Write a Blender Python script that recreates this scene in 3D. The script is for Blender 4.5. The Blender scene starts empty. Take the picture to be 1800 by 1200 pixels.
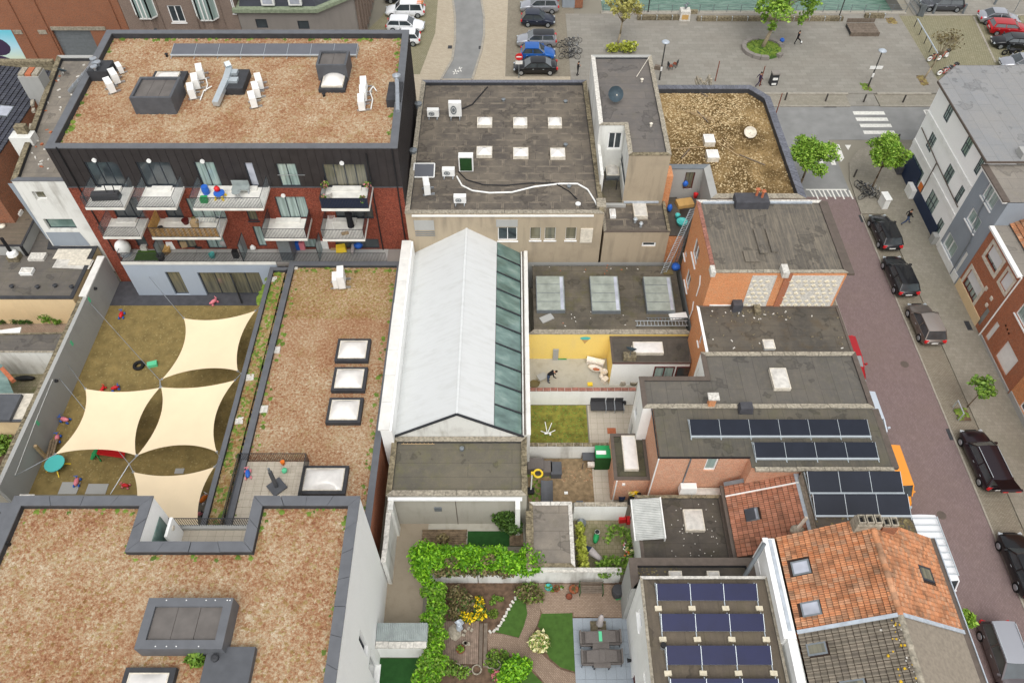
import bpy,math,random
import numpy as np
from mathutils import Vector,Matrix
rnd=random.Random(7)
nrs=np.random.RandomState(11)
R=math.radians
SC=bpy.context.scene
COL=SC.collection
# ------------------------------------------------------------------ camera, sky, sun, exposure
FPX,PITCH,CH=1360.0,math.atan(1.25),50.0
cam_d=bpy.data.cameras.new('camera')
cam_d.sensor_width=36.0
cam_d.lens=36.0*FPX/1800.0
cam_d.clip_start=0.5
cam_d.clip_end=2000
cam=bpy.data.objects.new('camera',cam_d)
cam.location=(0,0,CH)
cam.rotation_euler=(math.pi/2-PITCH,0,0)
COL.objects.link(cam)
SC.camera=cam
SUN_EL,SUN_AZ=R(60),R(176) # azimuth clockwise from +Y; the light comes from behind the camera
world=bpy.data.worlds.new('World')
SC.world=world
world.use_nodes=True
wn=world.node_tree
wn.nodes.clear()
wo=wn.nodes.new('ShaderNodeOutputWorld')
wb=wn.nodes.new('ShaderNodeBackground')
ws=wn.nodes.new('ShaderNodeTexSky')
ws.sky_type='NISHITA'
ws.sun_disc=False
ws.sun_elevation=SUN_EL
ws.sun_rotation=SUN_AZ
ws.dust_density=3.0
wh=wn.nodes.new('ShaderNodeHueSaturation') # overcast: the blue is almost gone
wh.inputs['Saturation'].default_value=0.12
wn.links.new(ws.outputs[0],wh.inputs['Color'])
wn.links.new(wh.outputs[0],wb.inputs[0])
wb.inputs[1].default_value=0.15
wn.links.new(wb.outputs[0],wo.inputs[0])
sun_d=bpy.data.lights.new('sun','SUN')
sun_d.energy=0.6
sun_d.angle=R(50)
sun_d.color=(1.0,0.96,0.9)
sun=bpy.data.objects.new('sun',sun_d)
sdir=Vector((math.sin(SUN_AZ)*math.cos(SUN_EL),math.cos(SUN_AZ)*math.cos(SUN_EL),math.sin(SUN_EL)))
sun.rotation_euler=sdir.to_track_quat('Z','Y').to_euler()
sun.location=(0,0,80)
COL.objects.link(sun)
SC.view_settings.view_transform='Standard'
SC.view_settings.look='None'
SC.view_settings.gamma=1
SC.view_settings.use_curve_mapping=False
SC.view_settings.exposure=0.6
# ------------------------------------------------------------------ photo pixel -> world (surveying helpers)
_c,_s=math.cos(PITCH),math.sin(PITCH)
def ray(px,py):
 u,v=px-900.0,600.0-py
 return(u,FPX*_c+v*_s,-FPX*_s+v*_c)
def W(px,py,z=0.0):
 d=ray(px,py);t=(z-CH)/d[2]
 return Vector((d[0]*t,d[1]*t,z))
def WY(px,py,Y):
 d=ray(px,py);t=Y/d[1]
 return Vector((d[0]*t,Y,CH+d[2]*t))
def WX(px,py,X):
 d=ray(px,py);t=X/d[0]
 return Vector((X,d[1]*t,CH+d[2]*t))
def P2(z,*pts):
 return[tuple(W(x,y,z)[:2])for x,y in pts]
def RC(z,x0,y0,x1,y1):
 "axis-aligned ground rectangle (X0,Y0,X1,Y1) from its far-left and near-right pixels"
 a,b=W(x0,y0,z),W(x1,y1,z)
 return min(a.x,b.x),min(a.y,b.y),max(a.x,b.x),max(a.y,b.y)
def rect(x0,y0,x1,y1):
 return[(x0,y0),(x1,y0),(x1,y1),(x0,y1)]
def RP(z,x0,y0,x1,y1):
 return rect(*RC(z,x0,y0,x1,y1))
# ------------------------------------------------------------------ mesh builder
class MB:
 def __init__(s):s.v=[];s.f=[];s.m=[];s.sm=[];s.cm=0;s.smooth=False
 def add(s,vs,fs):
  n=len(s.v);s.v.extend([tuple(p)for p in vs])
  for f in fs:
   s.f.append(tuple(i+n for i in f));s.m.append(s.cm);s.sm.append(s.smooth)
  return s
 def box(s,x0,y0,z0,x1,y1,z1):
  v=[(x0,y0,z0),(x1,y0,z0),(x1,y1,z0),(x0,y1,z0),(x0,y0,z1),(x1,y0,z1),(x1,y1,z1),(x0,y1,z1)]
  return s.add(v,[(0,3,2,1),(4,5,6,7),(0,1,5,4),(1,2,6,5),(2,3,7,6),(3,0,4,7)])
 def obox(s,cx,cy,z0,lx,ly,h,a=0.0,tx=1.0,ty=1.0):
  ca,sa=math.cos(a),math.sin(a);v=[]
  for z,fx,fy in((z0,1,1),(z0+h,tx,ty)):
   for sx,sy in((-1,-1),(1,-1),(1,1),(-1,1)):
    x,y=sx*lx/2*fx,sy*ly/2*fy
    v.append((cx+x*ca-y*sa,cy+x*sa+y*ca,z))
  return s.add(v,[(0,3,2,1),(4,5,6,7),(0,1,5,4),(1,2,6,5),(2,3,7,6),(3,0,4,7)])
 def prism(s,pts,z0,z1,bottom=True):
  n=len(pts)
  zf0=z0 if callable(z0)else(lambda x,y:z0)
  zf1=z1 if callable(z1)else(lambda x,y:z1)
  v=[(x,y,zf0(x,y))for x,y in pts]+[(x,y,zf1(x,y))for x,y in pts]
  f=[tuple(range(n,2*n))]+[(i,(i+1)%n,n+(i+1)%n,n+i)for i in range(n)]
  if bottom:f.append(tuple(reversed(range(n))))
  return s.add(v,f)
 def bar(s,p,q,w,h=None):
  p,q=Vector(p),Vector(q);h=h or w;d=(q-p).normalized()
  up=Vector((0,0,1))if abs(d.z)<0.95 else Vector((0,1,0))
  a=d.cross(up).normalized()*w/2;b=a.cross(d).normalized()*h/2
  v=[o+k for o in(p,q)for k in(-a-b,a-b,a+b,-a+b)]
  return s.add(v,[(0,1,2,3),(4,7,6,5),(0,4,5,1),(1,5,6,2),(2,6,7,3),(3,7,4,0)])
 def tube(s,p,q,r0,r1=None,n=8,caps=True):
  r1=r0 if r1 is None else r1
  p,q=Vector(p),Vector(q);d=(q-p).normalized()
  up=Vector((0,0,1))if abs(d.z)<0.95 else Vector((1,0,0))
  a=d.cross(up).normalized();b=a.cross(d)
  v=[]
  for o,r in((p,r0),(q,r1)):
   for i in range(n):
    t=2*math.pi*i/n;v.append(o+(a*math.cos(t)+b*math.sin(t))*r)
  f=[(i,(i+1)%n,n+(i+1)%n,n+i)for i in range(n)]
  if caps:f+=[tuple(reversed(range(n))),tuple(range(n,2*n))]
  f=[tuple(reversed(k))for k in f]
  return s.add(v,f)
 def path(s,pts,r,n=6):
  for a,b in zip(pts,pts[1:]):s.tube(a,b,r,r,n)
  return s
 def lathe(s,cx,cy,prof,n=14,sx=1.0,sy=1.0):
  v=[]
  for r,z in prof:
   for i in range(n):
    t=2*math.pi*i/n;v.append((cx+r*sx*math.cos(t),cy+r*sy*math.sin(t),z))
  f=[]
  for k in range(len(prof)-1):
   for i in range(n):
    a,b=k*n+i,k*n+(i+1)%n
    f.append((a,b,b+n,a+n))
  f.append(tuple(reversed(range(n))));f.append(tuple(range((len(prof)-1)*n,len(prof)*n)))
  return s.add(v,f)
 def grid(s,fn,nu,nv,flip=False):
  v=[fn(i/nu,j/nv)for j in range(nv+1)for i in range(nu+1)]
  f=[]
  for j in range(nv):
   for i in range(nu):
    a=j*(nu+1)+i;q=(a,a+1,a+nu+2,a+nu+1)
    f.append(tuple(reversed(q))if flip else q)
  return s.add(v,f)
 def torus(s,c,R0,r,n=18,m=8,tilt=0.0,ax='z',arc=2*math.pi):
  v=[];full=arc>6.28
  cnt=n if full else n+1
  for i in range(cnt):
   t=arc*i/n
   for j in range(m):
    p=2*math.pi*j/m
    x,y,z=(R0+r*math.cos(p))*math.cos(t),(R0+r*math.cos(p))*math.sin(t),r*math.sin(p)
    if ax=='y':x,y,z=x,z,y
    if ax=='x':x,y,z=z,x,y
    if tilt:x,z=x*math.cos(tilt)+z*math.sin(tilt),-x*math.sin(tilt)+z*math.cos(tilt)
    v.append((c[0]+x,c[1]+y,c[2]+z))
  f=[]
  for i in range(n if full else n):
   for j in range(m):
    a,b=i%cnt,(i+1)%cnt
    f.append((a*m+j,b*m+j,b*m+(j+1)%m,a*m+(j+1)%m))
  return s.add(v,f)
 def ico(s,c,r,sx=1,sy=1,sz=1,n=8,m=5,jit=0.0):
  v=[(c[0],c[1],c[2]-r*sz)]
  for j in range(1,m):
   ph=-math.pi/2+math.pi*j/m
   for i in range(n):
    t=2*math.pi*(i+0.5*(j%2))/n;k=r*(1+rnd.uniform(-jit,jit))
    v.append((c[0]+k*sx*math.cos(ph)*math.cos(t),c[1]+k*sy*math.cos(ph)*math.sin(t),c[2]+k*sz*math.sin(ph)))
  v.append((c[0],c[1],c[2]+r*sz));f=[]
  for i in range(n):
   f.append((0,1+(i+1)%n,1+i));f.append((len(v)-1,1+(m-2)*n+i,1+(m-2)*n+(i+1)%n))
  for j in range(m-2):
   for i in range(n):
    a=1+j*n;f.append((a+i,a+(i+1)%n,a+n+(i+1)%n,a+n+i))
  return s.add(v,f)
 def mesh(s,name,mats,off=(0,0,0)):
  me=bpy.data.meshes.new(name)
  ox,oy,oz=off
  me.from_pydata([(x-ox,y-oy,z-oz)for x,y,z in s.v],[],s.f)
  if not isinstance(mats,(list,tuple)):mats=[mats]
  for m in mats:me.materials.append(m)
  me.polygons.foreach_set('material_index',s.m)
  me.polygons.foreach_set('use_smooth',s.sm)
  uvl=me.uv_layers.new(name='UVMap')
  V=s.v;data=[]
  for f in s.f: # metric box projection
   a,b,c=V[f[0]],V[f[1]],V[f[2]]
   ux,uy,uz=b[0]-a[0],b[1]-a[1],b[2]-a[2]
   wx,wy,wz=c[0]-a[0],c[1]-a[1],c[2]-a[2]
   nx,ny,nz=uy*wz-uz*wy,uz*wx-ux*wz,ux*wy-uy*wx
   l=math.sqrt(nx*nx+ny*ny+nz*nz)or 1.0
   if abs(nz)/l>0.6:
    for i in f:data+=(V[i][0],V[i][1])
   elif abs(nx)>abs(ny):
    for i in f:data+=(V[i][1],V[i][2])
   else:
    for i in f:data+=(V[i][0],V[i][2])
  uvl.data.foreach_set('uv',data)
  me.update()
  return me
def tagp(o,label=None,cat=None,group=None,kind=None):
 if label:o['label']=label
 if cat:o['category']=cat
 if group:o['group']=group
 if kind:o['kind']=kind
 return o
class Thing:
 "an Empty at the thing's base; parts are added in world coordinates (w=1) or local ones"
 def __init__(s,name,label,cat,loc=(0,0,0),rz=0.0,group=None):
  s.o=bpy.data.objects.new(name,None);COL.objects.link(s.o)
  s.o.location=loc;s.o.rotation_euler=(0,0,rz);s.o.empty_display_size=0.3
  tagp(s.o,label,cat,group);s.loc=Vector(loc)
 def a(s,name,mb,mats,w=1,parent=None,label=None,kind=None,smooth=None):
  if smooth is not None:mb.sm=[smooth]*len(mb.sm)
  me=mb.mesh(name,mats,tuple(s.loc)if w else(0,0,0))
  o=bpy.data.objects.new(name,me);COL.objects.link(o)
  o.parent=parent or s.o
  if label:o['label']=label
  if kind:o['kind']=kind
  return o
def struct(name,mb,mats,parent=None,kind='structure'):
 me=mb.mesh(name,mats);o=bpy.data.objects.new(name,me);COL.objects.link(o)
 if parent:o.parent=parent
 else:o['kind']=kind
 return o
def single(name,mb,mats,label,cat,loc=(0,0,0),group=None,smooth=None,kind=None):
 if smooth is not None:mb.sm=[smooth]*len(mb.sm)
 me=mb.mesh(name,mats,loc);o=bpy.data.objects.new(name,me);COL.objects.link(o)
 o.location=loc
 return tagp(o,label,cat,group,kind)
def piece(name,me,parent,loc=(0,0,0),rot=None,scale=None):
 o=bpy.data.objects.new(name,me);COL.objects.link(o);o.parent=parent
 o.location=loc
 if rot is not None:o.rotation_euler=rot
 if scale is not None:o.scale=scale
 return o
KIDS={}
def copy_tree(o,loc,rz=0.0,label=None,scale=None,group=None):
 r=o.copy();COL.objects.link(r);r.location=loc;r.rotation_euler=(0,0,rz)
 if scale:r.scale=(scale,)*3 if not isinstance(scale,tuple)else scale
 if label:r['label']=label
 if group:r['group']=group
 if o.name not in KIDS:KIDS[o.name]=[(c,list(c.children))for c in o.children]
 for c,gs in KIDS[o.name]:
  k=c.copy();COL.objects.link(k);k.parent=r
  for g in gs:
   q=g.copy();COL.objects.link(q);q.parent=k
 return r
def np_mesh(name,verts,faces,mat):
 "fast mesh from arrays, all faces with the same corner count"
 me=bpy.data.meshes.new(name)
 nf,k=faces.shape
 me.vertices.add(len(verts));me.vertices.foreach_set('co',verts.astype(np.float32).ravel())
 me.loops.add(nf*k);me.loops.foreach_set('vertex_index',faces.astype(np.int32).ravel())
 me.polygons.add(nf);me.polygons.foreach_set('loop_start',np.arange(0,nf*k,k,dtype=np.int32))
 me.polygons.foreach_set('loop_total',np.full(nf,k,dtype=np.int32))
 me.materials.append(mat);me.update(calc_edges=True)
 return me
# ------------------------------------------------------------------ materials
def C(r,g=None,b=None):
 if g is None:r,g,b=r
 f=lambda u:((u/255+0.055)/1.055)**2.4 if u>10 else u/255/12.92
 return(f(r),f(g),f(b),1.0)
class N:
 def __init__(s,name,rough=0.8,metal=0.0,spec=0.3):
  s.mat=bpy.data.materials.new(name);s.mat.use_nodes=True
  s.t=s.mat.node_tree;s.b=s.t.nodes['Principled BSDF']
  s.b.inputs['Roughness'].default_value=rough;s.b.inputs['Metallic'].default_value=metal
  s.b.inputs['Specular IOR Level'].default_value=spec
  s.tc=s.t.nodes.new('ShaderNodeTexCoord');s.uv=s.tc.outputs['UV'];s.ob=s.tc.outputs['Object']
  s.geo=s.t.nodes.new('ShaderNodeNewGeometry');s.pos=s.geo.outputs['Position']
  s.oi=s.t.nodes.new('ShaderNodeObjectInfo')
 def L(s,a,b):s.t.links.new(a,b)
 def put(s,sock,v):
  if isinstance(v,(int,float,tuple,list)):sock.default_value=v
  else:s.L(v,sock)
 def mapping(s,vec,scale=(1,1,1),rot=(0,0,0),loc=(0,0,0)):
  n=s.t.nodes.new('ShaderNodeMapping');s.L(vec,n.inputs[0])
  n.inputs['Scale'].default_value=scale;n.inputs['Rotation'].default_value=rot;n.inputs['Location'].default_value=loc
  return n.outputs[0]
 def noise(s,scale,detail=4,vec=None,rough=0.55,dist=0.0):
  n=s.t.nodes.new('ShaderNodeTexNoise');s.L(vec if vec is not None else s.pos,n.inputs['Vector'])
  n.inputs['Scale'].default_value=scale;n.inputs['Detail'].default_value=detail
  n.inputs['Roughness'].default_value=rough;n.inputs['Distortion'].default_value=dist
  return n.outputs['Fac']
 def voro(s,scale,vec=None,feat='F1',out='Distance'):
  n=s.t.nodes.new('ShaderNodeTexVoronoi');s.L(vec if vec is not None else s.pos,n.inputs['Vector'])
  n.inputs['Scale'].default_value=scale;n.feature=feat
  return n.outputs[out]
 def ramp(s,fac,*stops,interp='LINEAR'):
  n=s.t.nodes.new('ShaderNodeValToRGB');s.L(fac,n.inputs[0]);cr=n.color_ramp;cr.interpolation=interp
  while len(cr.elements)<len(stops):cr.elements.new(0.5)
  for e,(p,c)in zip(cr.elements,stops):
   e.position=p;e.color=c if isinstance(c,(tuple,list))else(c,c,c,1)
  return n.outputs[0]
 def mix(s,fac,a,b,mode='MIX'):
  n=s.t.nodes.new('ShaderNodeMix');n.data_type='RGBA';n.blend_type=mode;n.clamp_factor=True
  s.put(n.inputs[0],fac);s.put(n.inputs[6],a);s.put(n.inputs[7],b)
  return n.outputs[2]
 def math(s,op,a,b=0.0):
  n=s.t.nodes.new('ShaderNodeMath');n.operation=op;s.put(n.inputs[0],a);s.put(n.inputs[1],b)
  return n.outputs[0]
 def brick(s,vec,w,h,mortar,off=0.5,c1=(1,1,1,1),c2=(0,0,0,1),cm=(.5,.5,.5,1),bias=0.0):
  n=s.t.nodes.new('ShaderNodeTexBrick');s.L(vec,n.inputs['Vector'])
  n.inputs['Scale'].default_value=1;n.inputs['Brick Width'].default_value=w;n.inputs['Row Height'].default_value=h
  n.inputs['Mortar Size'].default_value=mortar;n.inputs['Mortar Smooth'].default_value=0.1
  n.inputs['Bias'].default_value=bias;n.offset=off
  n.inputs['Color1'].default_value=c1;n.inputs['Color2'].default_value=c2;n.inputs['Mortar'].default_value=cm
  return n.outputs['Color'],n.outputs['Fac']
 def bump(s,h,strength=0.3,dist=0.02):
  n=s.t.nodes.new('ShaderNodeBump');n.inputs['Strength'].default_value=strength
  n.inputs['Distance'].default_value=dist;s.L(h,n.inputs['Height']);s.L(n.outputs[0],s.b.inputs['Normal'])
 def col(s,v):s.put(s.b.inputs['Base Color'],v);return s
 def rand_tint(s,c,amt=0.25):
  "brightness varies from object to object"
  v=s.math('ADD',s.math('MULTIPLY',s.oi.outputs['Random'],amt),1-amt/2)
  n=s.t.nodes.new('ShaderNodeCombineColor')
  for i in range(3):s.L(v,n.inputs[i])
  return s.mix(1.0,c,n.outputs[0],'MULTIPLY')
G_=lambda v:(v,v,v,1)
def plain(name,c,rough=0.6,metal=0.0,var=0.12,scale=3.0,bump=0.0,tint=0.0,spec=0.3,coat=0.0):
 m=N(name,rough,metal,spec);c=C(c)
 if var:
  n1=m.noise(scale,5);lo=tuple(x*(1-var*1.6)for x in c[:3])+(1,);hi=tuple(min(1,x*(1+var))for x in c[:3])+(1,)
  cc=m.ramp(n1,(0.3,lo),(0.7,hi))
 else:cc=c
 if tint:cc=m.rand_tint(cc,tint)
 m.col(cc)
 if coat:m.b.inputs['Coat Weight'].default_value=coat;m.b.inputs['Coat Roughness'].default_value=0.05
 if bump:m.bump(m.noise(scale*12,4),bump,0.01)
 return m.mat
def plaster(name,c,dirt=(120,112,98),amt=0.4,streak=0.5):
 "rendered wall: faint mottling, grime running down in streaks, rising damp patches"
 m=N(name,0.85,0,0.2);c=C(c);d=C(dirt)
 st=m.noise(1.0,5,m.mapping(m.pos,(1.6,1.6,0.22)))
 bl=m.noise(0.45,6);fi=m.noise(9,4)
 k=m.math('MULTIPLY',m.ramp(st,(0.5,0.0),(0.75,1.0)),streak)
 k2=m.math('MULTIPLY',m.ramp(bl,(0.52,0.0),(0.72,1.0)),0.5)
 k=m.math('MULTIPLY',m.math('ADD',k,k2),amt)
 base=m.ramp(fi,(0.25,tuple(x*0.93 for x in c[:3])+(1,)),(0.75,c))
 m.col(m.mix(k,base,d));m.bump(m.noise(30,3),0.15,0.005)
 return m.mat
def brickm(name,c1,c2,cm,bw=0.22,bh=0.065,mort=0.010,blotch=0.35,dark=(60,45,38),vec=None):
 m=N(name,0.88,0,0.2)
 v=m.mapping(m.uv,(1,1,1))
 col,fac=m.brick(v,bw,bh,mort,0.5,C(c1),C(c2),C(cm))
 bl=m.noise(0.8,5);fi=m.noise(14,2)
 col=m.mix(m.math('MULTIPLY',m.ramp(bl,(0.45,0.0),(0.75,1.0)),blotch),col,C(dark))
 col=m.mix(m.ramp(fi,(0.4,0.0),(0.68,0.6)),col,C(tuple(min(255,x+42)for x in c1)));col=m.mix(m.ramp(m.noise(4,5,rough=0.7),(0.45,0.0),(0.7,0.4)),col,C(cm))
 m.col(col);m.bump(m.math('SUBTRACT',1.0,fac),0.5,0.008)
 return m.mat
def bitumen(name,c,c2,ang=0.0,roll=1.0,length=6.0,moss=0.0,patch=0.5,streak=0.0,seam=0.35,mossc=(96,92,52),pale=False):
 "roofing felt: rolls with lapped seams, washed-out patches, puddle stains, some moss"
 m=N(name,0.9,0,0.25);c,c2=C(c),C(c2)
 v=m.mapping(m.uv,(1,1,1),(0,0,ang))
 bc,bf=m.brick(v,length,roll,0.02,0.37,(0.38,)*3+(1,),(0.62,)*3+(1,),(0,0,0,1))
 n1=m.noise(0.35,6,rough=0.6);n2=m.noise(2.2,5,rough=0.65);n3=m.noise(26,3)
 base=m.mix(m.ramp(n1,(0.38,0.0),(0.66,patch)),c,c2)
 base=m.mix(m.ramp(n2,(0.5,0.0),(0.8,0.55)),base,c2)
 base=m.mix(0.16,base,bc,'OVERLAY')
 if streak:
  sn=m.noise(1.0,4,m.mapping(v,(0.5,6.0,1)))
  base=m.mix(m.math('MULTIPLY',m.ramp(sn,(0.45,0.0),(0.7,1.0)),streak),base,c2)
 puddle=m.ramp(m.noise(0.55,3,m.mapping(m.pos,loc=(13,5,0))),(0.60,0.0),(0.62,1.0),(0.66,0.35))
 base=m.mix(m.math('MULTIPLY',puddle,0.6),base,tuple(x*0.5 for x in c[:3])+(1,))
 if pale:
  bc2,bf2=m.brick(m.mapping(v,(1,1,1),(0,0,0),(0.02,0.03,0)),length,roll,0.11,0.37)
  nb=m.ramp(m.noise(1.3,4),(0.42,0.0),(0.6,1.0));base=m.mix(m.math('MULTIPLY',m.math('MULTIPLY',bf2,nb),0.85),base,tuple(min(1,x*1.15)for x in c2[:3])+(1,))
 base=m.mix(m.math('MULTIPLY',bf,seam),base,tuple(x*0.55 for x in c[:3])+(1,))
 if moss:
  mo=m.ramp(m.noise(0.9,6,m.mapping(m.pos,loc=(3,9,2)),0.65),(0.5,0.0),(0.68,moss))
  base=m.mix(mo,base,C(mossc))
 base=m.mix(m.ramp(n3,(0.3,0.22),(0.7,0.0)),base,G_(0.02))
 m.col(base);m.bump(n2,0.3,0.03)
 return m.mat
def paving(name,c1,c2,cj,w,h,mort=0.012,off=0.5,ang=0.0,blotch=0.4,bc=(90,86,76),rough=0.85,moss=0.0,patchc=None):
 m=N(name,rough,0,0.25)
 v=m.mapping(m.uv,(1,1,1),(0,0,ang))
 col,fac=m.brick(v,w,h,mort,off,C(c1),C(c2),C(cj))
 n1=m.noise(0.25,6,rough=0.62);n2=m.noise(1.7,5);n3=m.noise(20,3)
 col=m.mix(m.ramp(n1,(0.42,0.0),(0.7,blotch)),col,C(bc))
 col=m.mix(m.ramp(n2,(0.5,0.0),(0.8,blotch*0.6)),col,C(tuple(min(255,x+22)for x in c1)))
 if moss:col=m.mix(m.ramp(m.noise(0.8,6,m.mapping(m.pos,loc=(7,1,0))),(0.48,0.0),(0.66,moss)),col,C(92,100,48))
 col=m.mix(m.ramp(n3,(0.3,0.25),(0.65,0.0)),col,C(tuple(int(x*0.6)for x in c1)))
 m.col(col);m.bump(m.math('SUBTRACT',1.0,fac),0.35,0.01)
 return m.mat
def leafm(name,a,b,c,trans=0.25):
 m=N(name,0.55,0,0.3)
 m.col(m.ramp(m.geo.outputs['Random Per Island'],(0.0,C(a)),(0.5,C(b)),(1.0,C(c))))
 m.b.inputs['Subsurface Weight'].default_value=0.0
 return m.mat
def glassm(name,c,rough=0.06,curtain=None):
 m=N(name,rough,0,0.8)
 if curtain:
  w=m.noise(1.0,3,m.mapping(m.uv,(5,0.25,1)))
  m.col(m.ramp(w,(0.35,C(c)),(0.6,C(curtain))))
 else:
  m.col(m.ramp(m.noise(0.9,2),(0.35,tuple(x*0.6 for x in C(c)[:3])+(1,)),(0.7,C(c))))
 m.b.inputs['Coat Weight'].default_value=0.6;m.b.inputs['Coat Roughness'].default_value=0.03
 return m.mat
def tilem(name,*cols,rough=0.88,dirt=(86,70,56)):
 m=N(name,rough,0,0.2)
 r=m.math('FRACT',m.math('ADD',m.math('MULTIPLY',m.oi.outputs['Random'],7.31),m.geo.outputs['Random Per Island']))
 c=m.ramp(r,*[(i/(len(cols)-1),C(k))for i,k in enumerate(cols)])
 c=m.mix(m.ramp(m.noise(1.1,5),(0.46,0.0),(0.72,0.55)),c,C(dirt));c=m.mix(m.ramp(m.noise(22,3),(0.35,0.35),(0.6,0.0)),c,C(dirt))
 m.col(c);m.bump(m.noise(30,3),0.3,0.01);return m.mat
def sedumm(name,stops):
 m=N(name,0.95,0,0.1)
 r=m.geo.outputs['Random Per Island'];sedcol(m,r,stops);return m.mat
def sedcol(m,r,stops):
 "rust, straw and olive patches with fuzzy edges; each cushion varies a little"
 big=m.noise(0.35,4,rough=0.6);f=m.noise(5.5,6,rough=0.78);g=m.noise(1.1,5,m.mapping(m.pos,loc=(31,7,0)),0.65)
 jit=m.math('MULTIPLY',m.math('SUBTRACT',r,0.5),0.17)
 k=m.math('ADD',m.math('ADD',f,jit),m.math('MULTIPLY',m.math('SUBTRACT',big,0.5),0.42))
 c=m.ramp(k,*[(p,C(q))for p,q in stops])
 o=m.ramp(m.math('ADD',g,jit),(0.55,0.0),(0.7,0.4))
 c=m.mix(o,c,C(146,126,78));fine=m.noise(24,3,rough=0.7)
 m.col(m.mix(m.ramp(fine,(0.34,0.5),(0.52,0.0)),c,C(92,70,50)))
SED1=[(0.28,(122,80,58)),(0.38,(146,102,74)),(0.46,(160,125,95)),(0.54,(172,146,116)),(0.63,(188,170,143)),(0.76,(202,192,172))]
SED2=[(0.28,(116,82,52)),(0.38,(138,104,66)),(0.46,(148,124,80)),(0.54,(156,136,94)),(0.64,(174,154,116)),(0.78,(188,174,144))]
MT={}
def mats():
 T=MT
 T['white']=plaster('white_render',(242,242,238),(150,146,134),0.25)
 T['white_clean']=plaster('clean_white_render',(249,249,246),(190,188,180),0.12)
 T['white_dirty']=plaster('stained_white_render',(226,226,220),(120,112,98),0.6,0.9)
 T['beige']=plaster('weathered_beige_render',(172,158,136),(112,104,92),0.55,0.9)
 T['yellow']=plaster('yellow_painted_render',(244,214,124),(220,196,142),0.5,0.4)
 T['cream']=plaster('cream_render',(226,200,158),(160,140,110),0.35)
 T['bluegrey']=plaster('blue_grey_render',(148,156,164),(110,116,120),0.3)
 T['concrete']=plaster('fair_faced_concrete',(168,168,164),(120,118,112),0.35,0.3)
 T['concrete_blue']=plaster('bluish_concrete_panel',(168,178,190),(130,138,150),0.4,0.3)
 T['stone_grey']=plaster('grey_stone_render',(140,134,128),(105,100,96),0.4)
 T['bay_white']=plaster('bay_white',(232,232,228),(180,178,170),0.2)
 T['brick_red']=brickm('dark_red_brick',(138,62,42),(102,46,34),(96,66,56),0.21,0.055,0.006,0.35,(70,30,24))
 T['brick_orange']=brickm('orange_brick',(206,128,76),(182,100,54),(198,162,126),blotch=0.2,dark=(150,100,70))
 T['brick_pink']=brickm('pinkish_brick',(196,134,100),(176,110,80),(206,184,162),blotch=0.15,dark=(150,108,86))
 T['brick_old']=brickm('old_brown_brick',(146,84,52),(118,66,44),(130,108,92),blotch=0.35,dark=(84,60,50))
 T['brick_dull']=brickm('dull_brown_brick',(128,108,96),(108,90,80),(130,120,110),blotch=0.3,dark=(80,70,64))
 T['brick_rust']=brickm('rust_brick',(164,92,58),(146,78,50),(150,120,100),blotch=0.15,dark=(110,70,50))
 T['clad']=plain('dark_standing_seam_cladding',(58,54,54),0.5,0.2,0.12,1.2)
 T['coping']=plain('grey_aluminium_coping',(101,103,107),0.55,0.1,0.08,1.5,spec=0.4)
 T['lid']=plain('brown_grey_box_lid',(104,99,95),0.7,0,0.1,1.5)
 T['coping_dark']=plain('dark_grey_coping',(88,90,94),0.6,0.1,0.1,1.5)
 T['membrane_dark']=plain('dark_upstand_membrane',(60,61,64),0.7,0,0.15,2)
 T['stone_cop']=plain('weathered_coping_stone',(158,150,134),0.9,0,0.28,6,0.3,0.22)
 T['cop_white']=plain('smooth_pale_coping',(222,220,214),0.85,0,0.07,1.5)
 T['stone_mossy']=plain('mossy_coping_stone',(128,118,96),0.95,0,0.4,5,0.5,0.3)
 T['stone_pale']=plain('pale_coping_stone',(208,204,195),0.9,0,0.2,6,0.3,0.15)
 T['brick_cop']=plain('red_brown_coping_tile',(150,104,90),0.85,0,0.25,6,0.3,0.3)
 T['bluestone']=plain('blue_black_coping_tile',(104,106,114),0.7,0,0.2,6,0.2,0.25)
 T['bit_F']=bitumen('warehouse_felt',(90,84,78),(130,120,106),0,0.9,2.0,0.0,0.8,seam=0.55,pale=True)
 T['bit_G']=bitumen('block_felt',(104,100,97),(128,120,112),0,1.1,7,0.1,0.5,seam=0.25)
 T['bit_K']=bitumen('streaked_felt',(98,93,86),(138,128,112),math.pi/2,1.0,7,0.0,0.3,0.75,0.25)
 T['bit_J']=bitumen('mossy_felt',(84,79,70),(124,115,100),0,1.0,5,0.45,0.6,seam=0.2)
 T['bit_L1']=bitumen('littered_felt',(82,78,72),(118,109,95),0,1.0,5,0.35,0.6,mossc=(92,74,48),seam=0.2)
 T['bit_L2']=bitumen('smooth_felt',(96,93,88),(124,116,104),math.pi/2,1.05,9,0.12,0.35,0.15,0.3)
 T['bit_S']=bitumen('solar_roof_felt',(88,85,78),(116,108,93),math.pi/2,1.0,9,0.3,0.5,0.3,0.3,(98,96,66))
 T['bit_M']=bitumen('grey_green_felt',(100,96,86),(128,120,102),0,1.05,8,0.3,0.5,0.1,0.35,(120,118,72))
 T['bit_Q']=bitumen('brown_panel_roof_felt',(92,84,74),(122,110,94),math.pi/2,1.05,9,0.15,0.5,0.35,0.25,(110,104,66))
 T['bit_D']=bitumen('dark_felt',(78,73,67),(110,102,92),0,1.1,6,0.15,0.6,seam=0.15)
 T['bit_O']=bitumen('green_black_felt',(78,76,64),(104,98,76),0,1.1,4,0.55,0.5,seam=0.3,mossc=(86,84,44))
 T['bit_E']=bitumen('brown_grey_felt',(118,112,104),(158,148,134),0,1.3,5,0.1,0.7,seam=0.5)
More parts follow.
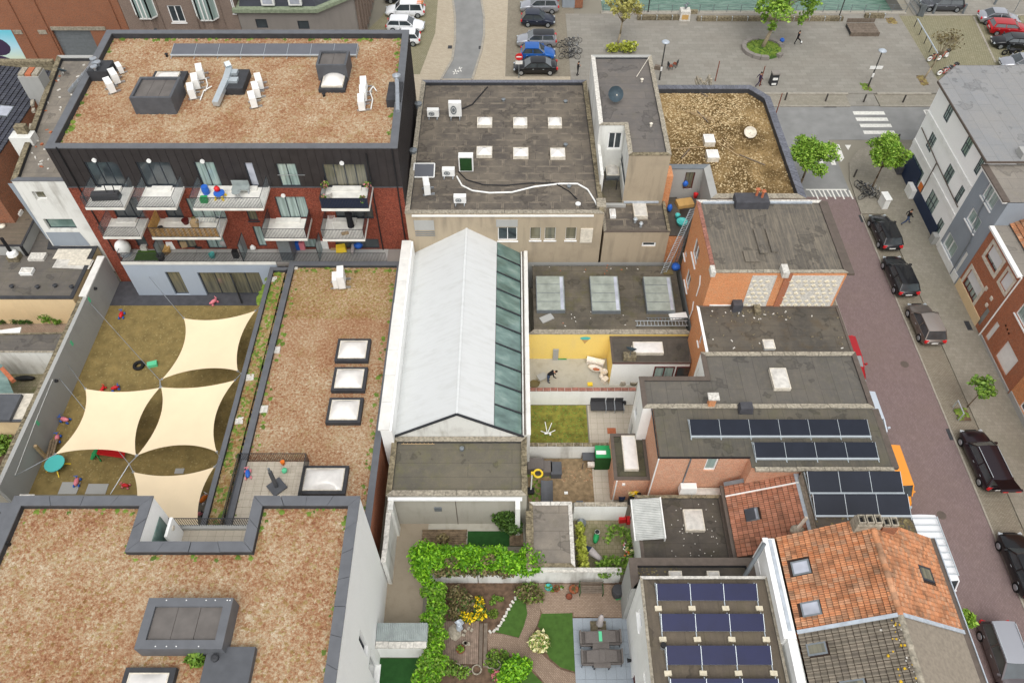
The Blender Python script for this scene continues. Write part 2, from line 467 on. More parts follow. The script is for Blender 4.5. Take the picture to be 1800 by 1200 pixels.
 T['bit_W']=bitumen('left_roof_felt',(98,94,90),(128,120,108),0,1.0,7,0.15,0.5,0.2,0.15)
 T['bit_WB']=bitumen('rippled_brown_felt',(104,94,82),(128,116,100),0,0.5,12,0.1,0.5,0.6,0.1)
 T['bit_NE']=bitumen('pale_grey_felt',(142,143,144),(156,152,146),math.pi/2,1.2,2.4,0.0,0.4,seam=0.35)
 T['bit_NE2']=bitumen('sandy_grey_felt',(138,132,124),(156,148,136),0,1.2,2.4,0.1,0.4,seam=0.3)
 m=N('gravel_on_roof',0.95,0,0.1)
 n1=m.noise(0.3,5,rough=0.6);n2=m.noise(6,5,rough=0.7)
 base=m.mix(m.ramp(n1,(0.42,0.0),(0.58,1.0)),C(160,134,92),C(92,74,46))
 m.col(m.mix(m.ramp(n2,(0.35,0.6),(0.62,0.0)),base,C(86,70,44)));m.bump(n2,0.8,0.04);T['gravel']=m.mat
 m=N('sedum_substrate',0.95,0,0.1);n2=m.noise(6,6,rough=0.7)
 sedcol(m,m.noise(14,2),SED1);m.bump(n2,0.8,0.03);T['substrate']=m.mat
 T['sedum']=sedumm('sedum_tufts',SED1);T['sedum2']=sedumm('yellow_brown_sedum_tufts',SED2)
 m=N('roof_gravel',0.95,0,0.1);sx_=m.t.nodes.new('ShaderNodeSeparateXYZ');m.L(m.pos,sx_.inputs[0])
 k=m.math('ADD',m.noise(0.45,5,rough=0.65),m.math('MULTIPLY',m.math('SUBTRACT',sx_.outputs[0],20.5),0.022));r=m.geo.outputs['Random Per Island']
 m.col(m.mix(m.ramp(k,(0.47,0.0),(0.6,0.85)),m.ramp(r,(0.0,C(118,98,68)),(0.5,C(168,144,106)),(1.0,C(206,188,150))),m.ramp(r,(0.0,C(72,56,34)),(0.6,C(104,82,50)),(1.0,C(150,130,96)))));T['gravelm']=m.mat;T['grass_dry']=leafm('dry_grass',(112,98,56),(132,116,70),(150,134,88))
 T['moss']=leafm('moss_tufts',(78,96,34),(98,124,40),(122,140,58))
 T['window_frame']=plain('anthracite_window_frame',(58,63,70),0.45,0.1,0)
 T['frame_white']=plain('white_window_frame',(238,238,236),0.4,0,0.04)
 T['frame_brown']=plain('brown_window_frame',(92,34,32),0.5,0,0.05)
 T['glass']=glassm('dark_window_glass',(66,74,78))
 T['glass_curtain']=glassm('curtain_and_painted_sky_glass',(116,134,130),0.08,(158,178,172))  # curtain colours; on the white corner building they stand in for reflected sky
 T['glass_room']=glassm('glass_onto_room',(84,84,74),0.06,(120,116,96))
 T['glass_pale']=glassm('painted_sky_reflection_glass',(196,200,212),0.05)  # the sky's reflection is put into the pale base colour
 m=N('green_roof_glass',0.05,0,0.6);gn=m.noise(0.6,5,m.mapping(m.pos,(1,2.2,1)))
 m.col(m.ramp(gn,(0.3,C(76,98,92)),(0.55,C(106,132,125)),(0.75,C(142,162,154))));m.b.inputs['Coat Weight'].default_value=0.5;T['glass_green']=m.mat
 T['reed']=plain('reed_matting',(204,160,96),0.85,0,0.25,6)
 T['balcony_white']=plain('white_balcony_concrete',(226,224,216),0.8,0,0.08,2)
 T['bars']=plain('dark_railing_metal',(58,60,64),0.45,0.3,0)
 m=N('balcony_side_glass',0.05,0,0.5);m.col(C(150,165,170));m.b.inputs['Alpha'].default_value=0.2;T['clearglass']=m.mat
 m=N('greyed_privacy_glass',0.1,0,0.5);m.col(C(150,170,172));m.b.inputs['Alpha'].default_value=0.75;T['privacy']=m.mat
 T['dome']=plain('opal_skylight_dome',(226,222,216),0.18,0,0.06,2.5,spec=0.5,coat=0.4)
 T['dome_dirty']=plain('dusty_skylight_dome',(204,200,192),0.4,0,0.15,3)
 T['dome_frame']=plain('beige_skylight_frame',(214,206,190),0.5,0,0.15,4)
 T['whitepaint']=plain('white_painted_metal',(236,236,232),0.4,0,0.05,2)
 T['fan']=plain('dark_fan_grille',(52,56,60),0.5,0.2,0)
 T['steel']=plain('galvanised_steel',(182,188,194),0.3,0.7,0.08,3)
 T['steel_dull']=plain('dull_grey_steel',(128,134,138),0.5,0.4,0.08,3)
 T['black']=plain('black_plastic',(34,34,36),0.5,0,0)
 T['rubber']=plain('black_rubber',(28,28,29),0.75,0,0)
 T['dark_dish']=plain('dark_dish_coat',(64,78,86),0.45,0,0.1)
 T['pv']=plain('solar_cell_dark_grey',(36,40,50),0.35,0,0.08,1,spec=0.2)
 T['pv_blue']=plain('solar_cell_navy',(24,29,66),0.35,0,0.1,1,spec=0.2)
 T['pv_matt']=plain('dusty_solar_cell',(98,100,106),0.4,0,0.06,1)
 T['alu']=plain('bright_aluminium',(196,204,208),0.35,0.5,0.04)
 T['ballast']=plain('cream_ballast_block',(212,202,178),0.9,0,0.12,6)
 T['asphalt']=plain('asphalt',(134,134,132),0.9,0,0.09,0.7,0.3)
 m=N('roof_glass_strip',0.2,0,0.4);T['paint']=plain('road_paint',(222,220,212),0.7,0,0.12,4)
 T['clinker']=paving('purple_brown_clinker_paving',(138,119,117),(124,107,105),(112,98,95),0.2,0.1,0.012,0.5,R(90),0.35,(124,108,98))
 T['parkpave']=paving('parking_setts',(152,144,128),(134,126,110),(112,106,92),0.2,0.1,0.015,0.5,0,0.35,(128,114,100))
 T['sidewalk']=paving('grey_pavement_tiles',(152,146,133),(140,134,121),(128,122,109),0.3,0.3,0.01,0.5,0,0.4,(122,118,100))
 T['plaza']=paving('plaza_slabs',(148,144,135),(137,133,124),(121,117,108),1.2,0.6,0.014,0.5,0,0.4,(132,124,114))
 T['plaza_beige']=paving('beige_forecourt_pavers',(186,174,154),(174,162,142),(158,147,128),0.4,0.2,0.01,0.5,0.1,0.3,(164,150,128))
 T['parkbay']=paving('grass_joint_bay_pavers',(152,144,122),(136,130,108),(112,112,82),0.22,0.22,0.03,0.5,0,0.4,(140,132,104))
 T['kerb']=plain('kerb_stone',(158,152,140),0.85,0,0.12,3)
 T['conc_floor']=plaster('stained_concrete_floor',(178,174,162),(122,116,98),0.6,0.6)
 T['conc_path']=plaster('brownish_concrete_path',(158,146,128),(118,106,88),0.6,0.5)
 T['garden_brick']=paving('garden_clinker',(166,146,128),(150,130,112),(128,108,92),0.2,0.1,0.012,0.5,0,0.35,(132,112,94))
 T['garden_brick2']=paving('path_clinker',(158,138,120),(142,122,106),(120,102,86),0.2,0.1,0.014,0.5,0.9,0.35,(128,108,92))
 T['yard_tile']=paving('mossy_yard_tiles',(152,142,118),(138,130,104),(112,110,76),0.3,0.3,0.015,0.5,0,0.3,(120,112,84),moss=0.5)
 T['pale_tile']=paving('pale_yard_tiles',(196,186,170),(184,174,158),(158,150,132),0.5,0.5,0.012,0.0,0,0.35,(168,158,138))
 T['soil']=plain('brown_soil',(104,84,68),0.95,0,0.3,3,0.5)
 T['soil_yard']=plain('trodden_earth',(140,120,92),0.95,0,0.25,3,0.5)
 T['lawn_dry']=plain('worn_olive_lawn',(134,116,72),0.95,0,0.2,1.2,0.6)
 T['lawn_yard']=plain('patchy_lawn',(126,122,52),0.95,0,0.35,1.6,0.5)
 T['turf']=plain('artificial_turf',(68,98,40),0.95,0,0.12,3,0.4)
 T['turf_dark']=plain('dark_artificial_turf',(38,78,34),0.95,0,0.12,3,0.4)
 T['tile_dark']=plain('dark_terrace_paving',(74,74,78),0.8,0,0.15,2)
 T['tile_bluegrey']=paving('blue_grey_patio_tiles',(158,166,174),(152,160,168),(138,146,152),0.8,0.8,0.01,0.0,0,0.25,(146,154,158))
 T['deck']=plain('weathered_deck_plank',(130,112,90),0.85,0,0.3,4,0.4,0.3)
 T['deck_brown']=plain('red_brown_deck_plank',(138,120,106),0.85,0,0.2,4,0.4,0.2)
 T['wood']=plain('bare_wood',(176,152,116),0.8,0,0.15,4)
 T['wood_dark']=plain('aged_bench_wood',(116,104,92),0.8,0,0.2,4,0,0.2)
 T['tile_orange']=tilem('orange_clay_roof_tile',(160,112,82),(204,138,98),(214,150,108),(190,124,84),(212,160,124),(172,132,104),(206,136,94))
 T['tile_red']=tilem('red_clay_roof_tile',(152,104,84),(184,126,100),(194,136,110),(172,114,88),(188,136,112))
 T['tile_grey']=tilem('grey_concrete_roof_tile',(112,104,94),(132,123,110),(122,114,102),(142,132,118),dirt=(92,86,74))
 T['tile_flat']=paving('weathered_orange_flat_tiles',(206,130,86),(190,112,70),(150,96,66),0.25,0.3,0.02,0.0,0,0.25,(150,110,84))
 T['tile_beige']=plain('granular_beige_roof',(142,132,118),0.95,0,0.12,5,0.4)
 T['slate']=tilem('blue_black_roof_tile',(62,64,72),(76,78,88),(70,72,80),(84,86,94),rough=0.6,dirt=(56,58,62))
 T['lichen']=plain('yellow_lichen',(206,168,44),0.95,0,0.2,8)
 T['tile_gap_shade']=plain('shade_dark_underlay',(66,50,42),0.95,0,0.1)  # dark sheet below the tiles; paints the shade lines seen between courses
 T['zinc']=plain('pale_zinc_flashing',(184,192,200),0.5,0.2,0.12,3)
 T['gutter']=plain('brown_grey_gutter',(98,88,80),0.6,0.1,0.1)
 T['roller']=plain('white_roller_shutter',(220,222,222),0.6,0,0.03)
 T['sail']=plain('cream_shade_cloth',(236,215,180),0.9,0,0.02,1)
 m=N('white_roof_membrane',0.75,0,0.3)
 m.col(m.mix(m.ramp(m.noise(1.0,5,m.mapping(m.pos,(0.8,2.4,1),(0,0,0.7))),(0.5,0.0),(0.8,0.5)),C(208,210,209),C(188,189,186)))
 bc_,bf_=m.brick(m.mapping(m.uv,(1,1,1),(0,0,0)),80,1.6,0.02);cc_=m.b.inputs['Base Color'].links[0].from_socket
 st_=m.ramp(m.noise(1.0,5,m.mapping(m.pos,(0.25,3.5,0.5))),(0.5,0.0),(0.8,0.28));cc_=m.mix(st_,cc_,C(176,176,168));m.col(m.mix(m.math('MULTIPLY',bf_,0.08),cc_,C(150,152,150)))
 m.bump(m.noise(0.8,4,m.mapping(m.pos,(1,2,1),(0,0,0.8))),0.25,0.08);T['membrane']=m.mat
 T['red']=plain('red_plastic',(206,40,44),0.4,0,0)
 T['pink']=plain('pink_plastic',(222,130,140),0.5,0,0)
 T['blue']=plain('blue_plastic',(46,100,190),0.4,0,0)
 T['yel']=plain('yellow_plastic',(240,206,60),0.4,0,0)
 T['green']=plain('green_plastic',(40,150,86),0.5,0,0.05)
 T['mint']=plain('mint_plastic',(98,200,150),0.5,0,0)
 T['orange']=plain('orange_plastic',(232,124,40),0.5,0,0.05)
 T['turq']=plain('turquoise_plastic',(84,190,184),0.5,0,0)
 T['rattan']=plain('dark_rattan',(66,66,68),0.7,0,0.12,12)
 T['rattan_grey']=plain('grey_brown_rattan',(108,102,98),0.75,0,0.12,12)
 T['cardboard']=plain('cardboard',(196,158,98),0.85,0,0.08)
 T['porcelain']=plain('old_porcelain',(228,218,206),0.3,0,0.12,6)
 T['fabric_black']=plain('black_cloth',(30,30,34),0.9,0,0.1,8)
 T['denim']=plain('blue_denim',(62,78,108),0.9,0,0.1,8)
 T['skin']=plain('skin',(198,150,122),0.6,0,0)
 T['hair']=plain('dark_hair',(48,38,32),0.8,0,0)
 T['greycloth']=plain('grey_cloth',(178,170,168),0.9,0,0.08,8)
 T['purple']=plain('dark_purple_cloth',(62,48,74),0.9,0,0)
 m=N('canal_water',0.12,0,0.5);wv=m.noise(1.2,4,m.mapping(m.pos,(0.5,2.6,1)))
 m.col(m.ramp(wv,(0.35,C(72,104,90)),(0.7,C(112,140,124))));m.bump(wv,0.7,0.15);T['water']=m.mat
 m=N('countryside_ground',0.95);m.col(m.ramp(m.noise(0.05,5),(0.3,C(124,120,108)),(0.7,C(140,134,120))));T['ground']=m.mat
 T['leaf_bright']=leafm('bright_spring_leaves',(52,100,12),(100,156,26),(150,200,50))
 T['leaf_mid']=leafm('fresh_green_leaves',(70,100,32),(98,132,44),(134,162,66))
 T['leaf_tree']=leafm('tree_leaves',(84,122,34),(120,158,50),(166,196,86))
 T['leaf_dark']=leafm('dark_ivy_leaves',(46,68,28),(62,90,36),(88,118,48))
 T['leaf_olive']=leafm('sparse_olive_leaves',(138,132,70),(160,156,84),(184,178,104))
 T['leaf_brown']=leafm('brown_twigs_and_leaves',(84,74,52),(110,98,66),(134,124,84))
 T['leaf_lime']=leafm('yellow_green_leaves',(128,138,46),(158,166,62),(180,184,84))
 T['leaf_cream']=leafm('cream_variegated_leaves',(176,168,100),(214,206,150),(230,224,180))
 T['petal_yellow']=leafm('yellow_petals',(232,190,10),(248,212,20),(250,224,60))
 T['bark']=plain('bark',(112,98,80),0.9,0,0.25,8,0.4)
 T['bark_pale']=plain('pale_bark',(158,144,120),0.9,0,0.2,8,0.4)
 T['rust']=plain('rusty_steel',(132,72,52),0.8,0.1,0.2,5)
 T['post']=plain('dark_grey_post',(72,72,70),0.6,0.2,0.05)
 T['bollard']=plain('dark_bollard',(74,70,66),0.7,0,0.1)
 T['terracotta']=plain('terracotta',(176,104,72),0.85,0,0.15,6)
 T['corr']=plain('corrugated_sheet',(150,158,156),0.6,0.1,0.12,2)
 T['lantern_glass']=plain('dusty_wired_glass',(150,156,146),0.25,0,0.15,1.5,spec=0.6)
 T['corr_pale']=plain('pale_corrugated_sheet',(178,180,176),0.5,0.1,0.12,2)
 T['copper']=plain('copper_green_cornice',(138,148,124),0.8,0,0.2,3)
 T['navy']=plain('navy_panel',(36,50,76),0.5,0,0.05)
 m=N('mural_paint',0.8);g=m.math('FRACT',m.math('MULTIPLY',m.t.nodes.new('ShaderNodeSeparateXYZ').outputs[2],1.0))
 sep=[n for n in m.t.nodes if n.type=='SEPXYZ'][0];m.L(m.pos,sep.inputs[0])
 zz=m.math('ADD',m.math('MULTIPLY',sep.outputs[2],0.19),m.math('MULTIPLY',m.noise(1.5,4),0.12))
 m.col(m.ramp(zz,(0.10,C(36,96,44)),(0.22,C(96,150,60)),(0.32,C(206,220,196)),(0.6,C(176,214,228)),(0.95,C(112,196,214))));T['mural']=m.mat
mats()
# ------------------------------------------------------------------ building kit
def inset(poly,d):
 n=len(poly);out=[]
 for i in range(n):
  p0,p,p1=Vector(poly[i-1]),Vector(poly[i]),Vector(poly[(i+1)%n])
  a,b=(p-p0).normalized(),(p1-p).normalized()
  n0,n1=Vector((-a.y,a.x)),Vector((-b.y,b.x))
  k=1+n0.dot(n1)
  q=p+(n0+n1)*(d/max(k,0.2))
  out.append((q.x,q.y))
 return out
def onwall(a,b,px):
 a,b=Vector(a),Vector(b);t=(b-a).normalized();n=Vector((t.y,-t.x))
 d=ray(*px);k=n.dot(a)/(d[0]*n.x+d[1]*n.y)
 x,y,z=d[0]*k,d[1]*k,CH+d[2]*k
 return t.dot(Vector((x,y))-a),z
def pw(a,b,p,q,**o):
 u0,z0=onwall(a,b,p);u1,z1=onwall(a,b,q)
 return(min(u0,u1),max(u0,u1),min(z0,z1),max(z0,z1),o)
def wall_face(T,a,b,z0,z1,wins,mat,reveal=0.12,name='wall',label=None):
 "wall from a to b (outside on the right hand) with real openings; windows become parts"
 a,b=Vector(a),Vector(b);L=(b-a).length;t=(b-a)/L;n=Vector((t.y,-t.x))
 def P(u,z,d=0.0):
  q=a+t*u-n*d;return(q.x,q.y,z)
 zf1=z1
 W_=[]
 for w in wins:
  u0,u1=max(0.05,w[0]),min(L-0.05,w[1]);v0,v1=max(z0+0.02,w[2]),min(z1-0.08,w[3])
  if u1-u0>0.15 and v1-v0>0.15:W_.append((u0,u1,v0,v1,w[4]))
 us=sorted(set([0,L]+[x for w in W_ for x in w[:2]]));vs=sorted(set([z0,z1]+[x for w in W_ for x in w[2:4]]))
 mb=MB()
 for i in range(len(us)-1):
  for j in range(len(vs)-1):
   uc,vc=(us[i]+us[i+1])/2,(vs[j]+vs[j+1])/2
   if any(w[0]<uc<w[1]and w[2]<vc<w[3]for w in W_):continue
   mb.add([P(us[i],vs[j]),P(us[i+1],vs[j]),P(us[i+1],vs[j+1]),P(us[i],vs[j+1])],[(0,1,2,3)])
 for u0,u1,v0,v1,o in W_:
  r=o.get('reveal',reveal)+0.06
  for p,q in(((u0,v0),(u1,v0)),((u1,v0),(u1,v1)),((u1,v1),(u0,v1)),((u0,v1),(u0,v0))):
   mb.add([P(*p),P(p[0],p[1],r),P(q[0],q[1],r),P(*q)],[(0,1,2,3)])
 T.a(name,mb,MT[mat],label=label)
 for u0,u1,v0,v1,o in W_:
  window(T,P,u0,u1,v0,v1,o,o.get('reveal',reveal))
def window(T,P,u0,u1,v0,v1,o,r):
 fw=o.get('fw',0.07);nx,nz=o.get('nx',1),o.get('nz',1)
 def bx(mb,a0,a1,b0,b1,d0,d1):
  v=[P(a0,b0,d0),P(a1,b0,d0),P(a1,b1,d0),P(a0,b1,d0),P(a0,b0,d1),P(a1,b0,d1),P(a1,b1,d1),P(a0,b1,d1)]
  mb.add(v,[(0,1,2,3),(4,7,6,5),(0,4,5,1),(1,5,6,2),(2,6,7,3),(3,7,4,0)])
 if o.get('kind')=='door':
  mb=MB();bx(mb,u0+.002,u1-.002,v0,v1-.002,r-0.02,r+0.04)
  k=o.get('ribs',0)
  for i in range(k):
   z=v0+(v1-v0)*(i+0.5)/k;bx(mb,u0+.05,u1-.05,z-.02,z+.02,r-0.04,r-0.021)
  T.a(o.get('name','door'),mb,MT[o.get('mat','frame_white')]);return
 f=MB();d0,d1=r-0.03,r+0.05
 bx(f,u0,u0+fw,v0,v1,d0,d1);bx(f,u1-fw,u1,v0,v1,d0,d1)
 bx(f,u0+fw,u1-fw,v0,v0+fw,d0,d1);bx(f,u0+fw,u1-fw,v1-fw,v1,d0,d1)
 for i in range(1,nx):
  u=u0+(u1-u0)*i/nx;bx(f,u-fw*.4,u+fw*.4,v0+fw,v1-fw,d0+.004,d1)
 for i in range(1,nz):
  z=v0+(v1-v0)*i/nz;bx(f,u0+fw,u1-fw,z-fw*.35,z+fw*.35,d0+.008,d1)
 if o.get('sill'):bx(f,u0-.08,u1+.08,v0-.09,v0-.005,-0.1,r+.02)
 if o.get('surround'):
  s=o['surround'];f_,f=f,MB();bx(f,u0-s,u0-.004,v0-s,v1+s,-.04,.01);bx(f,u1+.004,u1+s,v0-s,v1+s,-.04,.01)
  bx(f,u0-.003,u1+.003,v1+.004,v1+s,-.04,.01);bx(f,u0-.003,u1+.003,v0-s,v0-.004,-.06,.01);T.a('window_surround',f,MT['dome_frame']);f=f_
 w=T.a(o.get('name','window'),f,MT[o.get('frame','window_frame')])
 gl=o.get('glass','glass')
 for i in range(nx):
  a0,a1=u0+(u1-u0)*i/nx+fw*.3,u0+(u1-u0)*(i+1)/nx-fw*.3
  g=MB();g.add([P(a0,v0+.02,r+.02),P(a1,v0+.02,r+.02),P(a1,v1-.02,r+.02),P(a0,v1-.02,r+.02)],[(0,1,2,3)])
  T.a('pane',g,MT[gl],parent=w)
 if o.get('shutter'):
  g=MB();zz=v0+(v1-v0)*(1-o['shutter']);bx(g,u0+.03,u1-.03,zz,v1-.03,r-.06,r-.031)
  T.a('roller_shutter',g,MT['roller'],parent=w)
def coping_run(T,quad,z,th,mat,stone=0.0,name=None):
 "quad = outer a, outer b, inner b, inner a"
 o0,o1,i1,i0=[Vector(p)for p in quad];L=(o1-o0).length
 if not stone:
  mb=MB();mb.prism([tuple(o0),tuple(o1),tuple(i1),tuple(i0)],z-th,z)
  T.a(name or 'coping',mb,MT[mat]);return
 n=max(1,round(L/stone));g=0.012/L
 for k in range(n):
  f0,f1=k/n+g,(k+1)/n-g;mb=MB();dz=rnd.uniform(-.012,.012);e=rnd.uniform(-.012,.012)
  pts=[o0.lerp(o1,f0),o0.lerp(o1,f1),i0.lerp(i1,f1),i0.lerp(i1,f0)]
  d=(o0-i0).normalized()*e
  mb.prism([tuple(p+d)for p in pts],z-th,z+dz)
  T.a(name or 'coping_stone',mb,MT[mat])
def building(name,label,poly,zt,wall='white',roof='bit_F',z0=0.0,par=0.25,cop='stone_cop',cw=0.3,stone=0.0,
   wins={},walls={},cat='building',nocop=(),th=0.06,over=0.04,nowall=(),cops={},reveal=0.12,roofname='roof'):
 cx=sum(p[0]for p in poly)/len(poly);cy=sum(p[1]for p in poly)/len(poly)
 T=Thing(name,label,cat,(cx,cy,z0));n=len(poly)
 inn=inset(poly,cw);out=inset(poly,-over)
 T.poly,T.inn,T.zt,T.zr=poly,inn,zt,zt-par
 for i in range(n):
  if i in nowall:continue
  wall_face(T,poly[i],poly[(i+1)%n],z0,zt-th,wins.get(i,[]),walls.get(i,wall),reveal)
 if par>0.01:
  mb=MB()
  for i in range(n):
   a,b=inn[i],inn[(i+1)%n]
   mb.add([(b[0],b[1],zt-par),(a[0],a[1],zt-par),(a[0],a[1],zt-th),(b[0],b[1],zt-th)],[(0,1,2,3)])
  T.a('parapet',mb,MT['membrane_dark'])
 mb=MB();zz=zt-par if par>0.01 else zt-0.01
 pp=inn if par>0.01 else poly
 mb.add([(x,y,zz)for x,y in pp],[tuple(range(n))])
 T.roof=T.a(roofname,mb,MT[roof])
 if par>0.01:
  for i in range(n):
   if i in nocop:continue
   j=(i+1)%n;c=cops.get(i,(cop,stone))
   coping_run(T,(out[i],out[j],inn[j],inn[i]),zt,th+.004,c[0],c[1])
 return T
def inpoly(px,py,poly):
 r=np.zeros(len(px),bool);n=len(poly)
 for i in range(n):
  (x0,y0),(x1,y1)=poly[i],poly[(i+1)%n]
  if y0==y1:continue
  c=((y0>py)!=(y1>py))&(px<(x1-x0)*(py-y0)/(y1-y0)+x0)
  r^=c
 return r
def tufts(name,poly,z,dens,size,mat,parent,T=None,holes=(),flat=0.45,zf=None,edge=None):
 "low cushions scattered over an area: one countless mass"
 xs=[p[0]for p in poly];ys=[p[1]for p in poly]
 A=(max(xs)-min(xs))*(max(ys)-min(ys));n=int(A*dens)
 px=nrs.uniform(min(xs),max(xs),n);py=nrs.uniform(min(ys),max(ys),n)
 k=inpoly(px,py,poly)
 for h in holes:k&=~((px>h[0])&(px<h[2])&(py>h[1])&(py<h[3]))
 if edge is not None:
  e=inpoly(px,py,inset(poly,edge));k&=~(e&(nrs.rand(n)>0.0))
 px,py=px[k],py[k];n=len(px)
 if not n:return
 r=size*(0.55+nrs.rand(n)*0.9);h=r*flat*(0.6+nrs.rand(n)*0.8)
 m=5;V=np.zeros((n,m+1,3));a0=nrs.rand(n)*6.28
 for i in range(m):
  rr=r*(0.65+0.6*nrs.rand(n));V[:,i,0]=px+rr*np.cos(a0+i*6.2832/m);V[:,i,1]=py+rr*np.sin(a0+i*6.2832/m)
  V[:,i,2]=z-0.01
 V[:,m,0]=px+r*0.3*(nrs.rand(n)-.5);V[:,m,1]=py+r*0.3*(nrs.rand(n)-.5);V[:,m,2]=z+h
 b=np.arange(n)[:,None]*(m+1)
 F=np.concatenate([np.stack([b[:,0]+i,b[:,0]+(i+1)%m,b[:,0]+m],1)for i in range(m)])
 V=V.reshape(-1,3)
 if T is not None:V=V-np.array(tuple(T.loc))
 me=np_mesh(name,V,F,MT[mat]);o=bpy.data.objects.new(name,me);COL.objects.link(o)
 if T is not None:o.parent=T.o
 o['kind']='stuff'
 return o
def skylight(T,x0,y0,x1,y1,z,hc=0.18,hd=0.3,curb='dome_frame',frame='dome_frame',dome='dome',rim=0.0,pyr=False,group=None):
 "curb and opal dome; z is the roof surface, the rectangle is the curb top"
 mb=MB();e=rim
 if e:mb.box(x0-e,y0-e,z,x1+e,y1+e,z+hc);
 else:mb.box(x0,y0,z,x1,y1,z+hc)
 s=T.a('skylight',mb,MT[curb])
 f=MB();t=0.06;zt=z+hc
 f.box(x0,y0,zt+.003,x1,y0+t,zt+.05);f.box(x0,y1-t,zt+.003,x1,y1,zt+.05)
 f.box(x0,y0+t,zt+.003,x0+t,y1-t,zt+.05);f.box(x1-t,y0+t,zt+.003,x1,y1-t,zt+.05)
 T.a('frame',f,MT[frame],parent=s)
 d=MB();d.smooth=not pyr;ax,ay,bx,by=x0+t*.8,y0+t*.8,x1-t*.8,y1-t*.8
 def fn(u,v):
  U,V=2*u-1,2*v-1
  k=(1-max(abs(U),abs(V)))if pyr else(1-abs(U)**2.6)*(1-abs(V)**2.6)
  return(ax+(bx-ax)*u,ay+(by-ay)*v,zt+.03+hd*k)
 d.grid(fn,10,10);T.a('dome',d,MT[dome],parent=s)
 return s
def box_on(T,name,px0,py0,px1,py1,zt,z0,mat,recess=0.0,rim=0.12,inmat='lid',panels=0):
 "roof box whose top rectangle is seen at the given pixels"
 x0,y0,x1,y1=RC(zt,px0,py0,px1,py1)
 mb=MB()
 if not recess:mb.box(x0,y0,z0,x1,y1,zt);return T.a(name,mb,MT[mat]),(x0,y0,x1,y1)
 P=rect(x0,y0,x1,y1);I=inset(P,rim)
 for i in range(4):
  j=(i+1)%4
  mb.add([(*P[i],z0),(*P[j],z0),(*P[j],zt),(*P[i],zt)],[(0,1,2,3)])
  mb.add([(*P[i],zt),(*P[j],zt),(*I[j],zt),(*I[i],zt)],[(0,1,2,3)])
  mb.add([(*I[j],zt-recess),(*I[i],zt-recess),(*I[i],zt),(*I[j],zt)],[(0,1,2,3)])
 o=T.a(name,mb,MT[mat])
 k=max(1,panels);a,b=I[0],I[2]
 for i in range(k):
  q=MB();w=(b[0]-a[0])/k;q.box(a[0]+w*i+.01,a[1],zt-recess-.03,a[0]+w*(i+1)-.01,b[1],zt-recess+.002+.004*(i%2))
  T.a('cover_panel',q,MT[inmat],parent=o)
 return o,(x0,y0,x1,y1)
# ------------------------------------------------------------------ repeated roof things
def ac_proto():
 T=Thing('air_conditioner','x','air conditioner',(0,0,0))
 c=MB();c.obox(0,0,0.1,0.38,0.86,0.62);T.a('casing',c,MT['whitepaint'])
 f=MB();f.tube((.172,-.1,.4),(.2,-.1,.4),.235,.235,16);T.a('fan',f,MT['steel_dull'])
 g=MB()
 for i in range(2):g.torus((.2,-.1,.4),.12+.1*i,.012,16,4,ax='x')
 T.a('grille',g,MT['whitepaint'])
 for yy in(-.3,.3):k=MB();k.box(-.3,yy-.03,.0,.45,yy+.03,.1);T.a('foot_rail',k,MT['steel'])
 return T.o
def ladder(label,p,q,w=0.38,mat='steel',n=None,side=None,name='ladder'):
 p,q=Vector(p),Vector(q);d=(q-p);L=d.length;dn=d.normalized()
 s=Vector(side).normalized()*w/2 if side is not None else dn.cross(Vector((0,0,1))).normalized()*w/2
 T=Thing(name,label,'ladder',tuple(p));
 for k in(-1,1):
  m=MB();m.bar(p+s*k,q+s*k,.05,.03);T.a('rail',m,MT[mat])
 n=n or int(L/0.3)
 for i in range(n):
  c=p+d*((i+.5)/n);m=MB();m.bar(c-s,c+s,.035,.025);T.a('rung',m,MT[mat])
 return T
def dish(label,x,y,z,r=0.4,az=180,el=30,mat='dark_dish',mast=0.6,cat='satellite dish'):
 T=Thing('satellite_dish',label,cat,(x,y,z),R(az))
 m=MB();m.smooth=True;n=16
 prof=[(0.02,0.0),(r*.4,.03*r/.4),(r*.75,.1*r/.4),(r,.2*r/.4)]
 v=MB();v.lathe(0,0,prof,n)
 a=R(90-el);ca,sa=math.cos(a),math.sin(a)
 vs=[(x_,y_*ca+z_*sa*-1,y_*sa+z_*ca+mast)for x_,y_,z_ in v.v]
 m.add(vs,v.f[:-1]);T.a('reflector',m,MT[mat],w=0)
 k=MB();k.tube((0,0.03,0),(0,.03,mast),.03,.03,8);k.tube((0,0,mast-.1),(0,-r*1.0*sa,mast+r*.9*ca-.1),.012,.012,6)
 T.a('mast',k,MT['steel_dull'],w=0)
 l=MB();l.obox(0,-r*1.0*sa,mast+r*.9*ca-.14,.07,.1,.08);T.a('receiver',l,MT['dome_frame'],w=0)
 return T
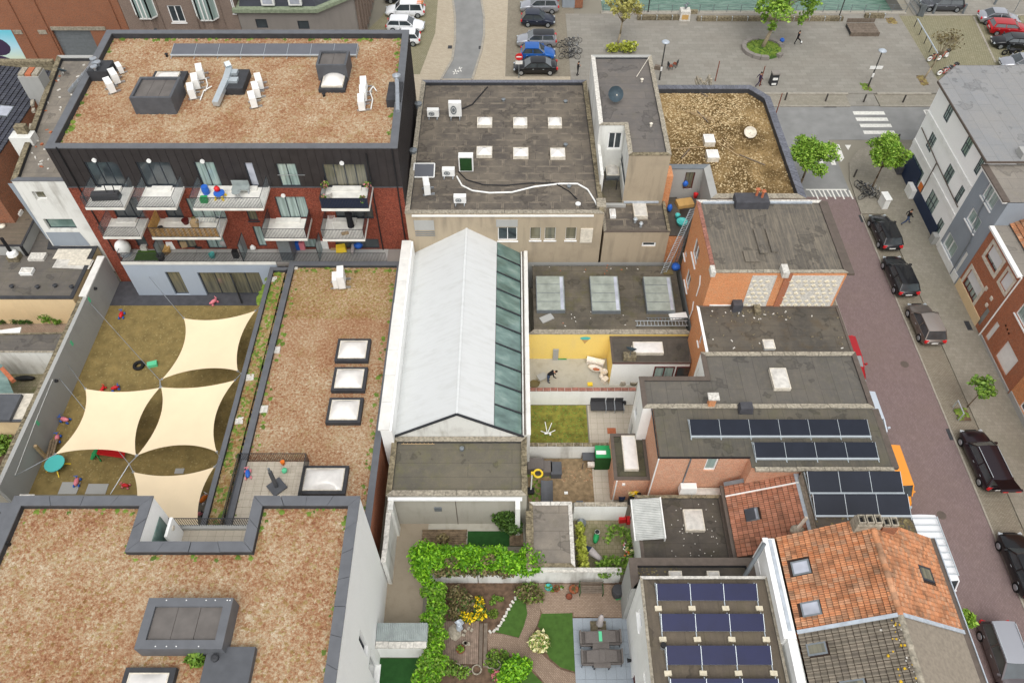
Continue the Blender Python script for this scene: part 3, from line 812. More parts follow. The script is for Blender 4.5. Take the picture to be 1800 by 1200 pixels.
def solar_row(label,x0,x1,y0,y1,z,n,mat='pv',dz=0.28,group='solar panel rows',lift=0.12,ballast=False,front=True,rot=0):
 T=Thing('solar_array',label,'solar panels',((x0+x1)/2,y0,z));w=(x1-x0)/n
 for i in range(n):
  a,b=x0+w*i+.015,x0+w*(i+1)-.015;m=MB()
  v=[(a,y0,z+lift),(b,y0,z+lift),(b,y1,z+lift+dz),(a,y1,z+lift+dz)]
  t=.035;m.add(v+[(p[0],p[1],p[2]-t)for p in v],[(7,6,5,4),(0,4,5,1),(1,5,6,2),(2,6,7,3),(3,7,4,0)])
  m.cm=1;e=.02
  sl=dz/(y1-y0)
  m.add([(a,y0,z+lift),(b,y0,z+lift),(b,y1,z+lift+dz),(a,y1,z+lift+dz)],[(0,1,2,3)])
  o=T.a('solar_panel',m,[MT['alu'],MT[mat]])
 for i in range(n+1):
  x=x0+w*i;m=MB();m.bar((x,y0-.28,z+.03),(x,y1+.2,z+.03),.05,.05);m.bar((x,y1-.05,z+.03),(x,y1-.05,z+lift+dz-.04),.04)
  m.bar((x,y0-.02,z+lift-.01),(x,y1,z+lift+dz-.01),.025,.05)
  T.a('mounting_rail',m,MT['alu'])
  if ballast:
   b=MB();b.obox(x,y0-.42,z,.38,.26,.14,rnd.uniform(-.06,.06));T.a('ballast_block',b,MT['ballast'])
 if front:
  m=MB();m.box(x0-.03,y0-.13,z+lift-.1,x1+.03,y0-.012,z+lift+.03);T.a('front_profile',m,MT['alu'])
 return T
def tile_slope(T,O,U,V,tw,tl,mat,keep=lambda u,v:True,name='roof_tile',limit=300,stagger=0.0,under='tile_gap_shade',curve=0.03,budget=None):
 "individual clay tiles on the plane O + u U + v V (u along the eave, v up the slope); the biggest ones seen are single parts"
 O,U,V=Vector(O),Vector(U),Vector(V);lu,lv=U.length,V.length;eu,ev=U/lu,V/lv;nz=eu.cross(ev).normalized()
 nu,nv=max(1,round(lu/tw)),max(1,round(lv/tl));a,b=lu/nu,lv/nv
 me_b=MB();k=4
 prof=[(i/k*a*0.92,curve*math.sin(i/k*math.pi*2)*-1+curve*.6)for i in range(k+1)]
 vs=[]
 for y,dz in((.015,.07),(b*.94,.012)):  # each course stops short, so the dark sheet shows as a shade line
  for x,z in prof:vs.append((x,y,z+dz))
 for x,z in prof:vs.append((x,.015,z-.02))
 fs=[(i,i+1,i+1+k+1,i+k+1)for i in range(k)]+[(2*(k+1)+i,2*(k+1)+i+1,i+1,i)for i in range(k)]
 me_b.add(vs,fs);me=me_b.mesh(name,MT[mat])
 Mx=Matrix((eu,ev,nz)).transposed();rot=Mx.to_euler()
 cells=[]
 for j in range(nv):
  for i in range(nu):
   u,v=i*a+(a*stagger if j%2 else 0),j*b
   if keep((u+a/2)/lu,(v+b/2)/lv):cells.append((u,v))
 cam_p=Vector((0,0,CH))
 cells.sort(key=lambda c:(O+eu*c[0]+ev*c[1]-cam_p).length)
 lim=min(limit,300)
 for u,v in cells[:lim]:
  p=O+eu*u+ev*v+nz*rnd.uniform(0,.012)-T.loc
  piece(name,me,T.o,p,(rot[0]+rnd.uniform(-.012,.012),rot[1]+rnd.uniform(-.02,.02),rot[2]+rnd.uniform(-.012,.012)))
 if cells[lim:]:
  r=MB()
  for u,v in cells[lim:]:
   z=rnd.uniform(0,.012)
   r.add([O+eu*(u+x)+ev*(v+y)+nz*(w+z)for x,y,w in vs],fs)
  T.a('roof_tiles',r,MT[mat+'_m']if mat+'_m' in MT else MT[mat],kind='stuff')
 m=MB();m.add([O-nz*.02,O+U-nz*.02,O+U+V-nz*.02,O+V-nz*.02],[(0,1,2,3)]);T.a('roof_deck',m,MT[under])
def on_slope(O,U,V,u,v,h=0.0):
 O,U,V=Vector(O),Vector(U),Vector(V);n=U.cross(V).normalized()
 return O+U*u+V*v+n*h
def roof_window(T,O,U,V,u0,v0,u1,v1,frame='steel_dull',glass='glass_pale',h=0.09):
 c=[(u0,v0),(u1,v0),(u1,v1),(u0,v1)]
 U_,V_=Vector(U),Vector(V);fu,fv=0.09/U_.length,0.09/V_.length
 m=MB();A=[on_slope(O,U,V,u,v,-.05)for u,v in c];B=[on_slope(O,U,V,u,v,h)for u,v in c]
 I=[on_slope(O,U,V,u,v,h)for u,v in((u0+fu,v0+fv),(u1-fu,v0+fv),(u1-fu,v1-fv),(u0+fu,v1-fv))]
 for i in range(4):
  j=(i+1)%4;m.add([A[i],A[j],B[j],B[i]],[(0,1,2,3)]);m.add([B[i],B[j],I[j],I[i]],[(0,1,2,3)])
 o=T.a('roof_window',m,MT[frame])
 g=MB();g.add([on_slope(O,U,V,u,v,h-.015)for u,v in((u0+fu*.8,v0+fv*.8),(u1-fu*.8,v0+fv*.8),(u1-fu*.8,v1-fv*.8),(u0+fu*.8,v1-fv*.8))],[(0,1,2,3)])
 T.a('pane',g,MT[glass],parent=o)
 return o
def railing(T,pts,z,h=1.0,step=0.13,mat='bars',parent=None,rail=0.04):
 m=MB()
 for a,b in zip(pts,pts[1:]):
  a,b=Vector((*a,z)),Vector((*b,z));L=(b-a).length;n=max(1,int(L/step))
  m.bar(a+Vector((0,0,h)),b+Vector((0,0,h)),rail,.03);m.bar(a+Vector((0,0,.08)),b+Vector((0,0,.08)),.03,.03)
  for i in range(n+1):
   p=a.lerp(b,i/n);m.bar(p+Vector((0,0,.08)),p+Vector((0,0,h-.015)),.03)
 return T.a('railing',m,MT[mat],parent=parent)
# ------------------------------------------------------------------ plants
def leaf_cloud(blobs,n,size,flatten=0.6):
 "quads spread through a set of ellipsoids, more on the outside"
 tot=sum(b[3]*b[4]*b[5]for b in blobs);Vs=[]
 for cx,cy,cz,rx,ry,rz in blobs:
  k=max(6,int(n*rx*ry*rz/tot));d=nrs.normal(size=(k,3));d/=np.linalg.norm(d,axis=1)[:,None]
  rad=nrs.rand(k)**0.38*(0.82+0.3*nrs.rand(k))
  c=d*rad[:,None]*np.array([rx,ry,rz])+np.array([cx,cy,cz])
  a=nrs.normal(size=(k,3));a[:,2]*=flatten;a/=np.linalg.norm(a,axis=1)[:,None]
  b=np.cross(a,nrs.normal(size=(k,3)));b/=np.linalg.norm(b,axis=1)[:,None]
  s=(size*(0.6+0.8*nrs.rand(k)))[:,None]
  Vs.append(np.stack([c-a*s-b*s*.15,c-b*s*.55,c+a*s,c+b*s*.55],1))
 V=np.concatenate(Vs);nq=len(V);F=np.arange(nq*4).reshape(nq,4)
 return V.reshape(-1,3),F
def crown_part(T,blobs,n,size,mat,name='crown',parent=None):
 V,F=leaf_cloud(blobs,n,size);V=V-np.array(tuple(T.loc));me=np_mesh(name,V,F,MT[mat])
 o=bpy.data.objects.new(name,me);COL.objects.link(o);o.parent=parent or T.o
 return o
def bush(name,label,cat,blobs,n,size,mat,loc=None,extra=None,group=None):
 b0=blobs[0];T=Thing(name,label,cat,loc or(b0[0],b0[1],0),group=group)
 m=MB()
 for b in blobs:
  for k in range(3):
   m.tube((b[0]+rnd.uniform(-.3,.3)*b[3],b[1]+rnd.uniform(-.3,.3)*b[4],max(0,b[2]-b[5])),(b[0]+rnd.uniform(-.6,.6)*b[3],b[1]+rnd.uniform(-.6,.6)*b[4],b[2]+b[5]*.6),.025,.008,5)
 T.a('stem',m,MT['bark'])
 crown_part(T,blobs,n,size,mat,'foliage')
 if extra:crown_part(T,blobs if len(extra)<4 else extra[3],extra[0],extra[1],extra[2],extra[4]if len(extra)>4 else 'flower')
 return T
def tree(label,x,y,h,crown_r,crown_c,mat,n=3000,leaf=0.16,trunk_r=0.12,lean=(0,0),blobs=9,bark='bark',group=None,spread=1.0,name='tree',zb=0.0,limbs=7,squash=0.85):
 T=Thing(name,label,'tree',(x,y,zb),group=group);m=MB();m.smooth=True
 cx,cy,cz=x+crown_c[0],y+crown_c[1],zb+crown_c[2]
 fork=Vector((x+(cx-x)*.6,y+(cy-y)*.6,zb+(cz-zb)*.62));mid=Vector((x,y,zb)).lerp(fork,.5)+Vector((.05,.04,0))
 m.tube((x,y,zb-.05),mid,trunk_r*1.15,trunk_r*.85,9);m.tube(mid,fork,trunk_r*.85,trunk_r*.65,9)
 bl=[]
 for i in range(blobs):
  t=2*math.pi*i/blobs+rnd.uniform(-.5,.5);rr=crown_r*rnd.uniform(.25,.82)*spread;zz=cz+crown_r*rnd.uniform(-.45,.6)*squash
  b=(cx+rr*math.cos(t),cy+rr*math.sin(t),zz,crown_r*rnd.uniform(.2,.46),crown_r*rnd.uniform(.2,.46),crown_r*rnd.uniform(.16,.38));bl.append(b)
 bl.append((cx,cy,cz+crown_r*.2,crown_r*.5,crown_r*.5,crown_r*.5))
 for i,b in enumerate(bl):
  p=Vector(b[:3]);k=fork.lerp(p,.5)+Vector((rnd.uniform(-.15,.15),rnd.uniform(-.15,.15),.1))
  m.tube(fork,k,trunk_r*.42,trunk_r*.25,6);m.tube(k,p,trunk_r*.25,trunk_r*.1,6)
  for q in range(limbs):
   e=p+Vector((rnd.uniform(-1,1)*b[3],rnd.uniform(-1,1)*b[4],rnd.uniform(-.6,1)*b[5]))
   m.tube(k.lerp(p,rnd.uniform(.2,1)),e,trunk_r*.1,trunk_r*.04,4)
 T.a('trunk',m,MT[bark]);crown_part(T,bl,n,leaf,mat)
 return T
# ------------------------------------------------------------------ vehicles
CARP={}
def paintm(name,c,metal=0.3,rough=0.28):
 if name not in CARP:
  m=N(name,rough,metal,0.5);m.col(C(c));m.b.inputs['Coat Weight'].default_value=0.45;m.b.inputs['Coat Roughness'].default_value=0.04;CARP[name]=m.mat
 return CARP[name]
def car(label,x,y,rz,paint,kind='hatch',L=4.2,Wd=1.78,H=1.46,roofc=None,group=None,z=0.0,tail_open=False,rails=False,cat='car'):
 T=Thing('parked_car' if kind!='van' else 'parked_van',label,cat,(x,y,z),R(rz),group)
 T.o.scale=(1.06,)*3;hl,hw=L/2,Wd/2;P=paint
 van=kind=='van';est=kind in('estate','suv','mpv');sed=kind=='sedan'
 belt=0.94 if kind!='suv' else 1.05
 if van:belt=1.15
 st=[(-hl,.42,belt-.28,.80),(-hl+.07,.3,belt-.08,.9),(-hl+.3,.24,belt,.965),(-hl*.55,.2,belt+.01,1.0),(0,.2,belt-.01,1.0),
  (hl*.42,.2,belt-.03,1.0),(hl-.75,.2,belt-.11,.97),(hl-.35,.22,belt-.2,.92),(hl-.1,.3,belt-.34,.8),(hl,.38,belt-.46,.66)]
 b=MB();b.smooth=True;rings=[]
 for xx,zb,zt,k in st:
  w=hw*k;cr=.04 if abs(xx)<hl-.2 else .015
  half=[(0,zb),(w*.86,zb),(w*.97,zb+.07),(w,zb+(zt-zb)*.35),(w*1.0,zb+(zt-zb)*.62),(w*.97,zt-.07),(w*.9,zt-.01),(w*.5,zt+cr*.8),(0,zt+cr)]
  rings.append([(xx,yy,zz)for yy,zz in half]+[(xx,-yy,zz)for yy,zz in half[-2:0:-1]])
 m=len(rings[0]);vs=[p for r in rings for p in r];fs=[]
 for i in range(len(rings)-1):
  for j in range(m):
   fs.append((i*m+j,(i+1)*m+j,(i+1)*m+(j+1)%m,i*m+(j+1)%m))
 fs=[tuple(reversed(f))for f in fs]
 fs.append(tuple(range(m)));fs.append(tuple(reversed(range((len(rings)-1)*m,len(rings)*m))))
 b.add(vs,fs)
 b.smooth=False
 T.a('body',b,P,w=0)
 # cabin
 wb=hl-(1.12 if not van else .75);wt=wb-(.72 if not van else .42);rb=-hl+(.12 if not sed else .55);rt=rb+(.38 if kind=='hatch' else .22 if est else .75 if sed else .1)
 bw,tw=hw*.93,hw*.72
 if van:bw,tw=hw*.96,hw*.9
 zb_,zt_=belt-.03,H-.075
 g=MB()
 B=[(wb,-bw,zb_-.05),(wb,bw,zb_-.05),(rb,bw,zb_),(rb,-bw,zb_)];Tp=[(wt,-tw,zt_),(wt,tw,zt_),(rt,tw,zt_),(rt,-tw,zt_)]
 g.add(B+Tp,[(0,1,5,4),(1,2,6,5),(2,3,7,6),(3,0,4,7),(4,5,6,7)])
 if not tail_open:T.a('cabin_glass',g,MT['glass'],w=0)
 else:T.a('cabin_glass',g,MT['glass'],w=0)
 r=MB();r.smooth=True
 x0r,x1r=(rt-.05,wt+.04)
 def rf(u,v):
  U,V=2*u-1,2*v-1;k=(1-.10*V*V*(1 if True else 0))
  return(x0r+(x1r-x0r)*u+(-.05*V*V if u>.99 else .03*V*V if u<.01 else 0),(tw+.03)*V*(1-.05*U*U),H-.025*abs(U)**3-.025*V*V)
 r.grid(rf,8,6);r.smooth=False
 top=MB()
 T.a('roof',r,roofc or P,w=0)
 p=MB()
 for i,(q,w2)in enumerate(zip(B,Tp)):
  e=1 if q[1]>0 else-1
  p.bar((q[0],q[1]+.006*e,q[2]),(w2[0],w2[1]+.014*e,w2[2]-.01),.07 if not est and not van else .09,.05)
 xm=(wt+rt)/2+.1
 for e in(-1,1):
  p.bar((xm,e*(bw+.004),zb_),(xm-.03,e*(tw+.012),zt_-.02),.07,.03)
  p.bar((wt,e*(tw+.02),zt_),(rt,e*(tw+.02),zt_),.06,.05)
  p.bar((wb,e*(bw+.01),zb_-.02),(rb,e*(bw+.01),zb_),.05,.05)
  if van or est:
   p.bar((rb+.08,e*(bw+.004),zb_),(rt+.06,e*(tw+.01),zt_-.02),.16,.04)
 if van:
  for e in(-1,1):
   p.add([(rb,e*(bw+.012),zb_),(xm,e*(bw+.012),zb_),(xm-.03,e*(tw+.02),zt_),(rt,e*(tw+.02),zt_)],[(0,1,2,3)])
  p.add([(rb-.01,-bw,zb_),(rb-.01,bw,zb_),(rt-.01,tw,zt_),(rt-.01,-tw,zt_)],[(0,1,2,3)])
 T.a('pillars',p,P,w=0)
 if rails:
  for e in(-1,1):
   k=MB();k.bar((wt-.1,e*(tw-.02),H+.02),(rt+.12,e*(tw-.02),H+.02),.035,.03);T.a('roof_rail',k,MT['alu'],w=0)
 for sx in(hl-.82,-hl+.78):
  for e in(-1,1):
   w=MB();w.tube((sx,e*(hw-.2),.32),(sx,e*(hw+.015),.32),.325,.325,18)
   wo=T.a('wheel',w,MT['rubber'],w=0)
   q=MB();q.tube((sx,e*(hw+.0),.32),(sx,e*(hw+.028),.32),.215,.2,12);T.a('rim',q,MT['steel'],w=0,parent=wo)
 for e in(-1,1):
  k=MB();k.obox(hl-.12,e*hw*.7,belt-.42,.18,.26,.1,-e*.45);T.a('headlight',k,MT['alu'],w=0)
  k=MB();k.obox(-hl+.07,e*hw*.76,belt-.3,.16,.3,.22,e*.35);T.a('taillight',k,MT['red'],w=0)
  k=MB();k.obox(wb-.25,e*(hw+.1),belt-.02,.12,.2,.13,e*.2);T.a('wing_mirror',k,P,w=0)
  k=MB();
  for xd in(xm+.35,xm-.75):k.box(xd,e*(hw+.0)-.012,belt-.22,xd+.16,e*(hw)+.012,belt-.19)
  T.a('door_handle',k,MT['alu'],w=0)
  k=MB()
  for xd in(wb-.15,xm+.02,rb+.85):k.box(xd-.006,e*(hw+.001)-.004,.34,xd+.006,e*(hw+.001)+.004,belt-.1)
  T.a('door_gap',k,MT['black'],w=0)
 k=MB();k.box(-hl-.012,-.26,belt-.42,-hl+.02,.26,belt-.31);T.a('number_plate',k,MT['whitepaint'],w=0)
 k=MB();k.box(hl-.02,-.26,.42,hl+.012,.26,.53);T.a('number_plate',k,MT['whitepaint'],w=0)
 k=MB();k.box(hl-.05,-.38,belt-.44,hl+.006,.38,belt-.36);T.a('grille',k,MT['black'],w=0)
 if tail_open:
  k=MB();k.add([(rt,-tw,H-.04),(rt,tw,H-.04),(rt-.95,bw*.8,H+.22),(rt-.95,-bw*.8,H+.22)],[(0,1,2,3),(3,2,1,0)])
  k.box(rt-1.05,-bw*.82,H+.12,rt-.9,bw*.82,H+.26);T.a('tailgate',k,P,w=0)
  k=MB();k.box(rt-1.07,-bw*.7,H+.13,rt-1.04,-bw*.3,H+.2);k.box(rt-1.07,bw*.3,H+.13,rt-1.04,bw*.7,H+.2);T.a('tailgate_light',k,MT['red'],w=0)
  k=MB();k.box(-hl+.1,-bw*.75,belt-.3,rt+.1,bw*.75,belt+.02);T.a('boot_floor',k,MT['fabric_black'],w=0)
 return T
# ------------------------------------------------------------------ people
def person(label,x,y,rz,pose,top='fabric_black',legs='fabric_black',hair='hair',h=1.75,z=0.0,name='person'):
 "one continuous skinned body; pose maps joints to local positions (x forward, y left, z up) for a 1.75 m figure"
 J={'pelvis':(0,0,.95),'waist':(0,0,1.1),'chest':(0,0,1.32),'neck':(.01,0,1.5),'head0':(.03,0,1.58),'head1':(.04,0,1.68),
  'shL':(0,.19,1.43),'elL':(-.02,.25,1.14),'haL':(.08,.26,.9),'fiL':(.11,.26,.8),'shR':(0,-.19,1.43),'elR':(-.02,-.25,1.14),'haR':(.08,-.26,.9),'fiR':(.11,-.26,.8),
  'hiL':(0,.1,.9),'knL':(.02,.11,.5),'anL':(0,.11,.09),'toL':(.18,.12,.04),'hiR':(0,-.1,.9),'knR':(.02,-.11,.5),'anR':(0,-.11,.09),'toR':(.18,-.12,.04)}
 J.update(pose)
 rad={'pelvis':.15,'waist':.135,'chest':.16,'neck':.055,'head0':.085,'head1':.1,'shL':.075,'shR':.075,'elL':.05,'elR':.05,'haL':.035,'haR':.035,'fiL':.03,'fiR':.03,
  'hiL':.1,'hiR':.1,'knL':.065,'knR':.065,'anL':.045,'anR':.045,'toL':.045,'toR':.045}
 E_=[('pelvis','waist'),('waist','chest'),('chest','neck'),('neck','head0'),('head0','head1'),('chest','shL'),('shL','elL'),('elL','haL'),('haL','fiL'),('chest','shR'),('shR','elR'),('elR','haR'),('haR','fiR'),
  ('pelvis','hiL'),('hiL','knL'),('knL','anL'),('anL','toL'),('pelvis','hiR'),('hiR','knR'),('knR','anR'),('anR','toR')]
 ks=list(J);s=h/1.75
 me=bpy.data.meshes.new('body_skeleton');me.from_pydata([tuple(c*s for c in J[k])for k in ks],[(ks.index(a),ks.index(b))for a,b in E_],[])
 tmp=bpy.data.objects.new('body_skeleton',me);COL.objects.link(tmp)
 md=tmp.modifiers.new('skin','SKIN');md.use_smooth_shade=True
 for i,k in enumerate(ks):
  me.skin_vertices[0].data[i].radius=(rad[k]*s,rad[k]*s*(.75 if k in('chest','waist','pelvis')else 1));me.skin_vertices[0].data[i].use_root=(k=='pelvis')
 sb=tmp.modifiers.new('sub','SUBSURF');sb.levels=2
 dg=bpy.context.evaluated_depsgraph_get();dg.update()
 bm=bpy.data.meshes.new_from_object(tmp.evaluated_get(dg));bpy.data.objects.remove(tmp)
 bm.name='body'
 for mm in(MT[top],MT[legs],MT['skin'],MT['black']):bm.materials.append(mm)
 def seg(p,a,b):
  a,b=Vector(J[a])*s,Vector(J[b])*s;d=b-a;t=max(0,min(1,(p-a).dot(d)/d.length_squared));return(a+d*t-p).length
 grp={0:[('waist','chest'),('chest','shL'),('shL','elL'),('elL','haL'),('chest','shR'),('shR','elR'),('elR','haR'),('pelvis','waist')],1:[('pelvis','hiL'),('hiL','knL'),('knL','anL'),('pelvis','hiR'),('hiR','knR'),('knR','anR')],
  2:[('neck','head0'),('head0','head1'),('haL','fiL'),('haR','fiR')],3:[('anL','toL'),('anR','toR')]}
 for f in bm.polygons:
  c=f.center;f.material_index=min(grp,key=lambda g:min(seg(c,a,b)-rad[a]*.4 for a,b in grp[g]));f.use_smooth=True
 T=Thing(name,label,'person',(x,y,z),R(rz))
 o=bpy.data.objects.new('body',bm);COL.objects.link(o);o.parent=T.o
 hd=Vector(J['head1'])*s;m=MB();m.smooth=True
 m.ico((hd.x-.02,hd.y,hd.z+.035),.108*s,1.05,.95,.95,10,7);T.a('hair',m,MT[hair],w=0)
 return T
def bicycle_proto(frame,name='bicycle',basket=False,guard=None):
 T=Thing(name,'x','bicycle',(0,0,0))
 for sx in(-.53,.53):
  w=MB();w.torus((sx,0,.34),.325,.022,20,5,ax='y');wo=T.a('wheel',w,MT['rubber'],w=0)
  s_=MB()
  for i in range(6):
   t=i*math.pi/6;s_.bar((sx-.31*math.cos(t),0,.34-.31*math.sin(t)),(sx+.31*math.cos(t),0,.34+.31*math.sin(t)),.006)
  if guard:s_.torus((sx,0,.34),.2,.09,16,4,ax='y')
  T.a('spokes',s_,guard or MT['steel'],w=0,parent=wo)
 f=MB();pts={'bb':(-.05,0,.28),'seat':(-.2,0,.78),'head':(.36,0,.82),'fork':(.53,0,.34),'rear':(-.53,0,.34)}
 for a,b in(('bb','seat'),('bb','head'),('seat','head'),('seat','rear'),('bb','rear'),('head','fork')):f.tube(pts[a],pts[b],.02,.02,6)
 T.a('frame',f,frame,w=0)
 h=MB();h.tube((.36,0,.82),(.32,0,1.02),.015,.015,6);h.tube((.3,-.28,1.02),(.3,.28,1.02),.014,.014,6);T.a('handlebar',h,MT['steel'],w=0)
 s=MB();s.obox(-.24,0,.86,.26,.14,.05,0,.8,.8);s.tube((-.2,0,.78),(-.23,0,.87),.014,.014,6);T.a('saddle',s,MT['black'],w=0)
 g=MB();g.obox(-.55,0,.7,.34,.12,.02);T.a('luggage_rack',g,MT['black'],w=0)
 if basket:b=MB();b.obox(.52,0,.8,.3,.34,.22,0,1.15,1.15);T.a('basket',b,MT['black'],w=0)
 return T.o
# ------------------------------------------------------------------ ground, roads, plaza, canal
def sheet(name,poly,z,mat,kind='structure'):
 m=MB();m.add([(x,y,z)for x,y in poly],[tuple(range(len(poly)))]);return struct(name,m,MT[mat],kind=kind)
def slab(name,poly,z0,z1,mat):
 m=MB();m.prism(poly,z0,z1,False);return struct(name,m,MT[mat])
YQ=W(1300,21).y;XC0,XC1=W(1058,12).x,W(1585,15).x
g=MB()
g.add([(-300,-80,-.03),(300,-80,-.03),(300,YQ,-.03),(-300,YQ,-.03)],[(0,1,2,3)])
g.add([(-300,YQ,-.03),(XC0,YQ,-.03),(XC0,260,-.03),(-300,260,-.03)],[(0,1,2,3)])
g.add([(XC1,YQ,-.03),(300,YQ,-.03),(300,260,-.03),(XC1,260,-.03)],[(0,1,2,3)])
g.add([(XC0,YQ+34,-.03),(XC1,YQ+34,-.03),(XC1,260,-.03),(XC0,260,-.03)],[(0,1,2,3)])
struct('ground',g,MT['ground'])
sheet('canal_water',rect(XC0-.5,YQ-.5,XC1+.5,YQ+35),-1.5,'water')
q=MB();q.add([(XC0,YQ,-2),(XC1,YQ,-2),(XC1,YQ,0),(XC0,YQ,0)],[(3,2,1,0)]);q.add([(XC0,YQ,-2),(XC0,YQ+34,-2),(XC0,YQ+34,0),(XC0,YQ,0)],[(0,1,2,3)])
q.add([(XC1,YQ,-2),(XC1,YQ+34,-2),(XC1,YQ+34,0),(XC1,YQ,0)],[(3,2,1,0)]);q.add([(XC0,YQ+34,-2),(XC1,YQ+34,-2),(XC1,YQ+34,0),(XC0,YQ+34,0)],[(0,1,2,3)])
struct('quay_wall',q,MT['stone_grey'])
slab('quay_edge',rect(XC0-.2,YQ-.7,XC1+.1,YQ+.02),-.02,.14,'kerb')
XF,XK=38.9,33.3 # east facade line and kerb of the long street
YR0,YR1=W(1500,246).y,W(1500,187).y # cross road
XS0,XS1=24.2,28.4
sheet('cross_road',rect(-80,YR0,120,YR1),0.0,'asphalt')
sheet('junction_road',rect(XS1-.9,W(1450,346).y,XK-.2,YR0+.02),-.004,'asphalt')
sheet('clinker_road',rect(XS1-.4,-40,XK,W(1450,346).y),0.0,'clinker')
sheet('parking_strip',rect(XK,-40,XK+2.1,55.5),.004,'parkpave')
sheet('parking_strip',rect(XS1-2.4,-40,XS1-.4,56.5),.004,'parkpave')
slab('pavement',rect(XK+2.1,-40,XF+8,55.5),-.02,.09,'sidewalk')
slab('pavement',rect(XS0-1,-40,XS1-2.4,56.5),-.02,.09,'sidewalk')
slab('pavement',[(XK-.05,55.5),(XF+8,55.5),(XF+8,66.2),(XK+4.6,66.2),(XK+2.4,65.2),(XK+.9,63.2),(XK+.2,60.5)],-.02,.09,'sidewalk')
slab('pavement',rect(XS0-6,56.5,XS1-.9,YR0-.4),-.02,.09,'sidewalk')
slab('pavement',rect(-80,YR0-2.6,XS0-6,YR0-.01),-.02,.1,'sidewalk')
slab('kerb',rect(XK-.12,-40,XK,55.5),-.02,.05,'kerb')
slab('kerb',rect(XS1-.52,-40,XS1-.4,56.5),-.02,.05,'kerb')
# plaza: pavement strip, step and slabs
XP0,XP1=W(1000,100).x,W(1640,130).x
slab('plaza',rect(XP0,YR1+2.3,XP1,YQ-.7),-.02,.12,'plaza')
slab('plaza_strip',rect(XP0,YR1+.02,W(1494,186).x,YR1+2.0),-.02,.1,'sidewalk')
slab('plaza_strip',rect(W(1546,186).x,YR1+.02,XP1+2,YR1+2.0),-.02,.1,'sidewalk')
slab('plaza_ramp',rect(W(1494,186).x+.05,YR1+.02,W(1546,186).x-.05,YR1+2.3),-.02,.04,'plaza')
slab('plaza_kerb',rect(XP0,YR1+2.0,W(1488,163).x,YR1+2.28),-.02,.22,'kerb')
slab('plaza_kerb',rect(W(1540,166).x,YR1+2.0,W(1636,168).x,YR1+2.28),-.02,.22,'kerb')
slab('plaza_kerb',rect(XP0,YR1-.12,W(1494,186).x,YR1+.015),-.02,.12,'kerb')
slab('plaza_kerb',rect(W(1546,186).x,YR1-.12,XP1+2,YR1+.015),-.02,.12,'kerb')
# forecourt west of the plaza with the curved lane
slab('forecourt',rect(W(728,60).x-.5,YR1+.02,XP0-.02,125),-.02,.08,'plaza_beige')
sheet('parking_bay',[tuple(W(x,y)[:2])for x,y in((728,132),(738,132),(765,60),(770,0),(690,0),(672,30),(640,60))],.09,'parkbay')
sheet('parking_bay',[tuple(W(x,y)[:2])for x,y in((888,136),(1012,136),(1008,0),(893,0))],.088,'parkpave')
lane=[(775,140),(795,105),(800,70),(800,30),(796,0),(790,-30),(840,-30),(846,0),(851,30),(851,60),(846,90),(830,140)]
sheet('curved_lane',[tuple(W(x,y)[:2])for x,y in lane],.094,'asphalt')
for pts in([(775,140),(795,105),(800,70),(800,30),(796,0),(790,-30)],[(830,140),(846,90),(851,60),(851,30),(846,0),(840,-30)]):
 k=MB()
 for a,b in zip(pts,pts[1:]):k.bar(W(*a,.1),W(*b,.1),.25,.1)
 struct('lane_kerb',k,MT['kerb'])
for a,b in(((845,84),(.5,.3)),((791,83),(.5,.3))):
 p=W(*a,.1);sheet('drain_grate',rect(p.x-.25,p.y-.35,p.x+.25,p.y+.35),.102,'membrane_dark')
p=W(1460,187);sheet('drain_grate',rect(p.x-.8,p.y-.25,p.x+.6,p.y-.02),.006,'membrane_dark')
for px,py in((1516,383),(1672,762),(1702,572)):
 p=W(px,py,.1);sheet('drain_grate',rect(p.x-.22,p.y-.5,p.x+.22,p.y+.5),.1 if px>1690 else .012,'membrane_dark')
# worn cycle symbol on the lane
k=MB()
for a,b in(((797,131),(812,119)),((802,128),(800,122)),((806,127),(808,118)),((796,126),(804,130)),((808,122),(811,126))):k.bar(W(*a,.1),W(*b,.1),.12,.008)
struct('road_marking',k,MT['paint'])
# zebra crossings, ladder marking, give-way mark
for y0,y1,xa,xb in((196,202,1500,1555),(207,213,1505,1560.5),(218,224,1512,1567),(230,236,1518,1573)):
 x0,ya,x1,yb=RC(0,xa,y0,xb,y1);sheet('zebra_stripe',rect(W(xa,(y0+y1)/2).x,ya,W(xb,(y0+y1)/2).x,yb),.006,'paint')
for a in([(1449,254),(1457,254),(1470,290),(1462,290)],[(1466,254),(1475,254),(1484,278),(1478,285)],[(1485,255),(1496,255),(1491,264)],[(1432,256),(1440,256),(1448,289),(1441,290)],[(1418,262),(1424,260),(1430,290),(1424,291)]):
 sheet('zebra_stripe',[tuple(W(x,y)[:2])for x,y in reversed(a)],.006,'paint')
x0,y0,x1,y1=RC(0,1416,332.5,1489,334.5);sheet('road_marking',rect(x0,y0,x1,y1),.006,'paint')
for i in range(10):
 a,b=(1424+i*7.6,334.5),(1431+i*7.6,350 if i%2 else 346);m=MB();m.bar(W(*a,.004),W(*b,.004),.14,.006);struct('road_marking',m,MT['paint'])
m=MB()
for a,b in(((1624,194),(1640,194)),((1624,194),(1632,207)),((1628,196),(1636,206)),((1628,197),(1640,197))):m.bar(W(*a,.004),W(*b,.004),.15,.006)
struct('road_marking',m,MT['paint'])
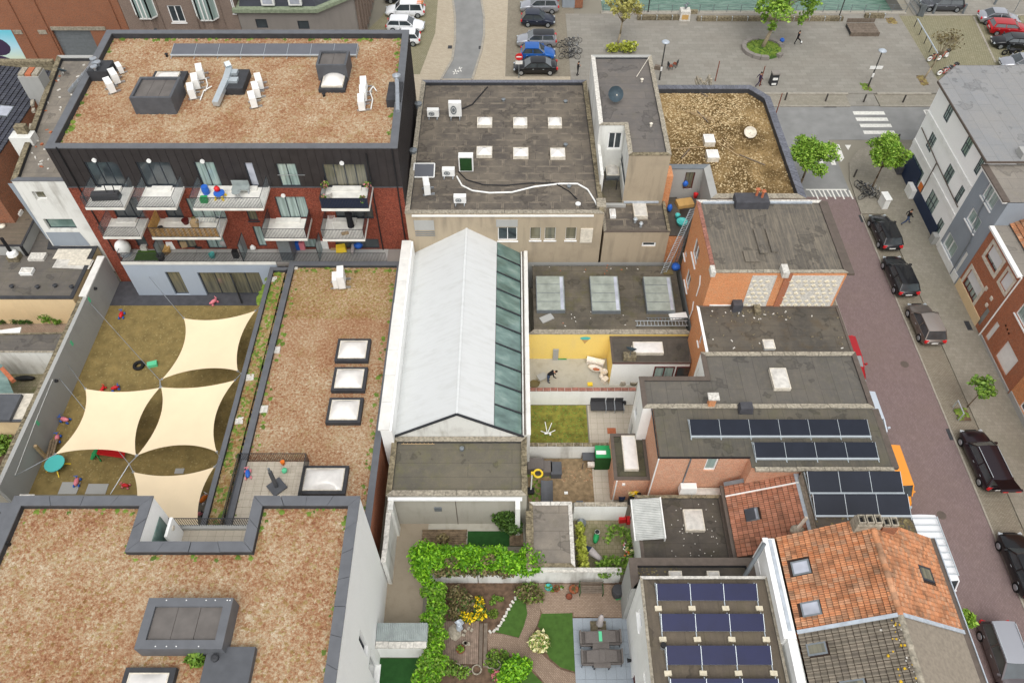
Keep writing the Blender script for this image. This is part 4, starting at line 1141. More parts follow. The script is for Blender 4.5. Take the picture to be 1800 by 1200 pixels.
# parking field in the upper right corner
slab('parking_field',rect(XP1+.02,YR1+2.3,95,W(1700,29).y),-.02,.06,'parkbay')
slab('kerb',rect(W(1622,29).x,W(1700,29).y,95,W(1700,29).y+.25),-.02,.14,'kerb')
slab('quay_road',rect(XC1+1,W(1700,29).y+.26,95,125),-.02,.04,'plaza')
m=MB();m.bar(W(1712,30,.07),W(1750,110,.07),.22,.02);struct('kerb',m,MT['kerb'])
for n,a in(('tree_pit',(1513,147,1533,159)),('tree_pit',(1610,133,1633,150)),('tree_pit',(1113,18,1128,26)),('tree_pit',(1556,32,1578,42))):
 x0,y0,x1,y1=RC(.12,*a);sheet(n,rect(x0,y0,x1,y1),.126,'soil');tufts('weeds',rect(x0,y0,x1,y1),.13,26,.16,'moss' if a[0]==1513 else 'grass_dry',None)
sheet('tree_pit',RP(.1,1678,717,1708,739),.096,'soil')
for px,py,s in((1685,740,.1),(1772,870,.1)):pass
# yards, gardens and playground floors (sheets, each a little above the ground)
YA=W(225,495).y # front of the apartment block
XW=W(134,674).x # inner face of the playground wall
sheet('playground_lawn',rect(XW,26.0,-15.0,47),.0,'lawn_dry')
tufts('grass',rect(XW+.05,27,-17.0,W(300,537).y),.0,26,.08,'grass_dry',None,flat=.25)
slab('playground_path',rect(XW,W(300,537).y,W(453,515).x+.3,YA),-.02,.03,'tile_dark')
for a in((110,847,134,868),(156,850,185,868),(309,823,322,832)):
 x0,y0,x1,y1=RC(.03,*a);slab('stone_slab',rect(x0,y0,x1,y1),-.02,.05,'concrete')
sheet('yard_floor',RP(0,926,629,1074,683),.01,'conc_floor')
sheet('yard_floor',rect(W(1070,640).x,W(1000,683).y,W(1212,640).x,W(1000,660).y),.006,'conc_floor')
sheet('yard_lawn',RP(0,926,712,1035,782),.014,'lawn_yard');tufts('grass',RP(0,928,713,1034,778),.014,38,.06,'moss',None,flat=.5)
sheet('yard_patio',rect(W(1035,750).x,W(1035,782).y,9.6,W(1035,712).y),.01,'pale_tile')
sheet('yard_earth',rect(W(928,840).x,W(928,883).y,W(1042,840).x,W(928,806).y),.008,'soil_yard')
tufts('weeds',RP(0,929,819,972,838),.01,30,.16,'moss',None);tufts('weeds',RP(0,930,838,950,882),.01,22,.14,'moss',None)
tufts('dead_leaves',RP(0,975,822,1042,845),.01,26,.07,'sedum',None)
sheet('yard_path',rect(W(1042,840).x,W(1042,883).y,7.2,W(1042,824).y),.016,'pale_tile')
sheet('yard_tiles',rect(W(1010,950).x,W(1010,1004).y,W(1123,950).x,W(1010,912).y),.01,'yard_tile')
X0,Y0,X1,Y1=RC(0,682,925,920,1095)
sheet('concrete_path',rect(W(684,1000).x-.3,W(700,1095).y,W(745,1000).x+.1,W(700,925).y+.3),.008,'conc_path')
sheet('back_yard_floor',rect(W(742,940).x,W(742,958).y,W(922,930).x,W(742,925).y+.3),.004,'conc_floor')
sheet('turf',rect(W(822,940).x,W(822,960).y,W(920,940).x,W(822,933).y),.012,'turf_dark')
sheet('turf',rect(W(662,1180).x,11,W(735,1180).x,W(700,1156).y),.012,'turf_dark')
gx0,gx1=W(742,1100).x,W(1105,1100).x
sheet('garden_soil',rect(W(748,1100).x,11,gx1,W(900,1022).y),.003,'soil')
sheet('clinker_patio',[tuple(W(x,y)[:2])for x,y in((955,1082),(942,1050),(945,1025),(1096,1028),(1100,1085),(1008,1083),(1008,1076))],.012,'garden_brick')
sheet('clinker_path',[tuple(W(x,y)[:2])for x,y in((856,1112),(858,1142),(882,1146),(905,1155),(940,1180),(962,1205),(1013,1205),(1013,1184),(985,1176),(962,1158),(938,1135),(934,1118),(944,1098),(950,1078),(948,1058),(925,1058),(926,1078),(921,1100),(912,1121),(885,1114))],.018,'garden_brick2')
sheet('turf',[tuple(W(x,y)[:2])for x,y in((870,1110),(912,1120),(921,1100),(927,1078),(924,1058),(915,1046),(905,1052),(895,1070),(885,1090))],.024,'turf')
sheet('turf',[tuple(W(x,y)[:2])for x,y in((952,1078),(1006,1077),(1011,1180),(985,1172),(966,1156),(955,1135),(958,1115),(945,1100))],.024,'turf')
sheet('turf',[tuple(W(x,y)[:2])for x,y in((858,1144),(905,1157),(935,1180),(960,1206),(900,1206),(858,1180))],.014,'turf')
x0,y0,x1,y1=W(1008,1120).x,11.5,W(1099,1088).x+.4,W(1008,1086).y
nx,ny=6,8
TP=MB()
m0=MB();w_,h_=(x1-x0)/nx,.75;m0.box(.006,.006,0,w_-.006,h_-.006,.03);me_t=m0.mesh('patio_tile',MT['tile_bluegrey'])
pt=sheet('tile_patio',rect(x0,y1-h_*ny,x1,y1),.012,'stone_grey')
for i in range(nx):
 for j in range(ny):piece('patio_tile',me_t,pt,(x0+w_*i,y1-h_*(j+1),.014+rnd.uniform(0,.004)))
for i,p in enumerate([(858,1078),(872,1096),(858,1110),(884,1098),(896,1076),(905,1060),(916,1046)]):pass
m=MB();pts=[(858,1111),(872,1108),(883,1092),(892,1074),(903,1055),(914,1042)]
for a,b in zip(pts,pts[1:]):
 A,B=W(*a),W(*b);n=int((B-A).length/.22)
 for i in range(n):
  p=A.lerp(B,(i+.5)/n);m.obox(p.x,p.y,0,.22,.14,.12,rnd.uniform(0,3))
struct('bed_edging',m,MT['stone_pale'])
for px,py in((1590,640),(1655,905)):
 q=W(px,py);m=MB();m.lathe(q.x,q.y,[(.33,.0),(.33,.012),(.02,.014)],14);struct('manhole_cover',m,MT['gutter'])
# ------------------------------------------------------------------ apartment block with sedum roof (upper left)
def mk(z,*px):return P2(z,*px)
ZA=14.4
xa0,xa1=W(80,257,ZA).x,W(697,265,ZA).x;xn0,xn1,yn=W(190,50,ZA).x,W(718,57,ZA).x,W(450,53,ZA).y
PA=[(xa0,YA),(xa1,YA),(xn1,yn),(xn0,yn)]
A0,A1=(xa0,YA),(xa1,YA)
A=building('apartment_block','apartment block with brown sedum roof, dark metal top storey and white balconies on red brick',PA,ZA,'clad','substrate',par=.5,cop='coping',cw=.55,nowall=(0,),roofname='green_roof_bed')
zc=onwall(A0,A1,(400,329))[1];zt1=onwall(A0,A1,(500,384))[1]
G=lambda*k,**o:pw(A0,A1,k[0],k[1],**o)
topw=[G((147,285),(226,329),nx=3,glass='glass'),G((238,285),(316,329),nx=3,glass='glass'),G((340,285),(392,329),nx=2,glass='glass_curtain'),
  G((428,286),(457,328),glass='glass_pale',nx=1),G((484,288),(530,328),nx=2,glass='glass_curtain',name='window'),G((566,289),(649,331),nx=4,glass='glass_room')]
wall_face(A,A0,A1,zc,ZA-.06,topw,'clad',.1)
midw=[G((187,347),(257,384),nx=3),G((279,347),(325,384),nx=2),G((325,349),(400,385),nx=3,glass='glass_curtain'),G((432,370),(455,388),sill=1,glass='glass_room'),
  G((482,346),(546,384),nx=3,glass='glass_curtain'),G((584,350),(658,385),nx=4)]
zt4=onwall(A0,A1,(500,437))[1]
loww=[G((225,398),(262,433),nx=1),G((300,400),(348,436),nx=2,glass='glass_room'),G((352,400),(400,437),nx=2,glass='glass_curtain'),G((443,398),(470,433),glass='glass_curtain'),G((500,420),(560,436),nx=2,glass='glass_curtain'),G((588,420),(668,437),nx=3)]
wall_face(A,A0,A1,4.0,zc-.02,midw+loww,'brick_red',.1)
wall_face(A,A0,A1,0,3.99,[],'brick_red')
m=MB();n=40
for i in range(n):
 x=xa0+(xa1-xa0)*(i+.5)/n
 segs=[(zc+.02,ZA-.08)]
 for w in topw:
  if w[0]-.02<x-xa0<w[1]+.02:segs=[(zc+.02,w[2]-.02),(w[3]+.02,ZA-.08)]
 for a,b in segs:
  if b-a>.1:m.box(x-.018,YA-.03,a,x+.018,YA-.001,b)
n=34
for i in range(n):
 y=YA+(yn-YA)*(i+.5)/n;x=xa1+(xn1-xa1)*(i+.5)/n;m.box(x+.001,y-.018,8.5,x+.03,y+.018,ZA-.08)
A.a('cladding_seams',m,MT['clad'])
m=MB();m.box(xa0,YA-.05,zc-.03,xa1,YA-.002,zc+.04);A.a('flashing',m,MT['coping_dark'])
for a,b in(((655,333),(674,462)),((640,262),(0,0)),((690,268),(706,452)),((140,330),(212,466)),((400,0),(0,0))):
 if b[0]==0:continue
 x=W(*a,0).x;u,z=onwall(A0,A1,a);x=xa0+u
 m=MB();m.tube((x,YA-.1,3.9),(x,YA-.1,ZA-.1 if a[1]<300 else z+(3.9 if a[0]<300 else 3.5)),.05,.05,8);A.a('downpipe',m,MT['black'])
for px in((166,281),(262,282),(356,283),(601,286),(498,343)):
 u,z=onwall(A0,A1,px);m=MB();m.tube((xa0+u,YA-.12,z),(xa0+u,YA-.02,z),.17,.17,14);A.a('wall_lamp',m,MT['whitepaint'])
u0,z0=onwall(A0,A1,(488,307));m=MB();m.bar((xa0+u0,YA-.06,z0),(xa0+u0+2.1,YA-.06,z0),.04);A.a('window_guard',m,MT['steel'])
def balcony(xl,xr,py,zs,label=None,side='clearglass',screen=None):
 "slab with kerb, bar railing to the south, glass at the sides; xl, xr, py = pixels of the lower front edge"
 a,b=W(xl,py,zs-.22),W(xr,py,zs-.22);x0,x1,y0=a.x,b.x,a.y
 m=MB();m.box(x0,y0,zs-.18,x1,YA-.003,zs)
 m.box(x0,y0,zs,x1,y0+.08,zs+.06);m.box(x0,y0+.08,zs,x0+.08,YA-.003,zs+.06);m.box(x1-.08,y0+.08,zs,x1,YA-.003,zs+.06)
 m.box(x0+.5,YA-.5,zs,x1-.9,YA-.004,zs+.12)
 s=A.a('balcony',m,MT['balcony_white'],label=label)
 railing(A,[(x0+.04,y0+.04),(x1-.04,y0+.04)],zs,1.05,.11,parent=s)
 for x in(x0+.03,x1-.03):
  k=MB();k.box(x-.01,y0+.06,zs+.08,x+.01,YA-.01,zs+1.0);A.a('side_screen',k,MT[side],parent=s)
  k=MB();k.bar((x,y0+.04,zs+1.05),(x,YA-.01,zs+1.05),.03);A.a('handrail',k,MT['bars'],parent=s)
 if screen:
  k=MB();k.box(x0+.06,y0+.07,zs+.08,x1-.06,y0+.09,zs+1.0)
  if screen=='reed':
   k=MB()
   nn=int((x1-x0)/.09)
   for i in range(nn):xx=x0+.08+(x1-x0-.16)*i/nn;k.box(xx,y0+.075,zs+.06,xx+.06,y0+.095,zs+1.02+rnd.uniform(-.02,.02))
   for q in range(8):k.box(x0+.05,y0+.1+(YA-y0-.2)*q/8,zs+.06,x0+.07,y0+.1+(YA-y0-.2)*(q+.9)/8,zs+1.15)
   A.a('reed_screen',k,MT['reed'],parent=s)
  else:A.a('screen',k,MT[screen],parent=s)
 return x0,x1,y0,zs
zb1,zb2=zc+.02,zt1-.02
B1=balcony(152,220,370,zb1,'balcony with dark folded furniture');B2=balcony(242,311,370,zb1,'empty upper balcony');B3=balcony(341,464,371,zb1,'wide balcony with colourful toys and a bench')
B4=balcony(566,650,372,zb1,'balcony with dark green screens and flower pots','glass','navy');B5=balcony(183,249,421,zb2,'empty lower balcony');B6=balcony(269,389,422,zb2,'balcony clad in reed matting','clearglass','reed')
B7=balcony(466,541,424,zb2,'empty balcony with dark side screens','glass');B8=balcony(568,642,425,zb2,'balcony with a tall dark parasol','glass')
# ground floor volume and terrace in front
tc0=W(213,462,4.0);tx0,ty0=tc0.x,tc0.y;tx1=W(484,466,4.0).x
ter=building('terrace_block','bluish concrete ground floor with big dark windows carrying the first floor terrace',[(tx0,ty0),(tx1,ty0),(tx1,YA-.01),(tx0,YA-.01)],4.0,'concrete_blue','bit_D',par=0,nowall=(2,),cat='building',
 wins={0:[pw((tx0,ty0),(tx1,ty0),(289,478),(334,518),glass='glass_room'),pw((tx0,ty0),(tx1,ty0),(346,479),(470,519),nx=4,glass='glass_room')]},reveal=.2)
m=MB();m.box(tx0,ty0-.03,3.8,tx1,ty0-.002,4.14);ter.a('terrace_edge',m,MT['balcony_white'])
tx2=xa1-1.9
m=MB();m.box(tx1+.01,ty0+.02,3.6,tx2+2,YA-.012,4.0);ter.a('terrace_floor',m,MT['stone_grey'])
# floor planks of the terrace
nb=26;mbp=MB();mbp.box(0,0,0,(tx2-tx0)/nb-.02,YA-ty0-.1,.03);mp=mbp.mesh('floor_slab',MT['concrete'])
for i in range(nb):piece('floor_slab',mp,ter.o,Vector((tx0+(tx2-tx0)*i/nb,ty0+.06,4.0))-ter.loc)
railing(ter,[(tx0+.05,ty0+.05),(tx2,ty0+.05)],4.03,1.05,.12)
railing(ter,[(tx0+.05,ty0+.1),(tx0+.05,YA-.1)],4.03,1.05,.5)
for px in((283,444),(428,446),(562,447)):
 u=W(px[0],462,4.0).x
 m=MB();m.box(u,ty0+.1,4.04,u+.02,YA-.02,5.9);ter.a('privacy_screen',m,MT['privacy'])
 m=MB();m.bar((u+.01,ty0+.1,4.04),(u+.01,ty0+.1,5.9),.05);m.bar((u+.01,ty0+.1,5.9),(u+.01,YA-.02,5.9),.05);m.bar((u+.01,(ty0+YA)/2,4.04),(u+.01,(ty0+YA)/2,5.9),.04);ter.a('screen_frame',m,MT['bars'])
m=MB();x0=W(501,430,4.3).x;m.box(x0,YA-1.4,4.04,x0+1.0,YA-.01,6.4);ter.a('storage_wall',m,MT['steel_dull'])
x0=W(246,450,4.06).x;m=MB();m.box(tx0+1.0,ty0+.25,4.035,W(283,458,4.04).x-.05,YA-.2,4.06);ter.a('grass_mat',m,MT['turf'])
od=[onwall((tx0,ty0),(tx1,ty0),p)for p in((405,482),(405,519))]
m=MB();dx=tx0+od[0][0];
for a,b in(((dx,ty0-.02,.1),(dx,ty0-.02,2.6)),((dx,ty0-.02,2.6),(dx+.5,ty0-1.0,2.6)),((dx+.5,ty0-1.0,2.6),(dx+.5,ty0-1.0,.1)),((dx+.5,ty0-1.0,.1),(dx,ty0-.02,.1))):m.bar(a,b,.09)
ter.a('open_door',m,MT['bars']);m=MB();m.add([(dx,ty0-.02,.1),(dx+.5,ty0-1,.1),(dx+.5,ty0-1,2.6),(dx,ty0-.02,2.6)],[(0,1,2,3)]);ter.a('door_glass',m,MT['clearglass'])
# roof of the block
zr=A.zr;rA=A.inn
holes=[RC(zr,226,135,305,197),RC(zr,553,88,612,160),RC(zr,385,118,430,160),RC(zr,683,140,706,180),RC(zr,160,100,188,130)]
tufts('sedum',rA,zr,60,.1,'sedum',None,holes=holes)
tufts('sedum_edge',rA,zr,5,.22,'moss',None,edge=.35,holes=holes)
o,r=box_on(A,'roof_box',246,135,300,172,zr+1.5,zr,'coping_dark',.18,.2,'lid',3)
q=RC(zr+.4,272,124,313,160);m=MB();m.box(q[0],q[1],zr,q[2],q[3],zr+.34);A.a('curb',m,MT['membrane_dark'])
q=RC(zr+.45,277,127,305,152);skylight(A,*q,zr+.34,.1,.35)
o,r=box_on(A,'roof_box',562,89,608,115,zr+1.4,zr,'coping_dark',.18,.18,'lid',2)
m=MB();q=RC(zr+.3,567,130,606,158);m.box(q[0],q[1],zr,q[2],q[3],zr+.3);A.a('curb',m,MT['membrane_dark'])
skylight(A,q[0]+.2,q[1]+.3,q[2]-.2,q[3]-.1,zr+.3,.1,.4)
for a,h in(((401,122,426,156),.6),((684,144,704,176),.7),((164,106,187,126),.9)):
 q=RC(zr+h,*a);m=MB();m.box(q[0],q[1],zr,q[2],q[3],zr+h);A.a('duct_curb',m,MT['membrane_dark'])
def duct(T,pts,w,h,name,round_=False,mat='steel'):
 m=MB()
 for a,b in zip(pts,pts[1:]):
  m.tube(a,b,w/2,w/2,12)if round_ else m.bar(a,b,w,h)
 if round_:
  for a,b in zip(pts,pts[1:]):
   a,b=Vector(a),Vector(b);n=int((b-a).length/1.0)
   for i in range(1,n):c=a.lerp(b,i/n);d=(b-a).normalized()*.03;m.tube(c-d,c+d,w/2+.02,w/2+.02,12)
 return T.a(name,m,MT[mat])
p=[W(379,183,zr+.4),W(398,140,zr+.75),W(404,120,zr+.8)];duct(A,p,.48,.4,'air_duct',mat='alu');duct(A,[W(400,118,zr+.8),W(400,112,zr+1.3)],.45,.4,'duct_outlet',mat='alu')
m=MB();q=W(410,143,zr+.6);m.box(q.x-.3,q.y-.3,zr+.5,q.x+.4,q.y+.3,zr+.8);A.a('duct_joint',m,MT['alu']);m=MB();q=W(412,130,zr+.6);m.box(q.x-.35,q.y-.3,zr+.5,q.x+.3,q.y+.3,zr+.85);A.a('duct_joint',m,MT['alu'])
duct(A,[W(699,196,zr+.6),W(698,150,zr+.9),W(697,136,zr+1.1)],.34,.34,'flue_pipe',True);m=MB();q=W(697,134,zr+1.2);m.lathe(q.x,q.y,[(.2,zr+1.0),(.34,zr+1.15),(.34,zr+1.3),(.05,zr+1.45)]);A.a('flue_cap',m,MT['steel'])
q=W(166,112,zr+1.0);duct(A,[(q.x,q.y,zr+1.0),tuple(W(124,160,11.4))],.46,.4,'flue_pipe',True)
for k,(px,py)in enumerate(((163,102),(170,108),(164,116))):q=W(px,py,zr+1.3);m=MB();m.lathe(q.x,q.y,[(.12,zr+.85),(.12,zr+1.15),(.28,zr+1.2),(.28,zr+1.28),(.04,zr+1.36)]);A.a('flue_cap',m,MT['steel'])
AC=ac_proto();first=[True]
def ac(label,px,py,z,rz=0,sc=1.0,group='air conditioners on the sedum roof'):
 p=W(px,py,z)
 if first[0]:first[0]=False;AC.location=p;AC.rotation_euler=(0,0,R(rz));AC['label']=label;AC['group']=group;return AC
 return copy_tree(AC,p,R(rz),label,sc,group)
wh=['rearmost','middle','front'];sets=[('left row nearest the roof corner',[(214,131),(206,148),(198,164)],35),('row left of the silver duct',[(356,140),(348,157),(341,174)],20),('row right of the silver duct',[(459,157),(454,172),(448,189)],20),('row beside the right parapet',[(642,163),(641,178),(638,194)],8)]
for nme,pts,rz in sets:
 for k,(px,py)in enumerate(pts):ac(f'white air conditioner on the sedum roof, {wh[k]} of the {nme}',px-1,py-4,zr+.02,rz,1.32)
m=MB()
for a in([(361,160),(365,150),(362,138)],[(352,176),(358,160),(372,152)],[(650,160),(656,152),(662,160)],[(652,192),(655,175),(650,160)]):
 pp=[W(*k,zr+.15)for k in a];m.path(pp,.05,6)
A.a('pipework',m,MT['whitepaint'])
x0,y0,x1,y1=RC(zr+.35,307,79,626,94)
solar_row('long low row of eight matt grey panels along the back of the sedum roof',x0,x1,y0,y1,zr,8,'pv_matt',.22,'solar panels on the sedum roof',.25)
for px,py in((294,100),(275,57),(570,170),(295,195)):q=W(px,py,zr);m=MB();m.lathe(q.x,q.y,[(.1,zr),(.1,zr+.25),(.16,zr+.27),(.02,zr+.36)]);A.a('vent',m,MT['black'])
# ------------------------------------------------------------------ low sedum roof building with a strip of planting
ZB=4.3;xb1=W(678,700,ZB).x;yb0,yb1=W(600,990,ZB).y,W(600,460,ZB).y;xb0=W(455,680,ZB).x
yb0=W(600,1010,ZB).y
NB=[RC(ZB,425,806,531,880)]
tw0,tw1=RC(ZB,425,808,530,874),0
PB=[(xb0,yb0),(xb1,yb0),(xb1,yb1),(xb0,yb1)]
Bd=building('low_building','long single storey building with reddish sedum roof and square skylights beside the playground',PB,ZB,'brick_rust','substrate',par=.3,cop='coping',cw=.42,roofname='green_roof_bed')
zrb=Bd.zr
sk=[(599,599,642,630),(593,649,636,682),(584,703,628,738),(538,823,601,862)]
hb=[RC(zrb+.3,a-4,b-3,c+4,d+6)for a,b,c,d in sk]+[tw0]
tufts('sedum',Bd.inn,zrb,60,.1,'sedum2',None,holes=hb+[(xb0,W(500,560,zrb).y*0-99,0,W(500,560,zrb).y)])
tufts('sedum',Bd.inn,zrb,70,.095,'sedum',None,holes=hb+[(xb0,W(500,640,zrb).y,0,99)])
tufts('sedum_edge',Bd.inn,zrb,5,.18,'moss',None,edge=.5,holes=hb)
for i,a in enumerate(sk):
 q=RC(zrb+.35,*a);skylight(Bd,*q,zrb,.35,.42,'membrane_dark','dome_frame','dome',.22)
# sunken terrace with railing
x0,y0,x1,y1=tw0
m=MB();m.box(x0,y0-2.5,zrb-.02,x1,y1,zrb+.06);Bd.a('terrace_floor',m,MT['pale_tile'])
railing(Bd,[(x0,y0-2.5),(x0,y1),(x1,y1),(x1,y0-2.5)],zrb+.1,1.05,.12)
for i in range(8):
 for j in range(6):
  m=MB();w_,h_=(x1-x0)/8,(y1-y0)/5;m.box(x0+w_*i+.01,y1-h_*(j+1)+.01,zrb+.06,x0+w_*(i+1)-.01,y1-h_*j-.01,zrb+.085);Bd.a('terrace_tile',m,MT['pale_tile'])
xo0=W(405,720,ZB).x
St=building('planting_strip','narrow roof strip with green tufts between the playground and the long sedum roof',[(xo0,yb0+.4),(xb0-.01,yb0+.4),(xb0-.01,yb1-.4),(xo0,yb1-.4)],ZB-.25,'bluegrey','substrate',par=.3,cop='coping',cw=.3,nocop=(1,),nowall=(1,),roofname='planting_bed')
tufts('sedum',St.inn,St.zr,34,.18,'sedum2',None);tufts('sedum',St.inn,St.zr,12,.2,'moss',None)
tufts('sedum_green',P2(St.zr,(468,490),(486,490),(475,535),(450,535)),St.zr,40,.22,'moss',None)
for px,py in((481,492),(440,664),(421,740)):q=W(px,py,St.zr);m=MB();m.obox(q.x,q.y,St.zr,.55,.55,.1,.1);m.lathe(q.x,q.y,[(.12,St.zr+.1),(.12,St.zr+.12)],8);St.a('inspection_slab',m,MT['stone_pale'])
for px,py in((517,470),(485,616),(463,720)):q=W(px,py,zrb);m=MB();m.obox(q.x,q.y,zrb,.65,.6,.12,.05);Bd.a('inspection_slab',m,MT['stone_pale'])
for lab,px,py,s in(('big white heat pump on the low sedum roof, its narrow side to the camera',603,500,1.55),('shorter white heat pump left of the bigger one on the low sedum roof',592,502,1.15)):
 copy_tree(AC,W(px,py,zrb),R(8 if s>1.3 else-172),lab,(s*.9,s,s*1.35),group='heat pumps on the low sedum roof')
# ------------------------------------------------------------------ big building lower left
ZC=12.1
PC=mk(ZC,(-165,1300),(562,1300),(632,872),(447,872),(430,952),(235,952),(269,870),(27,870))
PC[2]=(PC[2][0],PC[3][1]);PC[1]=(PC[2][0]+.05,PC[1][1]);PC[7]=(PC[7][0],PC[3][1]);PC[6]=(PC[6][0],PC[3][1]);PC[4]=(PC[3][0],PC[4][1]);PC[5]=(PC[6][0],PC[4][1]);PC[0]=(PC[7][0],PC[0][1])
e0,e1=PC[1],PC[2]
Cb=building('white_apartment_building','tall white rendered building with broad sedum roof and blue grey coping, filling the lower left',PC,ZC,'white_clean','substrate',par=.4,cop='coping',cw=.54,roofname='green_roof_bed',nowall=(4,3,5),
 wins={1:[pw(e0,e1,(633,1104),(645,1154)),pw(e0,e1,(652,1136),(668,1215),frame='frame_white',sill=1)]},reveal=.25,
 cops={1:('coping',1.6),2:('coping',1.6),3:('coping',1.4),4:('coping',1.5),5:('coping',1.4),6:('coping',1.8)})
zrc=Cb.zr;cy=PC[3][1];yn5=PC[4][1];xl,xr=PC[5][0],PC[4][0]
zrail=CH+ray(350,909)[2]*(cy/ray(350,909)[1]);zfl=zrail-1.15
for a,b in((3,4),(4,5),(5,6)):wall_face(Cb,PC[a],PC[b],zfl,ZC-.06,[],'white_clean')
m=MB();m.box(xl,yn5,zfl-.3,xr,cy-.01,zfl);Cb.a('loggia_floor',m,MT['pale_tile'])
m=MB();m.box(xl,cy-.3,0,xr,cy-.011,zfl-.31);Cb.a('wall',m,MT['white_clean'])
m=MB();m.box(xl,cy-.25,zfl,xr,cy-.02,zfl+.25);Cb.a('upstand',m,MT['concrete'])
railing(Cb,[(W(290,909,zrail).x,cy-.08),(xr-.05,cy-.08)],zfl+.15,1.05,.13)
m=MB();x0=W(285,912,ZC-1).x;m.box(x0,cy-1.5,zfl,x0+.16,cy-.35,zfl+1.9);Cb.a('fin_wall',m,MT['white_clean'])
m=MB();m.tube((x0+.17,cy-.8,zfl+1.5),(x0+.22,cy-.8,zfl+1.5),.15,.15,14);Cb.a('wall_lamp',m,MT['dome_frame'])
m=MB();m.box(xl+.01,yn5+.1,zfl,xl+.06,cy-.5,zfl+2.3);Cb.a('glass_door',m,MT['glass_green'])
hc=[RC(zrc,236,1040,410,1155),RC(zrc,352,1130,425,1290),RC(zrc,215,1172,296,1290)]
tufts('sedum',Cb.inn,zrc,110,.08,'sedum',None,holes=hc);tufts('sedum',Cb.inn,zrc,8,.11,'sedum2',None,holes=hc)
tufts('sedum_edge',Cb.inn,zrc,6,.16,'moss',None,edge=.3,holes=hc)
o,r=box_on(Cb,'roof_box',262,1050,390,1140,zrc+1.05,zrc,'coping',.14,.42,'lid',3)
for i in range(10):
 m=MB();a=rnd.uniform(r[0]+.1,r[2]-.1);y_=rnd.choice([r[1]+.12,r[3]-.12]);m.obox(a,y_,zrc+1.05,.05,.05,.01);Cb.a('droppings',m,MT['whitepaint'],parent=o)
q=RC(zrc+.4,366,1136,418,1290);m=MB();m.box(q[0],q[1],zrc,q[2],q[3],zrc+.4);Cb.a('duct_curb',m,MT['coping_dark']);pq=W(378,1156,zrc+.45);m=MB();m.lathe(pq.x,pq.y,[(.18,zrc+.4),(.18,zrc+.55),(.1,zrc+.6)],14);Cb.a('vent',m,MT['membrane_dark'])
q=RC(zrc+.35,228,1182,278,1260);skylight(Cb,*q,zrc,.35,.35,'membrane_dark','dome_frame','dome',.25)
pq=W(347,1162,zrc);bush('roof_plant','small green shrub growing beside the roof box on the lower left roof','plant',[(pq.x,pq.y,zrc+.25,.5,.35,.3)],260,.12,'leaf_mid',(pq.x,pq.y,zrc))
pq=W(45,880,zrc);m=MB();m.obox(pq.x,pq.y,zrc,.8,.7,.1);Cb.a('inspection_slab',m,MT['stone_pale'])
pq=W(17,957,zrc);m=MB();m.lathe(pq.x,pq.y,[(.1,zrc),(.1,zrc+.3)],10);Cb.a('vent',m,MT['black'])
x0=PC[7][0];building('corner_parapet_block','grey parapet corner of the neighbouring roof at the left edge',[(x0-9,cy-8),(x0-.02,cy-8),(x0-.02,cy-.3),(x0-9,cy-.3)],ZC-.2,'concrete','bit_D',par=.3,cop='coping',cw=.5)
# ------------------------------------------------------------------ playground wall
zw=3.16;yw0,yw1=W(60,862).y-1.5,YA-.05
Wl=Thing('playground_wall','tall grey concrete wall with anchor plates on the left side of the playground','wall',(XW,(yw0+yw1)/2,0))
m=MB();m.box(XW-.3,yw0,0,XW,yw1,zw);Wl.a('wall',m,MT['concrete'])
ys=W(138,522,zw).y
coping_run(Wl,((XW-.02,ys),(XW-.02,yw1),(XW-.62,yw1),(XW-.62,ys)),zw+.1,.1,'cop_white',3.5)
coping_run(Wl,((XW-.3,yw0),(XW-.3,ys-.05),(XW-.62,ys-.05),(XW-.62,yw0)),zw-.02,.3,'stone_mossy',.33)
for px in((157,527),(126,603),(66,743)):q=WX(px[0],px[1],XW);m=MB();m.box(XW,q.y-.12,q.z-.25,XW+.02,q.y+.12,q.z+.25);Wl.a('anchor_plate',m,MT['mint'])
for px in((166,507),(97,669)):q=WX(px[0],px[1],XW);m=MB();m.tube((XW,q.y,q.z),(XW+.2,q.y,q.z),.14,.1,8);Wl.a('wall_lamp',m,MT['black'])
m=MB();m.path([(XW+.02,WX(26,835,XW).y,2.2),(XW+.02,WX(66,740,XW).y,2.6),(XW+.02,WX(96,672,XW).y,2.8)],.02);Wl.a('cable',m,MT['whitepaint'])
# ------------------------------------------------------------------ hall with white gable roof and glazed strip
zg=4.3;gp=W(694,766,zg);ygs=gp.y;apx=WY(803,727,ygs);rz_=apx.z
yge=YA-3.2
yge=W(812,397,rz_).y
xel=gp.x;xer=WY(918,766,ygs).x;xr0=apx.x
Hs=Thing('gabled_hall','long hall with white membrane gable roof and green glazed strip along its right eave','building',((xel+xer)/2,ygs,0))
xg=WY(868,750,ygs).x;kk=(rz_-zg)/(xr0-xel);kr=(rz_-zg)/(xer-xr0);zgl=rz_-kr*(xg-xr0)
m=MB();m.smooth=False
m.add([(xel,ygs,zg),(xr0,ygs,rz_),(xr0,yge,rz_),(xel,yge,zg)],[(0,1,2,3)]);Hs.a('roof_slope',m,MT['membrane'])
m=MB();m.add([(xr0,ygs,rz_),(xg,ygs,zgl),(xg,yge,zgl),(xr0,yge,rz_)],[(0,1,2,3)]);Hs.a('roof_slope',m,MT['membrane'])
m=MB();m.bar((xr0,ygs-.02,rz_+.01),(xr0,yge,rz_+.01),.16,.03);Hs.a('ridge_cap',m,MT['membrane'])
m=MB();m.add([(xel,ygs,0),(xer,ygs,0),(xer,ygs,zg),(xr0,ygs,rz_),(xel,ygs,zg)],[(0,1,2,3,4)]);Hs.a('gable_wall',m,MT['white_dirty'])
